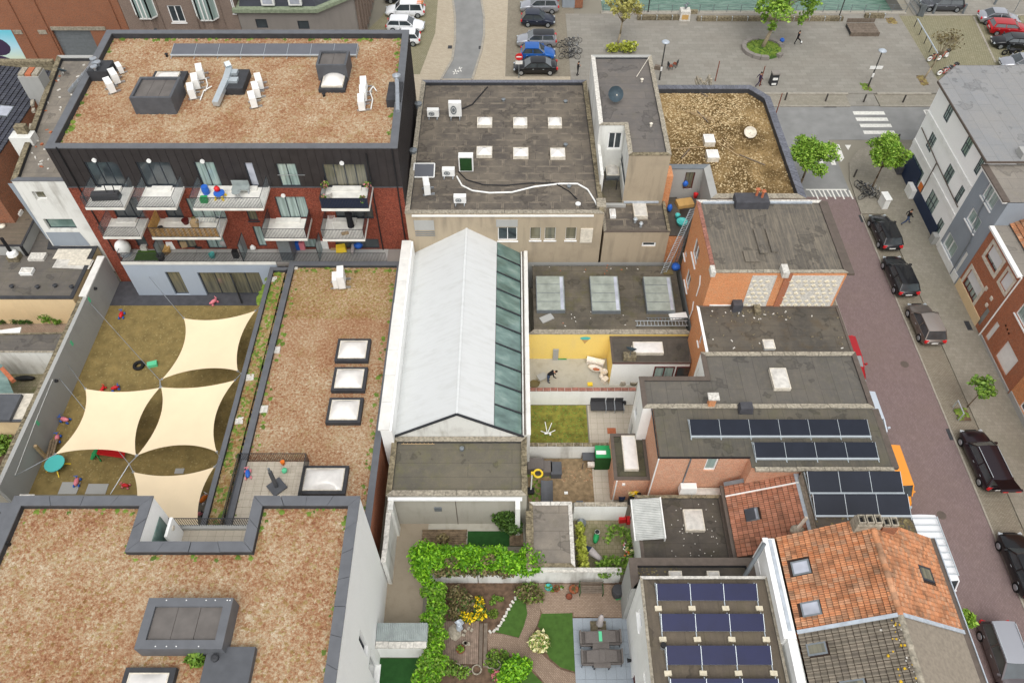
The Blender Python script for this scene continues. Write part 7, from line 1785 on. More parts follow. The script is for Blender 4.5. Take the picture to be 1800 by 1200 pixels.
W3=building('dark_lean_to','low roof of dark weathered felt with stone edge in the left yards',[(-52,W(50,618,2.9).y),(XW-.66,W(50,618,2.9).y),(XW-.66,W(60,584,2.9).y),(-52,W(10,592,2.9).y)],2.9,'white_dirty','bit_W',par=.08,cop='stone_mossy',cw=.1,cops={0:('stone_cop',.8)})
for k,px in enumerate((5,27,40,52)):q=W(px,573,0);bush('potted_plant',f'{["round dark potted shrub at the far left of the row by the cream wall","dark potted shrub second from the left by the cream wall","small dark pot plant in the middle of the row by the cream wall","small round pot plant beside the big green bush by the cream wall"][k]}','plant',[(q.x,q.y+.3,.35,.35,.3,.3)],160,.1,'leaf_dark')
q=W(86,572,0);bush('shrub','bright green bush at the foot of the cream wall on the left','shrub',[(q.x,q.y+.4,.7,.8,.5,.6),(q.x+.8,q.y+.3,.4,.5,.4,.4)],700,.13,'leaf_mid')
clutter('awning','white folded awning at the left edge below the cream wall','awning',8,590,2.0,2.4,1.2,.1,'whitepaint',.2)
y_c=W(50,667).y;sheet('yard_tiles',rect(-52,W(50,700).y,XW-.64,W(50,618,2.9).y),.006,'yard_tile')
A3=building('white_sheet_roof','white sheeted lean-to roof with dark edge and cream orange wall in the left yards',[(W(2,735,2.7).x-6,W(30,737,2.7).y),(XW-.66,W(30,737,2.7).y),(XW-.66,W(60,691,2.7).y),(W(22,691,2.7).x-6,W(22,691,2.7).y)],2.7,'cream','dome_frame',par=.0)
m=MB();a=W(-60,692,3.0);b=W(16,738,3.0);m.box(a.x,b.y,2.7,b.x,a.y,3.0);A3.a('dark_roof_frame',m,MT['coping_dark'])
m=MB();m.box(W(4,738,2.7).x,W(30,737,2.7).y-.18,2.6,XW-.7,W(30,737,2.7).y-.01,2.75);A3.a('edge',m,MT['coping_dark'])
m=MB();p,q=W(4,648,2.8),W(28,675,2.4);m.bar((p.x,p.y,2.8),(q.x,q.y,2.8),.3,.3);single('timber_beam',m,MT['terracotta'],'rust red beam of the glazed roof at the left edge','beam',(p.x,p.y,2.8))
gx=W(-20,690,2.7);m=MB();m.add([(gx.x-3,gx.y,2.6),(W(26,688,2.6).x,gx.y,2.6),(W(3,640,2.7).x,W(3,640,2.7).y,2.7),(gx.x-3,W(3,640,2.7).y,2.7)],[(0,1,2,3)]);single('glazed_roof',m,MT['glass_green'],'murky glass roof in the left yards','glass roof',(gx.x,gx.y,2.6))
clutter('garden_pots','group of dark pots with a white flower in the left tiled yard','pots',46,667,0,1.6,.5,.4,'black',0,1,'blob')
q=W(12,790,0);bush('shrub','green shrub in the dark corner yard at the left edge','shrub',[(q.x,q.y,.6,1.2,.8,.6),(q.x-1,q.y+.5,.6,.9,.8,.5)],900,.14,'leaf_mid')
sheet('yard_soil',rect(-52,26,XW-.64,W(30,760).y),.004,'soil')
# ------------------------------------------------------------------ street beyond, top left
YF=80.0
def fx(px,py):return WY(px,py,YF).x
xb_1=fx(222,40);f0=(-75,YF);f1=(xb_1,YF);fw_=lambda a,b,**o:pw(f0,f1,a,b,**o)
IB=building('industrial_brick_building','long old brick industrial building with grey roller door and painted mural',[f0,f1,(xb_1,YF+12),(-75,YF+12)],14,'brick_old','bit_D',wins={0:[fw_((90,53),(188,120),kind='door',mat='steel_dull',ribs=10,name='roller_door')]},reveal=.3)
p,q=onwall(f0,f1,(88,47)),onwall(f0,f1,(187,53));m=MB();m.box(f0[0]+p[0],YF-.1,q[1],f0[0]+q[0],YF-.002,p[1]);IB.a('lintel',m,MT['stone_cop'])
for a in((22,53,41,60),(66,53,84,60)):p,q=onwall(f0,f1,a[:2]),onwall(f0,f1,a[2:]);m=MB();m.box(f0[0]+p[0],YF-.08,q[1],f0[0]+q[0],YF-.002,p[1]);IB.a('lintel',m,MT['stone_cop'])
p,q=onwall(f0,f1,(-60,53)),onwall(f0,f1,(50,131));m=MB();m.box(f0[0]+p[0],YF-.03,max(0.1,q[1]),f0[0]+onwall(f0,f1,(20,55))[0],YF-.002,p[1]);mu=IB.a('mural',m,MT['mural'])
for a,b,c in(((-6,82),1.1,'purple'),((4,118),1.5,'purple')):p=onwall(f0,f1,a);m=MB();m.lathe(0,0,[(.1,0),(.1,.01)],4);k=MB();k.ico((f0[0]+p[0],YF-.035,p[1]),b,1.4,.01,1.0,14,8);IB.a('painted_shape',k,MT[c],parent=mu)
for px in((30,0),(75,0),(204,0)):
 p=onwall(f0,f1,(px[0],30));m=MB();m.box(f0[0]+p[0]-.12,YF-.14,0.1,f0[0]+p[0]+.0,YF-.003,13.8);IB.a('pilaster',m,MT['brick_old'])
xb_2=fx(418,30);g0_,g1_=(xb_1+.05,YF),(xb_2,YF);gw=lambda a,b,**o:pw(g0_,g1_,a,b,**o)
BB=building('brown_town_house','row of brown brick town houses with white bay windows at the top edge',[g0_,g1_,(xb_2,YF+10),(xb_1+.05,YF+10)],14,'brick_dull','bit_D',wins={0:[gw((292,10),(328,40),nx=2,frame='frame_white',sill=1,fw=.12),gw((399,-15),(416,24),frame='frame_white',sill=1,fw=.12)]})
for a,b in(((226,-25),(277,26)),((332,-25),(385,29))):
 p,q=onwall(g0_,g1_,a),onwall(g0_,g1_,b);x0,x1,z0_=g0_[0]+p[0],g0_[0]+q[0],q[1];x0=g0_[0]+onwall(g0_,g1_,(a[0]+14,26))[0]
 pl=[(x0+.5,YF-.7),(x1-.5,YF-.7),(x1,YF-.01),(x0,YF-.01)];m=MB();m.prism(pl,z0_-.18,z0_);m.prism(inset(pl,.0),z0_+2.3,z0_+2.6);bay=BB.a('bay_window',m,MT['bay_white'])
 for s0,s1 in((pl[0],pl[1]),(pl[1],pl[2]),(pl[3],pl[0])):
  k=MB();S0,S1=Vector((*s0,z0_)),Vector((*s1,z0_));nn=3 if s0 is pl[0]else 1
  for i in range(nn+1):c=S0.lerp(S1,i/nn);k.bar(c,c+Vector((0,0,2.3)),.13)
  BB.a('bay_frame',k,MT['bay_white'],parent=bay);g=MB();g.add([S0,S1,S1+Vector((0,0,2.3)),S0+Vector((0,0,2.3))],[(0,1,2,3)]);BB.a('pane',g,MT['glass_curtain'],parent=bay)
 m=MB();m.prism([(x0+.75,YF-.45),(x1-.75,YF-.45),(x1-.4,YF-.01),(x0+.4,YF-.01)],0,z0_-.19);BB.a('bay_base',m,MT['brick_dull'])
for px in(345,283,392):p=onwall(g0_,g1_,(px,30));m=MB();m.tube((g0_[0]+p[0],YF-.08,0),(g0_[0]+p[0],YF-.08,13),.06,.06,6);BB.a('downpipe',m,MT['brick_dull'])
xb_3=fx(556,18);zg_=onwall(g0_,g1_,(480,15))[1];h0,h1=(xb_2+.05,YF),(xb_3,YF);xb_4=fx(606,30)+.5
HP=[h0,h1,(xb_4,YF+3.2),(xb_4,YF+22),(xb_2+.05,YF+22)]
GB=building('grey_corner_building','grey rendered corner building with green copper cornice and dark dormered roof',HP,zg_,'stone_grey','slate',par=0,cop='copper',cw=.4,wins={0:[pw(h0,h1,(448,34),(472,50),sill=0),pw(h0,h1,(522,37),(545,52),sill=0)]})
m=MB();m.prism(inset(HP,-.35),zg_-.35,zg_+.05);GB.a('cornice',m,MT['copper'])
m=MB();ip=inset(HP,.3);ip2=inset(HP,1.6);n=len(ip)
for i in range(n):j=(i+1)%n;m.add([(*ip[i],zg_+.06),(*ip[j],zg_+.06),(*ip2[j],zg_+4.5),(*ip2[i],zg_+4.5)],[(0,1,2,3)])
GB.a('mansard_roof',m,MT['slate'])
for px in(470,518):p=onwall(h0,h1,(px,5));x=h0[0]+p[0];m=MB();m.box(x-.7,YF+.0,zg_+.3,x+.7,YF+1.4,zg_+2.2);d_=GB.a('dormer',m,MT['bay_white']);g=MB();g.box(x-.5,YF-.03,zg_+.5,x+.5,YF-.005,zg_+2.0);GB.a('pane',g,MT['glass_pale'],parent=d_)
for i in range(9):y=YF+4+i*1.7;m=MB();m.box(xb_4+.005,y,.5,xb_4+.25,y+.5,zg_-.6);GB.a('buttress',m,MT['brick_dull'])
# ------------------------------------------------------------------ houses on the east side of the street
def efx(a,b):return(XF,a),(XF,b)
ya,yb=62.0,51.0
w0,w1_=(XF,ya),(XF,yb);eW=lambda a,b,**o:pw(w0,w1_,a,b,**o)
WP=[(XF,yb),(62,yb),(62,64.3),(41.2,64.3),(XF,ya)]
wins=[eW(a,b,nx=n,nz=2,reveal=.08,fw=.06,**k)for a,b,n,k in(((1671,181),(1663,216),3,{}),((1640,232),(1633,268),3,{'glass':'glass_curtain'}),((1705,237),(1695,276),3,{}),((1671,288),(1664,325),3,{'glass':'glass_curtain'}),((1727,275),(1715,308),3,{}),((1692,326),(1681,358),3,{'glass':'glass_curtain'}),((1607,271),(1609,331),4,{'nz':3})if False else((1640,333),(1634,380),3,{'glass':'glass_curtain'}),((1655,383),(1645,416),2,{}))]
wins.append(eW((1607,271),(1609,331),nx=4,nz=2,reveal=.08,fw=.06,glass='glass_curtain'))
wins=[(w[0]-.14,w[1]+.14,w[2],w[3],dict(w[4],glass='glass_curtain'))for w in wins]  # no curtains here: the pale streaks paint the sky reflected in the panes
WH=building('white_corner_building','white rendered corner building with dark grid windows and flat grey roof by the crossing',WP,10.0,'white_clean','bit_NE',par=0,nowall=(),wins={4:wins})
m=MB();m.prism(inset(WP,-.38),9.86,10.04);WH.a('eaves',m,MT['gutter']);m=MB();m.prism(inset(WP,-.3),10.041,10.06);WH.a('roof_sheet',m,MT['bit_NE'])
m=MB();m.box(XF-.06,52.2,.08,XF-.002,58.2,1.35);m.box(XF-.06,58.3,.08,XF-.002,61.9,2.6);WH.a('dark_base',m,MT['navy'])
m=MB();m.box(XF-.5,57.6,.08,XF-.003,58.9,1.1);WH.a('white_step',m,MT['whitepaint']);m=MB();m.box(XF-.5,61.2,.08,XF-.003,62.1,1.0);WH.a('planter_box',m,MT['tile_dark']);m=MB();m.box(XF-.45,51.3,.08,XF-.003,52.0,1.0);WH.a('meter_box',m,MT['concrete'])
for z in(6.6,3.45):m=MB();m.box(XF-.09,yb+.05,z,XF-.002,ya-.05,z+.5);WH.a('band',m,MT['bluegrey' if False else 'whitepaint'])
m=MB();m.path([(XF-.1,ya-.4,5.4),(XF-.1,56.8,5.0),(XF-.1,yb+.2,4.7)],.05);m.path([(XF-.1,56.9,5.0),(XF-.1,56.9,1.4)],.05);WH.a('drain_pipe',m,MT['gutter'])
u,z=onwall(w0,w1_,(1616,335));m=MB();m.box(XF-.04,ya-u-.55,z-1.0,XF-.002,ya-u+.55,z+.9);sg=WH.a('banner',m,MT['whitepaint']);
for c,y0_,y1_,z0_,z1_ in(('orange',-.45,.4,.05,.8),('red',-.4,.1,-.75,-.1),('mint',.15,.42,-.6,-.1)):m=MB();m.box(XF-.05,ya-u+y0_,z+z0_,XF-.041,ya-u+y1_,z+z1_);WH.a('banner_print',m,MT[c],parent=sg)
g0_,g1_=(XF,50.98),(XF,46.32);gw=lambda a,b,**o:pw(g0_,g1_,a,b,frame='frame_white',sill=1,fw=.13,glass='glass_curtain',nx=2,**o)
GHo=building('grey_street_house','blue grey painted house with three white framed windows next to the white corner building',[(XF,46.32),(60,46.32),(60,50.98),(XF,50.98)],9.5,'bluegrey','bit_NE2',par=.0,wins={3:[gw((1741,317),(1741,372)),gw((1710,363),(1712,412)),gw((1669,406),(1670,457)),pw(g0_,g1_,(1698,440),(1676,487),kind='door',mat='whitepaint')]})
m=MB();m.box(XF-.4,46.4,9.3,XF-.02,50.9,9.45);GHo.a('white_gutter',m,MT['whitepaint']);m=MB();m.box(XF-.44,46.35,9.46,XF+.1,50.95,9.56);GHo.a('eaves',m,MT['gutter'])
m=MB();m.box(XF-.06,46.5,.08,XF-.002,50.9,.9);GHo.a('plinth',m,MT['whitepaint']);m=MB();m.path([(XF-.08,48.9,9.3),(XF-.08,48.6,6.5),(XF-.08,47.6,4),(XF-.08,47.5,.2)],.05);GHo.a('downpipe',m,MT['steel_dull'])
q=W(1790,270,10.2);m=MB();m.box(q.x,50.9,9.55,q.x+2,51.9,10.6);GHo.a('chimney',m,MT['concrete'])
b0,b1=(XF,46.3),(XF,40.6);bw_=lambda a,b,**o:pw(b0,b1,a,b,**o)
BH=building('brick_street_house','rust brick house with cream window surrounds and half closed white shutters',[(XF,40.6),(60,40.6),(60,46.3),(XF,46.3)],7.1,'brick_rust','bit_NE2',par=0,wins={3:[bw_((1746,429),(1748,481),frame='frame_brown',nx=2,shutter=.75,glass='glass_curtain',surround=.3),bw_((1772,475),(1767,514),frame='frame_brown',shutter=1.0,surround=.25),bw_((1708,472),(1709,534),frame='frame_brown',nx=4,shutter=.55,glass='glass_curtain',surround=.3),bw_((1735,538),(1720,574),kind='door',mat='corr')]},reveal=.15)
m=MB();m.box(XF-.4,40.65,6.95,XF-.02,46.25,7.12);BH.a('white_gutter',m,MT['whitepaint']);m=MB();m.box(XF-.07,41.6,.08,XF-.002,46.25,1.0);BH.a('cream_plinth',m,MT['cream'])
for yy,zz in((43.0,3.2),(41.9,3.2),(41.9,2.4)):m=MB();m.box(XF-.08,yy-.15,zz-.15,XF-.002,yy+.15,zz+.15);BH.a('cream_block',m,MT['dome_frame'])
BH.o['kind_note']=''
del BH.o['kind_note']
tS=((XF+1.2,40.65,7.3),(0,5.6,0),(3.2,0,2.2));
tile_slope(BH,(XF+1.2,46.28,7.2),(0,-5.66,0),(3.0,0,2.0),.3,.36,'tile_orange',limit=120)
m=MB();m.obox(XF+3.2,42.6,7.6,2.2,2.4,2.3);d_=BH.a('dormer',m,MT['slate']);g=MB();g.box(XF+2.06,41.7,8.3,XF+2.09,43.5,9.6);BH.a('pane',g,MT['glass'],parent=d_);g=MB();g.box(XF+2.03,41.55,8.2,XF+2.055,43.6,8.3);g.box(XF+2.03,41.55,9.6,XF+2.055,43.6,9.7);BH.a('frame',g,MT['frame_white'],parent=d_)
m=MB();m.tube((XF-.06,40.6,.1),(XF-.06,40.6,7),.06,.06,8);BH.a('downpipe',m,MT['whitepaint'])
c0_,c1_=(XF,40.58),(XF,34.7);cw3=lambda a,b,**o:pw(c0_,c1_,a,b,**o)
BG=building('garage_door_house','rust brick house with big white garage door and white letterbox panel',[(XF,34.7),(60,34.7),(60,40.58),(XF,40.58)],7.2,'brick_rust','bit_NE2',par=0,wins={3:[cw3((1771,597),(1767,661),kind='door',mat='whitepaint',name='garage_door',ribs=0),cw3((1752,563),(1736,600),kind='door',mat='whitepaint',name='letterbox_panel'),cw3((1800,530),(1806,590),frame='frame_white',nx=2,sill=1,glass='glass_curtain')]})
m=MB();m.box(XF-.07,34.8,.08,XF-.002,40.5,.35);BG.a('plinth',m,MT['concrete'])
m=MB();
for i,(dy,dz)in enumerate(((-.3,.5),(0,.55),(.3,.6))):m.box(XF+.0,38.6+dy*1.2,2.5+dz,XF+.06,38.6+dy*1.2+.18,2.68+dz)
m.box(XF+.02,38.1,2.75,XF+.07,39.3,2.87);BG.a('letter_slots',m,MT['black'])
OHs=building('orange_street_house','orange brick house at the right edge beyond the garage door house',[(XF,14),(60,14),(60,34.68),(XF,34.68)],7.0,'brick_orange','bit_NE2',par=0,wins={3:[pw((XF,34.68),(XF,14),(1812,690),(1800,730),frame='frame_white')]})
m=MB();m.box(XF-.09,14,.08,XF-.002,34.6,.6);OHs.a('plinth',m,MT['concrete'])
# ------------------------------------------------------------------ shade sails over the playground
zs=3.5
def sail(label,c,dips):
 P=[W(x,y,zs)for x,y in c] # TL TR BR BL
 T=Thing('shade_sail',label,'shade sail',tuple(sum(P,Vector())/4),group='cream shade sails over the playground');cen=sum(P,Vector())/4
 def fn(u,v):
  k=lambda t,d:4*t*(1-t)*d
  a=P[0].lerp(P[1],u);b=P[3].lerp(P[2],u);l=P[0].lerp(P[3],v);r=P[1].lerp(P[2],v)
  p=a.lerp(b,v)
  ax=(P[1]-P[0]);ay=(P[3]-P[0])
  p=p+ay*(k(u,dips[0])*(1-v)-k(u,dips[2])*v)+ax*(k(v,dips[3])*(1-u)-k(v,dips[1])*u)
  p.z=zs-.35*(4*u*(1-u))*(4*v*(1-v))*.6+.02*math.sin(u*9)*math.sin(v*7);return tuple(p)
 m=MB();m.smooth=True;m.grid(fn,16,16,True);m.smooth=True;T.a('cloth',m,MT['sail'])
 for p in P:k=MB();k.torus(tuple(p),.07,.02,10,5);T.a('corner_ring',k,MT['steel'])
 return P
S_a=sail('cream square shade sail nearest the blue concrete ground floor',[(323,559),(449,546),(418,652),(285,666)],(.09,.1,.1,.13))
S_b=sail('cream shade sail on the left, closest to the playground wall',[(150,683),(281,681),(239,800),(97,798)],(.06,.12,.08,.14))
S_c=sail('cream shade sail in the middle of the three by the long sedum roof',[(283,680),(413,668),(381,794),(241,800)],(.06,.14,.12,.13))
S_d=sail('cream shade sail partly hidden by the big lower left roof',[(234,829),(377,820),(352,940),(216,948)],(.1,.1,.1,.1))
def wire(label,pts,r=.025,mat='steel'):
 m=MB();m.path(pts,r,5);return single('wire',m,MT[mat],label,'wire',tuple(pts[0]))
n1,n2,n3=W(281,668,zs),W(240,802,zs),W(227,815,zs)
wq=WX(157,527,XW);wire('taut wire from the playground wall to the knot between the three sails',[WX(158,532,XW),n1]);wire('taut wire from the blue concrete front to the first shade sail',[WY(262,487,ty0-.05),S_a[0]])
wire('wire from the wall to the near corner of the left shade sail',[WX(26,836,XW),S_b[3]]);wire('wire from the wall to the top left corner of the left shade sail',[WX(119,640,XW),S_b[0]])
wire('wire running from the wall under the left sail towards the lower knot',[WX(107,668,XW)+Vector((0,0,.3)),WX(107,668,XW).lerp(n3,.35),n3]);wire('wire from the lower knot to the big lower left building',[n3,W(194,868,2.6)])
wire('short wires joining the middle sails at their shared corner',[S_a[3],n1,S_c[0],n1,S_b[1]]);wire('short wires joining the lower sails at their shared corner',[S_b[2],n2,S_c[3],n2,n3,S_d[0]])
wire('wire from the middle sail to the roof strip coping',[S_a[2],W(424,656,ZB-.2),S_c[1]]);wire('wire from the lower sails to the roof strip coping',[S_c[2],W(388,807,ZB-.2),S_d[1]])
wire('wire from the first shade sail up to the low roof corner',[S_a[1],W(456,540,ZB-.2)])
# ------------------------------------------------------------------ toys and playground objects
def toy(label,px,py,c1,c2,z=0.0,s=1.0,rz=0.0,cat='toy'):
 q=W(px,py,z);s*=.72;T=Thing('ride_on_toy',label,cat,(q.x,q.y,z),rz)
 m=MB();m.smooth=True;m.ico((0,0,.3*s),.32*s,1.3,.6,.6,9,6);T.a('body',m,MT[c1],w=0)
 m=MB();m.tube((.25*s,0,.35*s),(.35*s,0,.62*s),.04,.04,6);m.tube((.35*s,-.18*s,.62*s),(.35*s,.18*s,.62*s),.03,.03,6);T.a('handlebar',m,MT[c2],w=0)
 for sx,sy in((.3,.2),(.3,-.2),(-.3,.2),(-.3,-.2)):m=MB();m.tube((sx*s,sy*s-.04,.12*s),(sx*s,sy*s+.04,.12*s),.12*s,.12*s,10);T.a('wheel',m,MT[c2],w=0)
 return T
for a in(('red ride-on toy with blue handle on the upper left of the playground lawn',215,556,'red','blue',1.2),('pink ride-on toy on the dark paving by the glass doors',377,533,'pink','pink',1.2),('small red toy left of the pair above the left sail',182,685,'red','red',.9),('red toy with blue wheels, right one of the pair above the left sail',204,684,'red','blue',1.1),
 ('pink and blue tricycle beside the wall, farther of two',116,740,'pink','blue',1.3),('pink toy with blue wheels beside the wall, nearer of two',103,773,'pink','blue',1.2),('pink and blue toy lying on the stone slab',137,849,'pink','blue',1.2),('dark red toy left of the hidden sail',222,855,'red','pink',1.0),('orange and white toy car between the sail and the roof strip',360,879,'orange','whitepaint',1.3),('pink toy by the railing of the loggia',351,905,'pink','black',1.0),
 ('blue and pink toy on the sunken roof terrace',437,835,'blue','pink',1.2)):
 toy(a[0],a[1],a[2],a[3],a[4],0.03 if a[1]<400 else ZB-.2,a[5],rnd.uniform(0,3))
q=W(245,644,.0);m=MB();m.smooth=True;m.torus((q.x,q.y,.14),.34,.14,20,8);single('tyre',m,MT['rubber'],'black tyre lying on the playground lawn','tyre',(q.x,q.y,0))
clutter('toy_block','light green plastic block on the playground lawn right of the tyre','toy block',269,642,0,.75,.45,.3,'mint',.3)
q=W(182,803,0);T=Thing('toy_slide','red plastic slide with green steps at the edge of the left sail','slide',(q.x,q.y,0),.1)
m=MB();m.add([(0,-.3,1.0),(1.6,-.3,.15),(1.6,.3,.15),(0,.3,1.0)],[(0,1,2,3)]);m.bar((0,-.32,1.05),(1.65,-.32,.2),.08,.14);m.bar((0,.32,1.05),(1.65,.32,.2),.08,.14);T.a('chute',m,MT['red'],w=0)
for i in range(3):m=MB();m.obox(-.25-.2*i,0,.75-.25*i,.22,.6,.08);T.a('step',m,MT['green'],w=0)
m=MB();m.bar((-.1,-.35,0),(0,-.35,1.2),.08);m.bar((-.1,.35,0),(0,.35,1.2),.08);T.a('side_post',m,MT['green'],w=0)
q=W(103,822,0);T=Thing('round_table','round turquoise table with yellow legs by the playground wall','table',(q.x,q.y,0));m=MB();m.lathe(0,0,[(.05,.62),(.7,.62),(.7,.68),(.03,.68)],20);T.a('tabletop',m,MT['turq'],w=0)
for i in range(4):t=i*1.57+.4;m=MB();m.bar((.1*math.cos(t),.1*math.sin(t),.6),(.85*math.cos(t),.85*math.sin(t),0),.07);T.a('leg',m,MT['yel'],w=0)
q=W(96,795,0);T=Thing('wooden_bench','weathered wooden bench with post next to the playground wall','bench',(q.x,q.y,0),.15)
for i in range(3):m=MB();m.box(-.3+.2*i,-1.0,.4,-.14+.2*i,.9,.45);T.a('slat',m,MT['deck'],w=0)
for y in(-.8,.7):m=MB();m.box(-.25,y,0,.25,y+.08,.4);T.a('leg',m,MT['deck'],w=0)
m=MB();m.box(-.5,-.6,0,-.3,-.4,1.9);T.a('post',m,MT['wood'],w=0)
# parasol base and toys on the roof terrace
zt_=ZB-.18
q=W(487,856,zt_);T=Thing('parasol_stand','dark parasol stand with leaning closed pole on the sunken roof terrace','parasol stand',(q.x,q.y,zt_));m=MB();m.obox(0,0,0,1.0,1.0,.12,.75);T.a('base_plate',m,MT['coping_dark'],w=0);m=MB();m.bar((0,0,.1),(0,.05,2.0),.2);T.a('pole',m,MT['coping_dark'],w=0);m=MB();m.bar((0,.05,2.0),(0,.06,2.4),.12);T.a('tip',m,MT['steel_dull'],w=0)
clutter('ball','lime green ball on the sunken roof terrace','ball',501,829,zt_,.4,.4,.35,'mint',0,1,'blob');clutter('bucket','small orange bucket by the terrace railing','bucket',498,815,zt_,.3,.3,.3,'orange',0,.8,'round')
# ------------------------------------------------------------------ balcony things
def bal(B,u,v):return(B[0]+(B[1]-B[0])*u,B[2]+(YA-B[2])*v,B[3])
x,y,z=bal(B1,.45,.45);T=Thing('folded_sunbed','dark folded furniture under a grey cover on the first upper balcony','garden furniture',(x,y,z));m=MB();m.obox(0,0,.05,2.1,.6,.55,.06,.95,.8);T.a('cover',m,MT['rattan'],w=0);
for p_ in(((.2,0,.6),(.1,.25,1.2)),((.8,0,.6),(.75,.25,1.2))):m=MB();m.bar(*p_,.06);T.a('leg',m,MT['black'],w=0)
x,y,z=bal(B3,.17,.5);T=Thing('play_table','toddler play table in blue, red and yellow on the wide balcony','toy',(x+.9,y,z));m=MB();m.lathe(0,0,[(.1,.4),(.42,.42),(.42,.52),(.05,.54)],12);T.a('table',m,MT['blue'],w=0)
for i in range(4):t=i*1.57+.7;m=MB();m.tube((.3*math.cos(t),.3*math.sin(t),.4),(.45*math.cos(t),.45*math.sin(t),0),.08,.08,8);T.a('leg',m,MT['yel'],w=0)
m=MB();m.smooth=True;m.ico((-.15,.2,.7),.24);T.a('knob',m,MT['red'],w=0)
T=Thing('toy_barrel','blue toy barrel at the left end of the wide balcony','toy',(x-.3,y+.5,z));m=MB();m.lathe(0,0,[(.25,0),(.3,.35),(.25,.7)],12);T.a('body',m,MT['blue'],w=0)
T=Thing('toy_crate','green toy crate at the front left of the wide balcony','toy',(x-.2,y-.45,z));m=MB();m.obox(0,0,0,.5,.4,.45);T.a('body',m,MT['green'],w=0)
x,y,z=bal(B3,.62,.75);T=Thing('garden_bench','beige grey bench against the wall on the wide balcony','bench',(x,y,z));m=MB();m.box(-.65,-.25,.38,.65,.25,.46);T.a('seat',m,MT['corr'],w=0);m=MB();m.box(-.65,.22,.46,.65,.28,.95);T.a('backrest',m,MT['corr'],w=0)
for sx in(-.6,.55):m=MB();m.box(sx,-.25,0,sx+.05,.25,.38);T.a('leg',m,MT['steel'],w=0)
T=Thing('bistro_table','small round beige table on the wide balcony','table',(x-.1,y-.75,z));m=MB();m.lathe(0,0,[(.03,.68),(.34,.68),(.34,.72),(.02,.72)],16);T.a('tabletop',m,MT['corr'],w=0)
for i in range(3):t=i*2.1;m=MB();m.bar((0,0,.68),(.3*math.cos(t),.3*math.sin(t),0),.03);T.a('leg',m,MT['steel'],w=0)
for i,(u,v,c)in enumerate(((.03,.75,'pink'),(.06,.15,'pink'),(.93,.75,'pink'),(.88,.12,'pink'))):
 x,y,z=bal(B4,u,v);bush('flower_pot',f'{["rear left","front left","rear right","front right"][i]} pot of pink flowers on the green screened balcony','flower pot',[(x,y,z+.75,.28,.28,.3)],110,.09,'leaf_mid',(x,y,z),(40,.09,c))
x,y,z=bal(B4,.12,.5);T=Thing('balcony_stool','pale stool on the green screened balcony','stool',(x,y,z));m=MB();m.obox(0,0,0,.35,.35,.5);T.a('body',m,MT['stone_pale'],w=0)
x,y,z=bal(B8,.62,.6);T=Thing('closed_parasol','closed black parasol standing on the lower right balcony','parasol',(x,y,z));m=MB();m.lathe(0,0,[(.1,0),(.28,.1),(.24,1.0),(.3,1.5),(.1,1.9)],10);T.a('canopy',m,MT['fabric_black'],w=0);m=MB();m.tube((0,0,1.8),(-.5,-.1,2.5),.1,.06,8);T.a('arm',m,MT['fabric_black'],w=0)
x,y,z=bal(B8,.1,.6);T=Thing('clothes_rack','white clothes rack on the lower right balcony','drying rack',(x,y,z));m=MB()
for i in range(7):m.bar((-.05+i*.08,-.5,.8),(-.05+i*.08,.5,.8),.015)
for sx,sy in((-.05,-.5),(.45,-.5),(-.05,.5),(.45,.5)):m.bar((sx,sy,0),(sx,sy,.8),.025)
T.a('frame',m,MT['whitepaint'],w=0)
x,y,z=bal(B8,.5,.3);T=Thing('door_mat','brown mat on the lower right balcony','mat',(x,y,z));m=MB();m.obox(0,0,0,.6,.4,.02,.3);T.a('body',m,MT['wood'],w=0)
for i,(u,v,c,n,s)in enumerate(((.1,.35,'black','grey plant tub at the left end of the reed clad balcony',.5),(.42,.75,'frame_brown','dark red basket on the reed clad balcony',.6),(.58,.6,'wood','brown wooden box on the reed clad balcony',.55),(.53,.85,'leaf_brown','dry plant behind the wooden box on the reed clad balcony',.35))):
 x,y,z=bal(B6,u,v);T=Thing('balcony_tub',n,'tub',(x,y,z));m=MB();m.lathe(0,0,[(s*.35,0),(s*.5,.4),(s*.4,.4)],10)if c!='wood' else m.obox(0,0,0,.55,.5,.6);T.a('body',m,MT[c],w=0)
x,y,z=bal(B6,.8,.6);T=Thing('drying_rack','grey metal drying rack on the reed clad balcony','drying rack',(x,y,z));m=MB()
for i in range(9):m.bar((-.9+i*.22,-.35,.75),(-.9+i*.22,.35,.75),.02)
m.bar((-.9,-.35,.75),(.9,-.35,.75),.03);m.bar((-.9,.35,.75),(.9,.35,.75),.03)
for sx in(-.8,.8):m.bar((sx,-.35,0),(sx,.35,.75),.03)
T.a('frame',m,MT['steel'],w=0)
zt4_=4.04
def tclut(name,label,cat,px,py,sx,sy,h,mat,rz=0,taper=1,shape='box'):return clutter(name,label,cat,px,py,zt4_,sx,sy,h,mat,rz,taper,shape)
q=W(222,446,zt4_);T=Thing('egg_chair','white rounded lounge chair on the grass mat at the left end of the terrace','chair',(q.x,q.y,zt4_),.4);m=MB();m.smooth=True;m.ico((0,0,.75),.62,1,.75,1.25,12,8);T.a('shell',m,MT['whitepaint'],w=0);m=MB();m.lathe(0,0,[(.5,0),(.5,.06),(.05,.1),(.05,.3)],12);T.a('foot',m,MT['steel'],w=0)
tclut('terrace_pot','brown pot behind the white lounge chair','pot',234,432,.5,.5,.5,'terracotta',0,.8,'round');tclut('side_table','pale side table beside the grass mat','table',255,438,.5,.4,.4,'stone_pale');
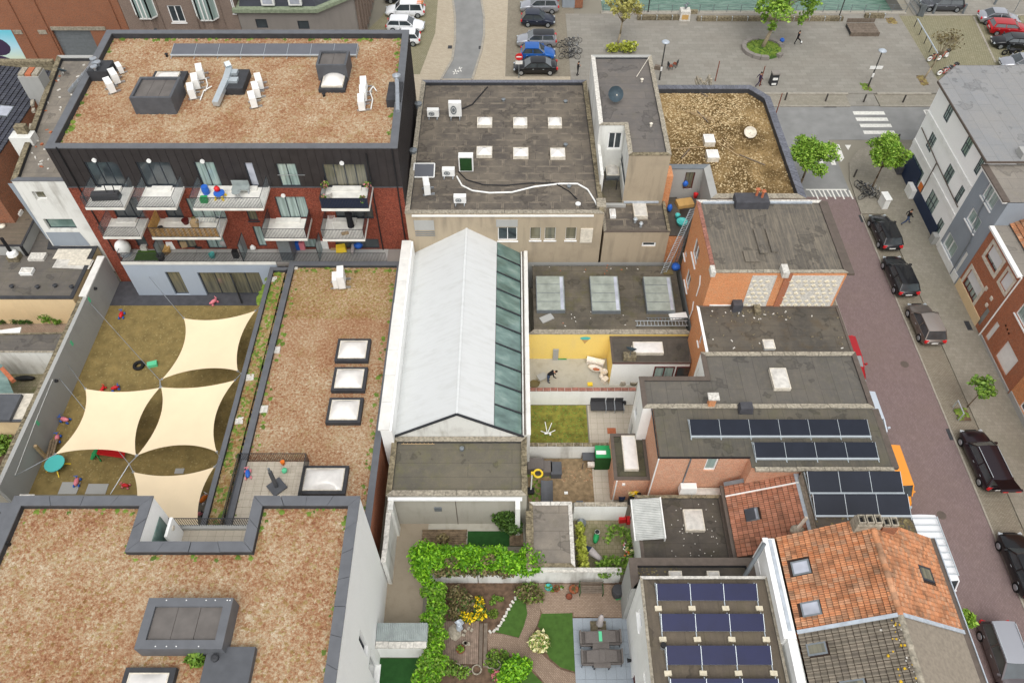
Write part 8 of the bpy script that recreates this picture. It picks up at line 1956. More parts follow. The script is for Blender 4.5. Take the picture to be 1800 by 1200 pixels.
tclut('lidded_tub','beige round tub behind the terrace railing','tub',293,443,.8,.8,.5,'cardboard',0,.9,'round');tclut('sack','white sack with dark print leaning on the terrace wall','sack',302,436,.6,.4,.8,'whitepaint',.3,.8);tclut('wooden_chair','brown wooden box chair on the terrace','chair',326,433,.5,.5,.7,'wood',.2);tclut('shoe_pile','pile of black and white shoes on the terrace','shoes',350,436,.8,.4,.3,'black',.1,.8,'blob')
tclut('pram','white and black pram on the terrace','pram',398,432,.9,.6,.9,'greycloth',.7,.9,'blob');tclut('black_box','tall black speaker box by the privacy screen','box',416,452,.4,.35,.8,'black');tclut('green_tub','dark green bucket on the terrace','bucket',374,452,.5,.5,.4,'turq',0,.8,'round');tclut('grey_tub','dark round tub at the left of the terrace railing','tub',284,456,.6,.6,.5,'rattan',0,.8,'round')
tclut('fire_extinguisher','red fire extinguisher on a white stand','fire extinguisher',484,433,.35,.35,.8,'red',0,1,'round');tclut('laundry_bag','white bag next to the terrace screen','bag',446,440,.5,.4,.6,'whitepaint',.1,1,'blob');tclut('blue_bin','blue bin on the terrace below the empty balcony','bin',523,436,.55,.5,.8,'blue');tclut('pink_bin','pink bin beside the blue bin on the terrace','bin',532,436,.55,.45,.75,'pink')
tclut('step_stool','white step stool by the second terrace screen','stool',573,434,.6,.5,.9,'whitepaint');tclut('toy_car','yellow and blue toy car on the terrace','toy car',600,440,.9,.6,.5,'yel',.2,.8);tclut('mat','brown coil mat on the terrace','mat',587,436,.5,.5,.1,'wood');tclut('grey_parasol','grey wrapped parasol lying over the terrace railing','parasol',621,440,.3,1.5,.5,'greycloth',.05,.8,'blob');tclut('blue_cover','blue and white covered object on the terrace','cover',631,436,.8,.6,.6,'blue',.4,.8,'blob')
# ------------------------------------------------------------------ yellow yard
def yd(name,label,cat,px,py,sx,sy,h,mat,rz=0,taper=1,shape='box',z=.012):return clutter(name,label,cat,px,py,z,sx,sy,h,mat,rz,taper,shape)
q=W(1046,651,.01);T=Thing('bathtub','old white bathtub full of rubble in the yellow yard','bathtub',(q.x,q.y,.01),-.35);T.o.scale=(.7,)*3;m=MB();m.smooth=True;m.lathe(0,0,[(.35,0),(.5,.4),(.55,.5),(.48,.5),(.4,.2),(.05,.15)],20,1.6,.8);T.a('tub',m,MT['porcelain'],w=0);m=MB();m.smooth=True;m.ico((.1,0,.25),.3,1.3,.7,.5,9,6,.2);T.a('rubble',m,MT['terracotta'],w=0)
q=W(1046,640,.01);T=Thing('bath_panel','pale pinkish tub box with white rim against the yellow wall','box',(q.x,q.y,.01),-.3);T.o.scale=(.72,)*3;m=MB();m.obox(0,0,0,1.9,.55,.6);T.a('box',m,MT['porcelain'],w=0);m=MB();m.obox(0,.1,.6,2.0,.5,.12);T.a('rim',m,MT['whitepaint'],w=0)
yd('washbasin','white washbasin lying by the bathtub','washbasin',1061,657,.6,.5,.35,'porcelain',.5,1.1,'round');yd('toilet','white toilet bowl in the yellow yard corner','toilet',1057,664,.4,.55,.4,'porcelain',.3,1,'blob');yd('cistern','white ceramic cistern near the white outhouse','cistern',1063,670,.5,.4,.4,'porcelain',.8)
yd('bowl','white basin standing by the coping','basin',1094,672,.6,.6,.5,'porcelain',.2,1.2,'round');yd('crate','dark crate on yellow sheet by the white outhouse','crate',1083,670,.7,.5,.6,'rattan');yd('timber_board','upright pale board leaning on the white outhouse wall','board',1077,672,.12,.3,1.7,'wood');yd('metal_bin','round grey tub at the right end of the yellow yard','tub',1113,672,.8,.8,.4,'stone_cop',0,.9,'round')
yd('dark_post','dark upright pipe by the white outhouse','pipe',1105,669,.2,.2,1.0,'bars',.2)
q=W(976,631,.01);T=Thing('wall_plank','grey plank leaning upright against the yellow wall','plank',(q.x,q.y,.01));m=MB();m.box(-.22,-.1,0,.22,.0,1.35);T.a('plank',m,MT['concrete'],w=0)
q=W(953,661,.6);m=MB();m.obox(q.x,q.y,.55,.75,.6,.05,.5);single('grey_board',m,MT['concrete'],'pale grey board carried by the person in the yellow yard','board',(q.x,q.y,.55))
yd('moss_cushion','round mossy heap in the left corner of the yellow yard','heap',939,675,.9,.8,.1,'leaf_brown',0,1,'blob');yd('yellow_pegs','small yellow and purple toys by the coping of the yellow yard','toys',1037,676,.4,.3,.15,'yel')
m=MB();a,b=W(978,631,.05),W(996,631,.05);m.bar(a,b,.06);single('green_stick',m,MT['green'],'thin green stick on the floor by the yellow wall','stick',tuple(a))
q=WY(1029,594,jy0);m=MB();m.smooth=False;m.ico((q.x,jy0-.03,q.z),.42,1,.02,.45,14,8);T=Thing('wall_painting','turquoise cone shape painted on the yellow wall','wall painting',(q.x,jy0-.03,q.z));T.a('turquoise_patch',m,MT['turq']);m=MB();m.add([(q.x-.3,jy0-.02,q.z-.15),(q.x+.3,jy0-.02,q.z-.15),(q.x,jy0-.02,q.z-.7)],[(2,1,0)]);T.a('ochre_cone',m,MT['cardboard'])
# lawn yard
q0,q1=W(1037,724,0),W(1096,724,0)
T=Thing('lounge_sofa','black slatted three part garden sofa with white arm frames on the pale patio','sofa',((q0.x+q1.x)/2,q0.y,0));xx=q0.x
for wd in(.47,.26,.27):
 L_=(q1.x-q0.x)*wd;m=MB();m.box(xx+.03,q0.y-.1,.32,xx+L_-.04,q0.y+.75,.42);T.a('seat',m,MT['rattan']);m=MB();m.box(xx+.03,q0.y+.68,.42,xx+L_-.04,q0.y+.8,.95);T.a('backrest',m,MT['rattan']);m=MB();m.bar((xx+L_-.01,q0.y-.1,.5),(xx+L_-.01,q0.y+.8,.6),.05);m.bar((xx+L_-.01,q0.y-.1,0),(xx+L_-.01,q0.y-.1,.5),.05);m.bar((xx+L_-.01,q0.y+.8,0),(xx+L_-.01,q0.y+.8,.6),.05);T.a('arm_frame',m,MT['steel']);xx+=L_
q=W(962,762,.02);T=Thing('rotary_dryer','white folded rotary clothes dryer lying on the small lawn','clothes dryer',(q.x,q.y,.02))
for dx,dy in((-.15,.9),(.35,.8),(-.5,.1),(.6,.15)):m=MB();m.bar((0,-.1,.15),(dx,dy,.25),.05);T.a('arm',m,MT['whitepaint'],w=0)
m=MB();m.smooth=True;m.ico((-.1,-.05,.15),.12,1.5,.8,.8);m.ico((.2,-.1,.15),.12,.8,1.4,.8);T.a('hub',m,MT['whitepaint'],w=0)
q=W(1075,757,.01);m=MB();m.obox(q.x,q.y,.01,.65,.5,.03);single('door_mat',m,MT['terracotta'],'terracotta coloured mat on the pale patio by the annex','mat',(q.x,q.y,.01))
q=WY(1097,704,W(1000,686,1.92).y);m=MB();m.tube((q.x,q.y-.1,q.z),(q.x,q.y-.3,q.z),.15,.15,12);single('wall_vent',m,MT['black'],'round black vent on the white wall by the sofa','vent',tuple(q))
# earth yard
for i,(px,w_,d_,h_,mt,lab)in enumerate(((941,1.15,.9,.75,'rattan_grey','large grey garden box at the left of the white yard wall'),(961,.7,.9,.6,'leaf_dark' if False else 'rattan_grey','smaller olive grey box right of the large garden box'),(977,.75,1.0,.6,'coping_dark','dark blue grey storage box third along the white yard wall'))):
 q=W(px,824+i*3,0);T=Thing('storage_box',lab,'storage box',(q.x,q.y,0));m=MB();m.obox(0,0,0,w_,d_,h_);T.a('body',m,MT[mt],w=0);m=MB();m.obox(0,0,h_,w_+.06,d_+.06,.08,0,.96,.96);T.a('lid',m,MT[mt],w=0)
q=W(1059,822,0);T=Thing('garden_shed','tall green metal cabinet with bright green top in the yard corner','cabinet',(q.x,q.y,0));m=MB();m.obox(0,.3,0,1.25,.9,1.75);T.a('cabinet',m,MT['turf_dark'],w=0);m=MB();m.obox(0,.3,1.75,1.3,1.0,.08);T.a('top',m,MT['green'],w=0)
for sx in(-.3,.3):m=MB();m.box(sx-.29,-.17,.05,sx+.29,-.152,1.7);T.a('door',m,MT['turf_dark'],w=0)
m=MB();m.obox(-.25,.2,1.83,.7,.3,.05);T.a('white_board',m,MT['whitepaint'],w=0)
q=W(1034,815,0);T=Thing('wire_cage','wooden rack with grey top and a pale cushion beside the green cabinet','rack',(q.x,q.y,0));m=MB();m.obox(0,.2,.75,.95,.7,.06);T.a('top',m,MT['coping_dark'],w=0);m=MB();m.obox(.15,-.3,.3,.5,.3,.3);T.a('cushion',m,MT['porcelain'],w=0)
for sx in(-.45,.45):
 for sy in(-.4,.5):m=MB();m.bar((sx,sy,0),(sx,sy,.8),.07);T.a('leg',m,MT['wood_dark'],w=0)
q=W(945,846,0);T=Thing('basketball_hoop','toy basketball stand with thick yellow ring in the earth yard','basketball hoop',(q.x,q.y,0));m=MB();m.smooth=True;m.torus((0,0,1.2),.3,.08,18,7);T.a('ring',m,MT['yel'],w=0);m=MB();m.tube((-.42,0,1.15),(-.5,-.75,.1),.05,.05,8);T.a('pole',m,MT['whitepaint'],w=0);m=MB();m.obox(-.4,0,1.12,.2,.2,.18);T.a('bracket',m,MT['yel'],w=0);m=MB();m.obox(-.5,-.8,0,.5,.5,.18);T.a('foot',m,MT['black'],w=0)
q=W(961,868,0);T=Thing('trampoline_cover','dark blue grey curved lounger standing in the earth yard','lounger',(q.x,q.y,0));m=MB();m.smooth=True;m.grid(lambda u,v:(-.4+.8*u,-.75+1.5*v,.25+.45*(v**2)-.1*math.sin(math.pi*u)),6,10);T.a('seat',m,MT['coping_dark'],w=0);m=MB();m.bar((-.4,-.75,0),(-.4,.75,.65),.05);m.bar((.4,-.75,0),(.4,.75,.65),.05);T.a('frame',m,MT['bars'],w=0)
q=W(995,866,.02);m=MB();m.obox(q.x,q.y,.01,.25,.2,.05);single('white_tile',m,MT['whitepaint'],'small white tile lying on the trodden earth','tile',(q.x,q.y,.01));q=W(1019,882,.02);m=MB();m.obox(q.x,q.y,.01,.5,.2,.05);single('grey_plate',m,MT['coping'],'grey metal plate at the near edge of the earth yard','plate',(q.x,q.y,.01))
q=W(1113,880,0);T=Thing('wheeled_bin','grey lidded box with purple and yellow flowers on top by the brick annex','box',(q.x,q.y,0));m=MB();m.obox(0,0,0,.75,.6,1.05);T.a('body',m,MT['coping_dark'],w=0);m=MB();m.obox(0,0,1.05,.8,.65,.06);T.a('lid',m,MT['black'],w=0);crown_part(T,[(q.x-.1,q.y,1.2,.3,.22,.12)],60,.1,'petal_yellow','flowers');crown_part(T,[(q.x-.25,q.y,1.2,.25,.22,.12)],60,.1,'leaf_cream','flowers')
yd('blue_bucket','dark blue bucket by the brick annex corner','bucket',1092,879,.45,.45,.5,'navy',0,.8,'round');yd('cleaning_tub','yellow and blue cleaning things stacked on a stand by the brick annex','cleaning kit',1094,870,.5,.45,.85,'turq',0,.9,'blob');yd('yellow_pot','small yellow bucket on top beside the cleaning things','bucket',1093,866,.35,.35,1.0,'yel',0,.8,'round')
# tiled yard with plants
def px_bush(name,label,cat,pts,n,size,mat,z0=0.0,**k):
 bl=[]
 for px,py,z,rx,ry,rz_ in pts:q=W(px,py,z0+z);bl.append((q.x,q.y,z0+z,rx,ry,rz_))
 return bush(name,label,cat,bl,n,size,mat,(bl[0][0],bl[0][1],z0),**k)
px_bush('bamboo','tall yellow green bamboo along the shed wall in the tiled yard','bamboo',[(1020,930,.9,.28,.4,.9),(1022,955,.9,.34,.5,.9),(1024,978,1.0,.36,.5,1.0),(1027,1000,1.0,.34,.45,.9)],1300,.13,'leaf_lime')
px_bush('climbing_rose','leafy climbing shrub spilling over the garden wall in the tiled yard','shrub',[(1075,985,1.1,.8,.4,.4),(1100,988,1.1,.6,.4,.4),(1058,993,1.0,.5,.3,.4),(1085,1003,1.7,.6,.3,.3),(1062,1010,1.6,.5,.25,.3)],520,.13,'leaf_mid')
px_bush('slender_tree','sparse young green shrub over the mossy tiles','shrub',[(1080,930,1.3,.6,.5,.3),(1097,935,1.2,.5,.5,.3),(1068,945,1.2,.4,.4,.3),(1102,950,1.0,.4,.3,.3)],170,.15,'leaf_mid')
fb_=px_bush('flower_bed','mixed white, orange and violet flowers beside the white annex wall','flowers',[(1105,962,.3,.4,.4,.3),(1108,972,.3,.35,.4,.3)],240,.1,'leaf_mid',extra=(190,.1,'leaf_cream'))
for k in range(12):q=W(1105+rnd.uniform(-9,9),966+rnd.uniform(-12,12),.5);m=MB();m.ico(tuple(q),.07,1,1,.6,6,4);fb_.a('blossom',m,MT[['orange','purple','pink','whitepaint'][k%4]])
q0,q1=W(1073,997,.4),W(1030,961,.9);T=Thing('closed_parasol','folded pinkish parasol with blue tip leaning across the tiled yard','parasol',tuple(q0));d=(q1-q0);m=MB();m.smooth=True;m.tube(q0+d*.25,q0+d*.85,.12,.3,10);T.a('canopy',m,MT['greycloth']);m=MB();m.tube(q0+d*.85,q1,.28,.12,10);T.a('tip',m,MT['navy']);m=MB();m.tube(q0,q0+d*.28,.14,.16,8);T.a('pole',m,MT['black'])
q=W(1047,948,.02);T=Thing('toy_rocker','green, white and black child rocker on the mossy tiles','toy',(q.x,q.y,.02),1.3);m=MB();m.smooth=True;m.ico((0,0,.3),.3,1.5,.7,.8);T.a('body',m,MT['green'],w=0);m=MB();m.smooth=True;m.ico((.35,0,.45),.2);T.a('head',m,MT['whitepaint'],w=0);m=MB();m.ico((.3,0,.62),.16,1,1,.5);T.a('seat',m,MT['black'],w=0)
q=W(1115,938,.02);T=Thing('toy_figure','black and white striped toy by the corrugated lean-to','toy',(q.x,q.y,.02));m=MB();m.smooth=True;m.ico((0,.1,.5),.28,.9,.9,1);T.a('head',m,MT['black'],w=0);m=MB();m.ico((0,-.2,.3),.28,.8,1.1,.8);T.a('body',m,MT['whitepaint'],w=0)
yd('red_chair','small red chair by the white wall of the tiled yard','chair',1093,914,.5,.45,.5,'red',.1,.9);yd('red_box','red and yellow toy cart under the drainpipes','toy cart',1108,916,.6,.5,.4,'red',0,.9);yd('hose_reel','round grey wire basket in the corner of the tiled yard','basket',1022,921,.6,.6,.3,'steel_dull',0,1,'round')
m=MB();a=W(1108,913,.5);m.tube(a,a+Vector((.25,.3,1.8)),.06);m.tube(a+Vector((.3,0,0)),a+Vector((.55,.3,1.8)),.06);single('drain_pipes',m,MT['gutter'],'pair of brown pipes standing against the white wall','pipes',tuple(a))
# ------------------------------------------------------------------ garage yard, hedge and garden
dk=Thing('wooden_deck','weathered plank deck on the yard floor below the garage wall','deck',tuple(W(782,943,.02)));x0,y0,x1,y1=RC(.1,743,930,820,957)
for i in range(9):m=MB();yy=y0+(y1-y0)*i/9;m.box(x0+rnd.uniform(-.03,.03),yy+.012,.02,x1+rnd.uniform(-.03,.03),yy+(y1-y0)/9-.012,.11+rnd.uniform(0,.01));dk.a('plank',m,MT['deck'])
for i in range(6):m=MB();q=W(898+i*4,944,.1);m.box(q.x-.09,q.y-.6,.02,q.x+.07,q.y+.4,.1);dk.a('plank',m,MT['deck'])
px_bush('conifer','dull green bushy conifer in the corner by the garage pillar','shrub',[(893,915,1.1,.85,.7,1.0),(880,908,1.3,.6,.5,.7),(903,925,1.2,.6,.6,.7),(890,898,1.7,.6,.5,.5)],2600,.12,'leaf_dark',extra=(700,.11,'leaf_olive',[],'dry_tips')if False else None)
px_bush('dry_bush','dry red tipped bush sticking out behind the hedge','shrub',[(778,948,.9,.5,.4,.5)],220,.12,'leaf_brown')
hz=[]
for i in range(17):
 t=i/16;hz.append((722+24+t*195,972+18*t+rnd.uniform(-6,6),2.3,.75,.78,.45))
hz+=[(735+i*16,968+i%3*12,2.45,.5,.45,.4)for i in range(13)]+[(738,978,2.2,.8,.8,.6),(742,1000,2.1,.8,.6,.5),(752,985,2.3,.8,.8,.5),(745,995,2.1,.6,.6,.5),(742,1010,2.0,.5,.5,.5),(752,1022,1.9,.45,.5,.45),(915,985,2.2,.7,.6,.4),(930,995,2.1,.5,.5,.35)]
px_bush('ivy_hedge','broad bright green ivy hedge crossing behind the garden','hedge',hz,15000,.105,'leaf_bright')
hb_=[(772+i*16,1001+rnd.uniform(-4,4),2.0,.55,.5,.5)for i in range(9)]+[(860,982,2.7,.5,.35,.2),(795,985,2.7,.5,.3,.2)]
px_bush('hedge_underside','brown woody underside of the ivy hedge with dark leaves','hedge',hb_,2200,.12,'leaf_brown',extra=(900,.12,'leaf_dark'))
hv=[]
for i in range(18):t=i/17;hv.append((770-14*t+rnd.uniform(-5,5),1035+t*185,1.7,.55,.5,.5))
hv+=[(745,1165,1.7,.45,.5,.5),(770,1175,1.6,.45,.5,.5),(735,1190,1.7,.4,.5,.5)]
px_bush('climber_hedge','green climber hedge running down beside the plank patio','hedge',hv+[(756+(i%3)*14-7,1040+i*15,1.9,.45,.35,.35)for i in range(11)],8000,.1,'leaf_mid',extra=(8000,.1,'leaf_bright'))
px_bush('sparse_shrub','bare twiggy brown green shrub behind the yellow flowers','shrub',[(805,1048,.8,.7,.7,.6),(820,1060,.7,.6,.6,.5),(800,1075,.6,.5,.5,.4)],1500,.11,'leaf_brown',extra=(500,.1,'leaf_dark'))
px_bush('yellow_flower_bush','bush covered in bright yellow flowers by the stone sculpture','flowering bush',[(841,1062,.5,.38,.6,.35),(848,1078,.5,.4,.4,.35),(825,1085,.5,.6,.32,.35),(812,1078,.5,.4,.35,.3)],800,.1,'leaf_dark',extra=(750,.09,'petal_yellow'))
px_bush('heather','low brown and green shrub at the bend of the brick path','shrub',[(932,1042,.45,.85,.7,.4),(918,1040,.4,.5,.5,.35),(945,1048,.4,.5,.4,.3)],1500,.1,'leaf_brown',extra=(600,.1,'leaf_mid'))
px_bush('cream_shrub','round shrub with cream yellow leaves between path and turf','shrub',[(948,1128,.4,.65,.65,.38)],420,.13,'leaf_mid',extra=(520,.15,'leaf_cream'))
px_bush('bright_tree','bright green leafy shrub at the bottom edge of the garden','shrub',[(905,1178,.9,.8,.7,.7),(892,1190,.8,.6,.6,.6),(920,1168,.9,.6,.5,.5),(908,1160,1.0,.4,.4,.4)],4200,.1,'leaf_bright')
px_bush('low_green','dark green low ground plants south of the plank patio','plant',[(875,1150,.2,.7,.35,.25),(865,1165,.2,.5,.3,.2),(810,1180,.2,.7,.4,.25),(790,1172,.4,.5,.5,.4)],900,.1,'leaf_mid',extra=(160,.09,'leaf_brown'))
px_bush('pink_flowers','small pink flowering plant beside the bright green shrub','flowers',[(873,1186,.3,.35,.35,.3)],120,.1,'leaf_mid',extra=(110,.09,'pink'))
for i,(px,py)in enumerate(((870,1050),(880,1052),(865,1058))):px_bush('strawberry_plant',f'{["left","right","lowest"][i]} small green plant in the brown flower bed','plant',[(px,py,.12,.22,.2,.14)],70,.09,'leaf_mid')
px_bush('lime_cushion','lime green cushion plant in the brown flower bed','plant',[(868,1078,.1,.35,.35,.12)],260,.06,'moss')
pt_=Thing('plank_patio','red brown plank patio with stone sculpture in the garden','deck',tuple(W(810,1128,.02)));x0,y0,x1,y1=RC(.08,777,1091,840,1166)
for i in range(20):m=MB();xx=x0+(x1-x0)*i/20;m.box(xx+.008,y0,.02,xx+(x1-x0)/20-.008,y1,.09+rnd.uniform(0,.012));pt_.a('plank',m,MT['deck_brown'])
for i,px in enumerate((846,854)):m=MB();a=W(px,1095,.08);b=W(px+1,1172,.08);m.box(a.x-.11,b.y,.02,a.x+.11,a.y,.12);pt_.a('edging_plank',m,MT['wood_dark'])
q=W(805,1108,.1);T=Thing('stone_sculpture','pale blue grey abstract stone sculpture on a slab','sculpture',(q.x,q.y,.1));m=MB();m.ico((-.2,-.1,.06),.42,1,1.2,.15,9,5,.2);T.a('slab',m,MT['stone_cop'],w=0);m=MB();m.ico((.1,0,.55),.3,.7,.6,1.7,8,6,.3);m.ico((.15,.2,.9),.25,1.1,.8,.9,7,5,.3);T.a('stone',m,MT['zinc'],w=0)
q=W(822,1118,.1);m=MB()
for i in range(9):t=rnd.uniform(0,6.28);m.obox(q.x+.4*math.cos(t)*rnd.uniform(.4,1),q.y+.5*math.sin(t),.1,.2,.15,.1,t)
single('stone_ring',m,MT['stone_cop'],'loose ring of beige stones beside the sculpture','stones',(q.x,q.y,.1),kind='stuff')
def pot(label,px,py,r,h,mat='terracotta',plant='leaf_mid',n=70):
 q=W(px,py,.05);T=Thing('plant_pot',label,'plant pot',(q.x,q.y,.03));m=MB();m.smooth=False;m.lathe(0,0,[(r*.7,0),(r,h),(r*1.1,h),(r*.9,h),(r*.85,h*.8),(.02,h*.8)],14);T.a('pot',m,MT[mat],w=0)
 if plant:crown_part(T,[(q.x,q.y,h+.05,r*.9,r*.9,r*.8)],n,.08,plant,'foliage')
pot('terracotta pot with green plant on the plank patio',810,1143,.26,.35,'terracotta','leaf_mid',160)
pot('turquoise pot first in the row along the garden wall',964,1034,.24,.3,'turq','leaf_mid',30);pot('small terracotta pot beside the turquoise one',971,1038,.15,.2);pot('brown terracotta pot in the row along the garden wall',978,1036,.22,.3,'terracotta','leaf_brown');pot('small cream pot at the end of the row along the garden wall',987,1034,.14,.25,'dome_frame','leaf_mid',20)
pot('large terracotta bowl standing before the garden wall',1008,1038,.3,.35,'terracotta','leaf_brown',50);pot('dark low bowl in front of the large terracotta bowl',1000,1049,.2,.15,'rust',None)
m=MB();
for px,py in((862,1165),(872,1168),(786,1168),(802,1173),(818,1178),(838,1176)):q=W(px,py,.1);m.torus((q.x,q.y,.1),.28,.05,12,5)
single('bed_border',m,MT['stone_cop'],'curling beige stone borders at the edge of the plank patio','border stones',tuple(W(820,1172,.1)),kind='stuff')
q=W(1039,1043,.02);T=Thing('garden_bench','old wooden garden bench with green iron sides against the garden wall','bench',(q.x,q.y,.02))
for i in range(4):m=MB();m.box(-.75,-.12+.13*i,.42,.75,-.01+.13*i,.45);T.a('slat',m,MT['wood_dark'],w=0)
for i in range(3):m=MB();m.box(-.75,.42,.52+.14*i,.75,.45,.62+.14*i);T.a('back_slat',m,MT['wood_dark'],w=0)
for sx in(-.76,.74):m=MB();m.bar((sx,-.15,0),(sx,-.15,.6),.05);m.bar((sx,.45,0),(sx,.48,.95),.05);m.bar((sx,-.15,.6),(sx,.45,.62),.05);T.a('side_frame',m,MT['turf_dark'],w=0)
q=W(1084,1045,.02);T=Thing('rain_barrel','dark grey ribbed rain barrel by the garden wall','barrel',(q.x,q.y,.02));m=MB();m.lathe(0,0,[(.3,0),(.34,.25),(.36,.26),(.36,.32),(.38,.6),(.4,.62),(.36,.9),(.38,.92),(.34,.96),(.05,.98)],18);T.a('barrel',m,MT['rattan'],w=0)
q=W(1088,1050,.02);clutter('watering_can','green watering can at the foot of the rain barrel','watering can',1088,1050,.02,.5,.25,.3,'green',.2,.8)
q=W(1052,1110,.05);T=Thing('cantilever_parasol','closed beige parasol on a square olive base on the blue grey patio','parasol',(q.x,q.y,.04));m=MB();m.obox(0,.15,0,1.0,1.0,.14);T.a('base',m,MT['leaf_olive' if False else 'stone_mossy'],w=0)
m=MB();m.tube((0,.15,.1),(.02,.2,2.6),.03,.03,8);T.a('pole',m,MT['bars'],w=0);m=MB();m.smooth=True;m.lathe(.0,.17,[(.05,.8),(.24,1.05),(.15,1.6),(.2,1.9),(.12,2.4),(.03,2.55)],10);T.a('canopy',m,MT['greycloth'],w=0)
q=W(1055,1148,.04);T=Thing('dining_table','grey garden dining table between stacked brown rattan chairs','table',(q.x,q.y,.04));m=MB();m.box(-.52,-1.05,.7,.52,1.0,.75);T.a('tabletop',m,MT['rattan_grey'],w=0)
for sx in(-.45,.45):
 for sy in(-.95,.9):m=MB();m.bar((sx,sy,0),(sx,sy,.7),.07);T.a('leg',m,MT['bars'],w=0)
for i,(sx,sy,r_,lab)in enumerate(((-.85,.75,0,'brown rattan chair at the far left of the dining table'),(.85,.78,math.pi,'brown rattan chair at the far right of the dining table'),(-.82,-.4,0,'brown rattan chair at the near left of the dining table'),(.85,-.4,math.pi,'brown rattan chair at the near right of the dining table'))):
 C_=Thing('rattan_chair',lab,'chair',(q.x+sx,q.y+sy,.04),r_,'rattan chairs round the patio table')
 m=MB();m.box(-.35,-.45,.38,.35,.4,.5);C_.a('seat',m,MT['rattan_grey'],w=0);m=MB();m.box(-.45,-.42,.5,-.35,.38,1.0);C_.a('backrest',m,MT['rattan_grey'],w=0);m=MB();m.add([(.35,-.38,.85),(1.0,-.4,.95),(1.0,.35,.95),(.35,.35,.85),(-.1,-.35,.8),(-.1,.33,.8)],[(0,1,2,3),(4,0,3,5)]);C_.a('footrest',m,MT['rattan_grey'],w=0)
 for sy2 in(-.43,.38):
  m=MB();m.bar((-.38,sy2,.62),(.32,sy2,.66),.06);C_.a('armrest',m,MT['rattan_grey'],w=0)
  for sx2 in(-.38,.3):m=MB();m.bar((sx2,sy2,0),(sx2,sy2,.4),.05);C_.a('leg',m,MT['bars'],w=0)
m=MB();m.box(q.x-.12,q.y+.45,.8,q.x+.08,q.y+1.05,1.03);single('towel',m,MT['mint'],'mint green towel over the far left rattan chair','towel',(q.x,q.y+.7,.8))
# ------------------------------------------------------------------ trees and street plants
T1=tree('tall bright green tree in the round planter on the plaza',29.6,84.3,9,4.6,(1.6,.6,7.2),'leaf_tree',8000,.19,.22,blobs=14,bark='bark_pale',group=None)
crown_part(T1,[(30.8+a,84.6+b,3.9+c,.5,.5,1.0)for a,b,c in((-1.8,0,.2),(2.6,.3,-.3),(-.8,-.6,-.7),(3.4,.5,.6),(-2.6,.2,1.2))],420,.22,'leaf_tree','hanging_leaves')
m=MB();q=W(1341,88,.1);m.torus((q.x,q.y,.3),1.0,.5,8,4)if False else None
T=Thing('round_planter','broken ring shaped stone seat wall around the big plaza tree','planter',(q.x,q.y,.1));
rx_,ry_=2.55,2.35
for a0,a1 in((R(95),R(275)),(R(10),R(62)),(R(305),R(322))):
 n=max(2,int((a1-a0)/.35))
 for i in range(n):
  t0,t1=a0+(a1-a0)*i/n+.01,a0+(a1-a0)*(i+1)/n-.01;m=MB()
  m.prism([(q.x+rx_*math.cos(t0),q.y+ry_*math.sin(t0)),(q.x+rx_*math.cos(t1),q.y+ry_*math.sin(t1)),(q.x+(rx_-.5)*math.cos(t1),q.y+(ry_-.5)*math.sin(t1)),(q.x+(rx_-.5)*math.cos(t0),q.y+(ry_-.5)*math.sin(t0))],.1,.55);T.a('seat_stone',m,MT['stone_grey'])
m=MB();m.lathe(q.x,q.y,[(2.1,.1),(2.0,.3),(.1,.38)],20);T.a('grass_mound',m,MT['turf'])
tufts('grass',[(q.x+2.0*math.cos(i*.4),q.y+1.85*math.sin(i*.4))for i in range(16)],.33,30,.2,'moss',None)
m=MB();m.smooth=True;q2=W(1374,74,.1);m.ico((q2.x,q2.y,.35),.3,1,1,.8);single('blue_bag',m,MT['blue'],'light blue bag leaning on the planter ring','bag',(q2.x,q2.y,.1))
tree('sparse yellowish tree on the plaza behind the tall block',12.55,85.17,6,2.2,(.5,.2,4.6),'leaf_olive',900,.2,.12,blobs=9,bark='bark_pale',limbs=10)
px_bush('plaza_shrub','yellow green shrub at the foot of the sparse plaza tree','shrub',[(1105,82,.7,1.1,.7,.7),(1078,84,.5,.9,.6,.5)],420,.2,'leaf_lime',.12)
tree('almost leafless tree by the red and white bicycles',46.67,78.02,6,1.9,(1.0,.3,4.6),'leaf_brown',330,.14,.1,blobs=12,bark='bark_pale',limbs=14)
q=W(1404,330);tree('green street tree behind the dark tiled parapet',q.x,q.y,5,2.25,(.1,0,3.9),'leaf_tree',6500,.13,.12,blobs=13)
tree('green street tree by the parked bicycles',35.37,59.35,5,2.0,(.1,0,3.9),'leaf_tree',5500,.13,.1,blobs=12)
tree('young thin green tree in a planted bed by the garage door house',35.28,33.51,3,1.15,(.15,0,2.5),'leaf_mid',430,.16,.05,blobs=8)
q=W(1712,1082,4.0);tree('green tree top showing beyond the gutter above the road',q.x-.6,q.y-.3,5,.75,(.5,.3,3.4),'leaf_tree',480,.16,.06,blobs=6)
T=Thing('tree_guard','metal hoop beside the planted bed with the young tree','guard rail',tuple(W(1680,738,.1)));m=MB();a,b=W(1685,738,.1),W(1675,715,.1);m.path([a,a+Vector((0,0,.9)),b+Vector((0,0,.9)),b],.05,8);T.a('hoop',m,MT['alu'])
tufts('weeds',RP(.1,1679,718,1707,738),.1,34,.16,'moss',None)
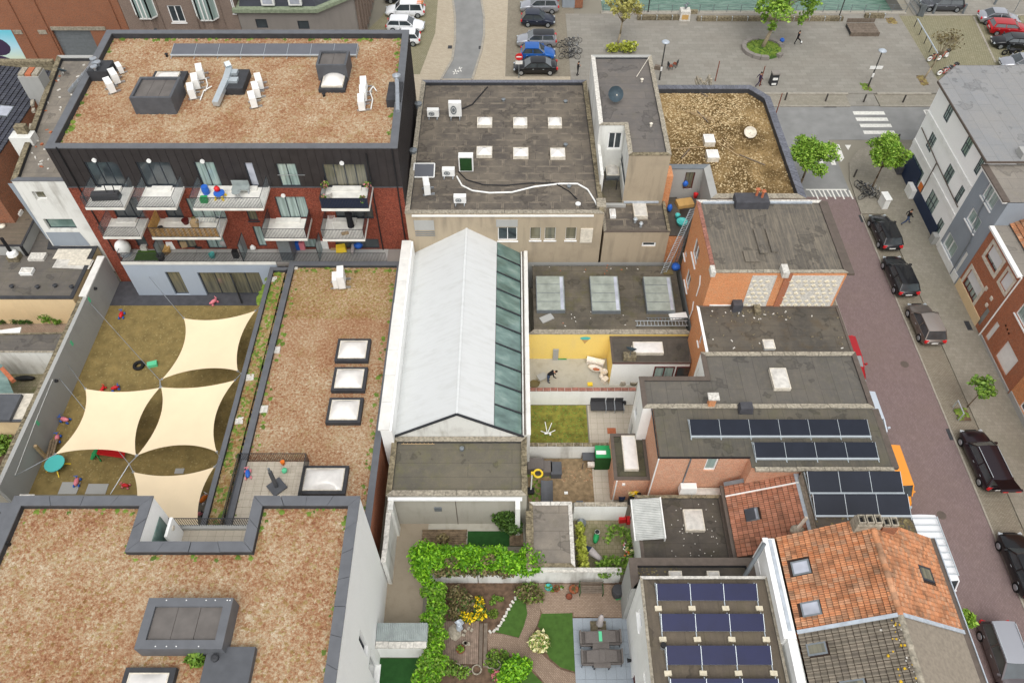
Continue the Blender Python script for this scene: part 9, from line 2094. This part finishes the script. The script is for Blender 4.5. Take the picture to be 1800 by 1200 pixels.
# ------------------------------------------------------------------ plaza furniture
def lamp(label,px,py,h,sign=None,z=.12):
 q=W(px,py,z);T=Thing('street_lamp',label,'street lamp',(q.x,q.y,z));m=MB();m.tube((0,0,0),(0,0,h),.09,.06,10);T.a('pole',m,MT['post'],w=0);m=MB();m.smooth=True;m.lathe(0,0,[(.1,h),(.42,h+.1),(.45,h+.16),(.3,h+.26),(.02,h+.3)],16);T.a('lamp_head',m,MT['zinc'],w=0)
 if sign:m=MB();m.box(-.65,-.06,h*.52,.75,-.02,h*.52+.36);T.a('street_sign',m,MT['whitepaint'],w=0)
 m=MB();m.box(-.1,-.12,1.2,.1,-.07,1.7);T.a('sticker_plate',m,MT['whitepaint'],w=0)
lamp('street lamp beside the dark parapet with a round grey head',1159,141,4.5);lamp('street lamp with white name board near the zebra crossing',1526,152,4.2,True)
for i,(a,b)in enumerate((((1257,143),(1266,107)),((1335,152),(1346,117)),((1364,200),(1377,164)))):
 q=W(*a,.1);m=MB();m.tube((q.x,q.y,.1),(q.x,q.y,2.6),.06,.05,8);single('flag_pole',m,MT['rust'],f'rusty red pole {["left of the bin behind the gravel roof","beside the walking person","standing near the road corner of the dark parapet"][i]}','pole',(q.x,q.y,.1))
for i,(px,py)in enumerate(((1139,22),(1474,32))):q=W(px,py,.12);m=MB();m.tube((q.x,q.y,.12),(q.x,q.y,5.2),.08,.06,8);single('lamp_post',m,MT['post'],['dark post by the quay left of the monument','dark post by the quay right of the big tree'][i],'post',(q.x,q.y,.12))
bd=[(1380,176,'leftmost bollard on the strip between road and plaza'),(1451,178,'second bollard on the strip between road and plaza'),(1518,179,'bollard on the ramp opposite the zebra crossing'),(1587,180,'bollard nearest the white corner building on the far strip'),(1538,254,'bollard below the zebra crossing, left of two'),(1576,249,'bollard below the zebra crossing, right of two'),(1501,311,'bollard at the rounded kerb above the parked bicycles')]
for px,py,lab in bd:q=W(px,py,.1);m=MB();m.tube((q.x,q.y,.1),(q.x,q.y,1.0),.09,.09,10);single('bollard',m,MT['bollard'],lab,'bollard',(q.x,q.y,.1),'bollards round the crossing')
for i,(px,py)in enumerate(((1640,24),(1692,24),(1748,8))):q=W(px,py,.05);m=MB();m.tube((q.x,q.y,.05),(q.x,q.y,1.3),.14,.14,10);single('grey_post',m,MT['steel_dull'],['thick blue grey post in front of the dark estate car','thick blue grey post behind the dark estate car','thick blue grey post above the silver car in the parking field'][i],'post',(q.x,q.y,.05),'thick posts by the quay road')
q=W(1358,148,.12);T=Thing('litter_bin','grey litter bin with printed side on the plaza edge','litter bin',(q.x,q.y,.12));m=MB();m.obox(0,0,0,.8,.7,1.35,.1,.95,.9);T.a('body',m,MT['bars'],w=0);m=MB();m.obox(0,0,1.35,.85,.75,.15,.1);T.a('hood',m,MT['stone_grey'],w=0);m=MB();m.box(-.25,-.37,.1,.25,-.352,.35);m.box(-.25,-.37,.7,.3,-.352,1.0);T.a('poster',m,MT['whitepaint'],w=0)
def seatwall(label,a,b,h=.5,d=.5,studs=True):
 A,B=W(*a,.12),W(*b,.12);T=Thing('seat_wall',label,'seat wall',((A.x+B.x)/2,A.y,.12));L_=B.x-A.x;n=max(1,int(L_/1.6))
 for i in range(n):m=MB();m.box(A.x+L_*i/n+.01,A.y,.12,A.x+L_*(i+1)/n-.01,A.y+d,.12+h);T.a('wall_block',m,MT['stone_mossy'])
 if studs:
  for i in range(int(L_/1.9)+1):m=MB();x=A.x+.5+i*1.9;m.box(x-.03,A.y-.03,.2,x+.03,A.y+.02,.12+h+.1);m.box(x-.05,A.y-.03,.12+h,x+.05,A.y+d*.5,.12+h+.06);T.a('skate_stop',m,MT['alu'])
seatwall('low stone seat wall with metal studs left of the monument',(1120,36),(1196,36));seatwall('long low stone seat wall with metal studs in front of the canal',(1225,38),(1484,43));seatwall('short seat wall behind the sparse plaza tree',(1080,22),(1122,22));seatwall('short seat wall by the quay right of the wooden platform',(1520,33),(1556,36));seatwall('little stone block right of the monument',(1213,25),(1226,25),.4,.4,False)
q=W(1203,37,.12);T=Thing('monument','stone pedestal with ochre plaque and small bird figure by the canal','monument',(q.x,q.y,.12));m=MB();m.obox(0,.5,0,1.3,1.2,1.2,0,.92,.92);T.a('pedestal',m,MT['stone_pale'],w=0);m=MB();m.box(-.4,-.1,.2,.4,-.05,.8);T.a('plaque',m,MT['cardboard'],w=0);m=MB();m.smooth=True;m.ico((0,.5,1.6),.28,.7,.7,1.2);m.ico((.1,.5,1.95),.14);T.a('bird',m,MT['steel_dull'],w=0);m=MB();m.bar((-.4,.5,1.8),(.45,.5,1.9),.1,.05);T.a('wings',m,MT['steel_dull'],w=0)
q=W(1518,62,.12);T=Thing('wooden_platform','large wooden seating platform with backrests on the plaza','seating platform',(q.x,q.y,.12))
for i in range(9):m=MB();m.box(-1.7,-.2+.24*i,.4,1.7,.02+.24*i,.46);T.a('plank',m,MT['wood_dark'],w=0)
for i in range(3):m=MB();m.box(-1.7,2.0,.5+.18*i,1.7,2.06,.64+.18*i);T.a('back_plank',m,MT['wood_dark'],w=0)
m=MB();m.box(-1.75,-.3,0,1.75,-.22,.5);T.a('front_board',m,MT['wood_dark'],w=0)
for sx in(-1.6,0,1.6):m=MB();m.box(sx-.05,-.2,0,sx+.05,2.0,.38);T.a('bearer',m,MT['bars'],w=0)
for i,(px,py,r_)in enumerate(((1177,122,.3),(1186,118,2.6))):
 q=W(px,py,.12);T=Thing('metal_chair',['left of two dark metal chairs standing on the plaza','right of two dark metal chairs standing on the plaza'][i],'chair',(q.x,q.y,.12),r_,'metal chairs on the plaza')
 m=MB();m.box(-.25,-.25,.42,.25,.25,.46);T.a('seat',m,MT['rust'],w=0);m=MB();m.box(-.27,-.25,.46,-.23,.25,.95);T.a('backrest',m,MT['bars'],w=0)
 for sx in(-.22,.22):
  for sy in(-.22,.22):m=MB();m.bar((sx,sy,0),(sx,sy,.42),.04);T.a('leg',m,MT['bars'],w=0)
q=W(1157,122,.12);m=MB();m.obox(q.x,q.y,.12,.9,.4,.45,-.3);single('brown_bench',m,MT['wood_dark'],'small brown box bench behind the tall block parapet','bench',(q.x,q.y,.12))
fn_=Thing('quay_fence','thin metal fence with wires along the canal edge','fence',((XC0+XC1)/2,YQ-.4,.14));n=22
for i in range(n+1):x=XC0+(XC1-XC0)*i/n;m=MB();m.tube((x,YQ-.4,.14),(x,YQ-.4,1.15),.035,.035,6);fn_.a('post',m,MT['steel_dull'])
for z in(.5,.8,1.1):m=MB();m.bar((XC0,YQ-.4,z),(XC1,YQ-.4,z),.025);fn_.a('wire',m,MT['steel_dull'])
gt=Thing('metal_gate','pale grey metal gate panels at the corner of the quay','gate',tuple(W(1605,18,.1)))
for a,b in(((1598,6),(1612,28)),((1612,28),(1622,30)),((1604,0),(1628,24))):
 A,B=W(*a,.1),W(*b,.1);m=MB();n=12
 for i in range(n+1):p=A.lerp(B,i/n);m.bar(p,p+Vector((0,0,1.5)),.04)
 m.bar(A+Vector((0,0,1.5)),B+Vector((0,0,1.5)),.06);m.bar(A+Vector((0,0,.15)),B+Vector((0,0,.15)),.06);gt.a('panel',m,MT['steel_dull'])
T=Thing('barrier_rail','long pale rail on dark posts beside the parking field','rail',tuple(W(1628,70,.1)));A,B=W(1607,47,.1),W(1642,108,.1);m=MB();m.tube(A+Vector((0,0,1.0)),B+Vector((0,0,1.0)),.07,.07,8);T.a('rail',m,MT['zinc'])
for i in range(5):p=A.lerp(B,i/4);m=MB();m.tube(p,p+Vector((0,0,1.0)),.05,.05,6);T.a('post',m,MT['post'])
A,B=W(1660,128,.1),W(1672,145,.1);T=Thing('bicycle_rack','short pale metal rail among the red and white bicycles','bicycle rack',tuple(A));m=MB();m.path([A,A+Vector((0,0,.8)),B+Vector((0,0,.8)),B],.05,8);T.a('hoop',m,MT['zinc'])
q=W(912,137,.1);T=Thing('no_entry_sign','round red no entry sign with white bar above a white plate','traffic sign',(q.x,q.y,.1));m=MB();m.tube((0,0,0),(0,0,2.9),.05,.05,8);T.a('post',m,MT['steel_dull'],w=0);m=MB();m.tube((0,-.06,2.65),(0,-.09,2.65),.42,.42,20);T.a('disc',m,MT['red'],w=0);m=MB();m.box(-.3,-.1,2.58,.3,-.092,2.72);T.a('bar',m,MT['whitepaint'],w=0);m=MB();m.box(-.4,-.1,1.75,.4,-.06,2.15);T.a('plate',m,MT['whitepaint'],w=0)
q=W(1551,361,.1);T=Thing('utility_cabinet','white utility cabinet on the pavement beside the parked bicycles','cabinet',(q.x,q.y,.1));m=MB();m.obox(0,0,0,.55,1.1,1.1,.1,.95,.95);T.a('cabinet',m,MT['whitepaint'],w=0);m=MB();m.obox(0,0,1.1,.65,1.2,.1,.1);T.a('lid',m,MT['whitepaint'],w=0)
q=W(1006,8,.1);m=MB();m.box(q.x-1.3,q.y-.8,.08,q.x+1.0,q.y+3,2.4);single('quay_kiosk',m,MT['bluegrey'],'blue grey metal kiosk at the quay behind the parked cars','kiosk',(q.x,q.y,.1));q=W(1017,14,.1);m=MB();m.box(q.x-.5,q.y,.08,q.x+.5,q.y+4,1.6);single('brick_wall_end',m,MT['brick_old'],'short brick wall end between kiosk and canal','wall',(q.x,q.y,.1))
T=Thing('moored_boat','small white and dark boat at the left end of the canal','boat',tuple(W(1035,-2,-1.4)));q=T.loc;m=MB();m.prism([(q.x-2,q.y-.3),(q.x+1.5,q.y-.5),(q.x+2.6,q.y+.4),(q.x+1.5,q.y+1.3),(q.x-2,q.y+1.1)],-1.6,-.9);T.a('hull',m,MT['whitepaint']);m=MB();m.obox(q.x-.5,q.y+.4,-.9,1.5,.9,.7,0,.9,.9);T.a('cabin',m,MT['navy'])
q=W(1715,0,.1);m=MB();m.box(q.x-3,q.y+.5,.04,q.x+1.5,q.y+.8,1.0);single('white_barrier',m,MT['whitepaint'],'low white barrier at the top edge above the dark estate car','barrier',(q.x,q.y,.1))
q=W(1782,22,.1);T=Thing('traffic_cone_post','orange round sign on a thin post at the top right edge','traffic sign',(q.x,q.y,.1));m=MB();m.tube((0,0,0),(0,0,2.2),.04,.04,6);T.a('post',m,MT['steel_dull'],w=0);m=MB();m.tube((0,-.05,2.1),(0,.05,2.1),.35,.35,12);T.a('disc',m,MT['orange'],w=0)
# ------------------------------------------------------------------ bicycles
bk=bicycle_proto(MT['bars']);bks=[(990,83,15,'dark bicycle with basket at the far end of the rack by the black sedan'),(1003,80,-10,'bicycle second in the rack by the black sedan'),(1010,78,20,'bicycle with large dark basket facing the plaza'),(996,92,8,'bicycle in the middle of the rack, left side'),(1008,93,-14,'bicycle in the middle of the rack, right side'),(995,103,12,'bicycle in the near part of the rack, left side'),(1006,104,-8,'bicycle in the near part of the rack, right side'),(1012,98,30,'bicycle leaning out of the near part of the rack'),
 (1512,335,-60,'pink and black bicycle leftmost in the pavement cluster'),(1519,338,-45,'bicycle second from the left in the pavement cluster'),(1526,342,-30,'bicycle in the middle of the pavement cluster'),(1532,347,-20,'grey bicycle beside the white cabinet'),(1522,350,10,'bicycle lying forward in the pavement cluster')]
f_=True
for i,(px,py,r_,lab)in enumerate(bks):
 g_='bicycles in the rack by the parked cars' if i<8 else 'bicycles on the pavement by the tree'
 p=W(px,py,.1)
 if f_:bk.location=p;bk.rotation_euler=(0,R(0),R(r_));bk['label']=lab;bk['group']=g_;f_=False
 else:c=copy_tree(bk,p,R(r_),lab,1.08,g_);c.rotation_euler.x=R(rnd.uniform(-9,9))
rb_=bicycle_proto(MT['red'],'shared_bicycle',True,MT['whitepaint']);rs=[(1640,108,10,'red and white shared bicycle with its wheel toward the plaza'),(1655,104,25,'orange red shared bicycle under the leafless tree'),(1658,133,5,'nearest red and white shared bicycle by the grey roof'),(1668,128,18,'red and white shared bicycle behind the nearest one')]
for i,(px,py,r_,lab)in enumerate(rs):
 p=W(px,py,.1)
 if i==0:rb_.location=p;rb_.scale=(1.1,)*3;rb_.rotation_euler=(0,0,R(r_));rb_['label']=lab;rb_['group']='shared bicycles by the leafless tree'
 else:copy_tree(rb_,p,R(r_),lab,1.1,'shared bicycles by the leafless tree')
q=W(1775,98,.07);T=Thing('motorcycle','black motorcycle between the black and silver cars in the parking field','motorcycle',(q.x,q.y,.07),R(172))
for sx in(-.72,.72):m=MB();m.smooth=False;m.torus((sx,0,.33),.26,.09,16,6,ax='y');T.a('wheel',m,MT['rubber'],w=0)
m=MB();m.smooth=True;m.ico((.1,0,.72),.34,1.5,.75,.7,10,6);m.ico((.0,0,.45),.3,1.2,.8,.8,8,5);T.a('body',m,MT['black'],w=0);m=MB();m.obox(-.55,0,.72,.8,.3,.14);T.a('seat',m,MT['rubber'],w=0);m=MB();m.tube((.6,-.36,1.02),(.6,.36,1.02),.025,.025,6);m.tube((.72,0,.33),(.5,0,1.0),.04,.04,6);T.a('handlebar',m,MT['steel_dull'],w=0);m=MB();m.add([(.55,-.2,.9),(.75,-.2,.85),(.55,-.15,1.3),(.55,.2,.9),(.75,.2,.85),(.55,.15,1.3)],[(0,3,5,2),(1,4,5,2)]);T.a('windscreen',m,MT['glass'],w=0)
# ------------------------------------------------------------------ vehicles
blk=paintm('black_car_paint',(26,27,30));slv=paintm('silver_car_paint',(176,178,184),.6);wht=paintm('white_car_paint',(232,234,236),0);red=paintm('red_car_paint',(176,26,34));blu=paintm('blue_car_paint',(30,96,176));nvy=paintm('navy_car_paint',(38,44,60));tpe=paintm('taupe_car_paint',(116,107,100),.5);tps=paintm('light_taupe_paint',(166,157,150),.5);org=paintm('orange_car_paint',(232,150,50),0);dgr=paintm('grey_car_paint',(84,86,92),.5);sgr=paintm('warm_grey_car_paint',(92,86,88),.4);pbl=paintm('pale_blue_car_paint',(196,206,216),.2);pur=paintm('black_purple_car_paint',(34,22,30),.3)
ge,gp_,gt_='cars parked along the east kerb','cars parked by the bicycle rack','cars in the parking field'
def cpx(label,px,py,rz,paint,**k):
 q=W(px,py,.75);z=k.pop('z',0.004);return car(label,q.x,q.y,rz,paint,z=z,**k)
cpx('black hatchback farthest up the east kerb, nearest the bicycles',1556,405,91,blk,kind='hatch',L=4.25,group=ge)
cpx('second black car down the east kerb, in front of the taupe one',1583,482,91,blk,kind='hatch',L=4.4,group=ge)
cpx('taupe hatchback with silver roof on the east kerb',1628,566,91,tpe,kind='hatch',roofc=tps,L=4.1,H=1.56,group=ge)
cpx('black estate car with its tailgate raised on the east kerb',1732,805,92,pur,kind='estate',L=4.75,Wd=1.86,H=1.5,group=ge,tail_open=True,rails=True)
cpx('black car cut by the right edge below the estate with open tailgate',1800,990,90,blk,kind='hatch',L=4.3,group=ge)
cpx('silver grey people carrier at the bottom right driving toward the camera',1772,1160,-91,sgr,kind='mpv',roofc=slv,L=4.5,Wd=1.84,H=1.66,rails=True)
xw=26.98
def west(label,py,paint,**k):q=W(1500,py,.75);return car(label,xw,q.y,-90,paint,z=.004,group='vehicles at the west kerb half hidden by the roofs',**k)
west('red car half hidden behind the house roofs on the west kerb',630,red,kind='hatch',L=4.2);west('pale blue white car half hidden behind the solar roof on the west kerb',737,pbl,kind='estate',L=4.5);west('orange van half hidden behind the moss strewn solar roof',842,org,kind='van',L=4.4,H=1.85)
q=W(1640,985,1.5);vn=car('white panel van with a ladder roof rack behind the orange tile roof',xw+.25,q.y,-90,wht,kind='van',L=5.6,Wd=1.98,H=2.4,z=.004)
rk=MB()
for i in range(9):rk.bar((-2.3+i*.45,-.88,2.52),(-2.3+i*.45,.88,2.52),.05)
for e in(-1,1):rk.bar((-2.4,e*.88,2.55),(1.4,e*.88,2.55),.06)
vn.a('roof_rack',rk,MT['alu'],w=0)
zf=.09
cpx('silver suv at the far end of the bay by the bicycle rack',948,10,180,slv,kind='suv',L=4.5,H=1.62,group=gp_,z=zf);cpx('navy small hatchback parked second from the far end',946,33,-2,nvy,kind='hatch',L=3.9,H=1.5,group=gp_,z=zf);cpx('silver crossover with black roof parked left of the bicycles',943,70,180,slv,kind='suv',L=4.4,H=1.58,roofc=blk,group=gp_,z=zf)
cpx('bright blue small hatchback between the crossover and the black sedan',946,92,-1,blu,kind='hatch',L=3.8,H=1.5,group=gp_,z=zf);cpx('black sedan nearest the warehouse, beside the no entry sign',941,116,180,blk,kind='sedan',L=4.7,H=1.44,group=gp_,z=zf)
c_=cpx('white mpv with orange striped rear in the bay beyond the apartment block',712,17,180,wht,kind='mpv',L=4.6,H=1.65,z=zf)
for i in range(5):m=MB();m.box(-2.0+i*.26,-.93,.55,-1.88+i*.26,-.915,1.0);c_.a('warning_stripe',m,MT['orange'],w=0)
for i in range(4):m=MB();m.box(-2.25,-.6+i*.35,1.66,-1.5,-.45+i*.35,1.675);c_.a('warning_stripe',m,MT['orange'],w=0)
cpx('white hatchback in the middle of the three white cars',713,43,-3,wht,kind='hatch',L=4.3,z=zf);cpx('white small car half hidden by the apartment roof corner',708,66,180,wht,kind='hatch',L=3.9,z=zf);cpx('dark car cut by the top edge above the white cars',706,-8,180,nvy,kind='hatch',L=4.2,z=zf)
zp_=.062
cpx('dark grey estate car on the quay road by the metal gate',1656,6,178,dgr,kind='estate',L=4.8,H=1.5,z=.05);cpx('silver sedan at the top of the parking field',1757,30,-8,slv,kind='sedan',L=4.5,group=gt_,z=zp_);cpx('red crossover between the silver and the black car',1773,49,-7,red,kind='suv',L=4.3,group=gt_,z=zp_);cpx('black sports coupe with long bonnet in the parking field',1782,72,173,blk,kind='sedan',L=4.6,H=1.36,group=gt_,z=zp_);cpx('silver car with dark grille just above the grey roof',1797,110,174,slv,kind='hatch',L=4.5,group=gt_,z=zp_)
# ------------------------------------------------------------------ people
def at(px,py,z=.1):q=W(px,py,z);return q.x,q.y
x,y=at(1015,133);person('person in black clothes looking at a phone near the bicycles',x,y,R(-150),{'elL':(.0,.26,1.15),'haL':(.25,.1,1.25),'fiL':(.32,.06,1.3),'elR':(0,-.26,1.15),'haR':(.25,-.1,1.25),'fiR':(.32,-.06,1.3),'head1':(.08,0,1.66),'anR':(-.12,-.1,.09),'toR':(.05,-.13,.04)},'fabric_black','fabric_black',z=.1)
x,y=at(1399,79,.12);person('person in black tracksuit kicking a ball with arms spread',x,y,R(-20),{'elL':(.05,.42,1.32),'haL':(.1,.65,1.2),'fiL':(.12,.74,1.18),'elR':(-.1,-.4,1.3),'haR':(-.15,-.64,1.35),'fiR':(-.16,-.73,1.38),'knR':(.35,-.12,.62),'anR':(.42,-.1,.25),'toR':(.6,-.1,.22),'knL':(-.08,.1,.5),'anL':(-.2,.1,.09),'toL':(-.03,.12,.04)},'fabric_black','fabric_black',z=.12)
q=W(1408,76,.12);m=MB();m.smooth=True;m.ico((q.x,q.y,.25),.13,1,1,1,12,8);single('football',m,MT['whitepaint'],'white football at the kicking foot on the plaza','ball',(q.x,q.y,.12))
x,y=at(1332,152,.12);person('person in dark purple clothes walking behind the gravel roof parapet',x,y,R(190),{'knL':(.22,.11,.52),'anL':(.3,.11,.12),'toL':(.46,.12,.08),'knR':(-.05,-.11,.5),'anR':(-.32,-.11,.14),'toR':(-.2,-.12,.04),'elL':(-.2,.25,1.18),'haL':(-.25,.26,.95),'fiL':(-.25,.27,.86),'elR':(.15,-.25,1.18),'haR':(.3,-.24,1.0),'fiR':(.35,-.24,.92)},'purple','purple',z=.12)
x,y=at(1590,394,.09);person('man in dark jacket and blue jeans striding along the east pavement',x,y,R(140),{'knL':(.25,.11,.52),'anL':(.42,.11,.12),'toL':(.6,.12,.1),'knR':(-.08,-.11,.5),'anR':(-.4,-.11,.16),'toR':(-.28,-.12,.04),'elL':(-.15,.26,1.18),'haL':(-.1,.26,.95),'fiL':(-.08,.26,.86),'elR':(.12,-.26,1.18),'haR':(.3,-.22,1.05),'fiR':(.36,-.2,1.0)},'fabric_black','denim','hair',1.8,.09)
x,y=at(963,671,.01);person('person in dark top and blue jeans bending over a board in the yellow yard',x,y,R(165),{'waist':(.1,0,1.08),'chest':(.32,0,1.2),'neck':(.48,0,1.28),'head0':(.56,0,1.3),'head1':(.64,0,1.32),'shL':(.36,.19,1.24),'shR':(.36,-.19,1.24),'elL':(.42,.24,.95),'haL':(.6,.2,.75),'fiL':(.66,.18,.68),'elR':(.42,-.24,.95),'haR':(.6,-.2,.75),'fiR':(.66,-.18,.68),'knL':(.12,.12,.5),'knR':(-.02,-.12,.5)},'fabric_black','denim',z=.01)
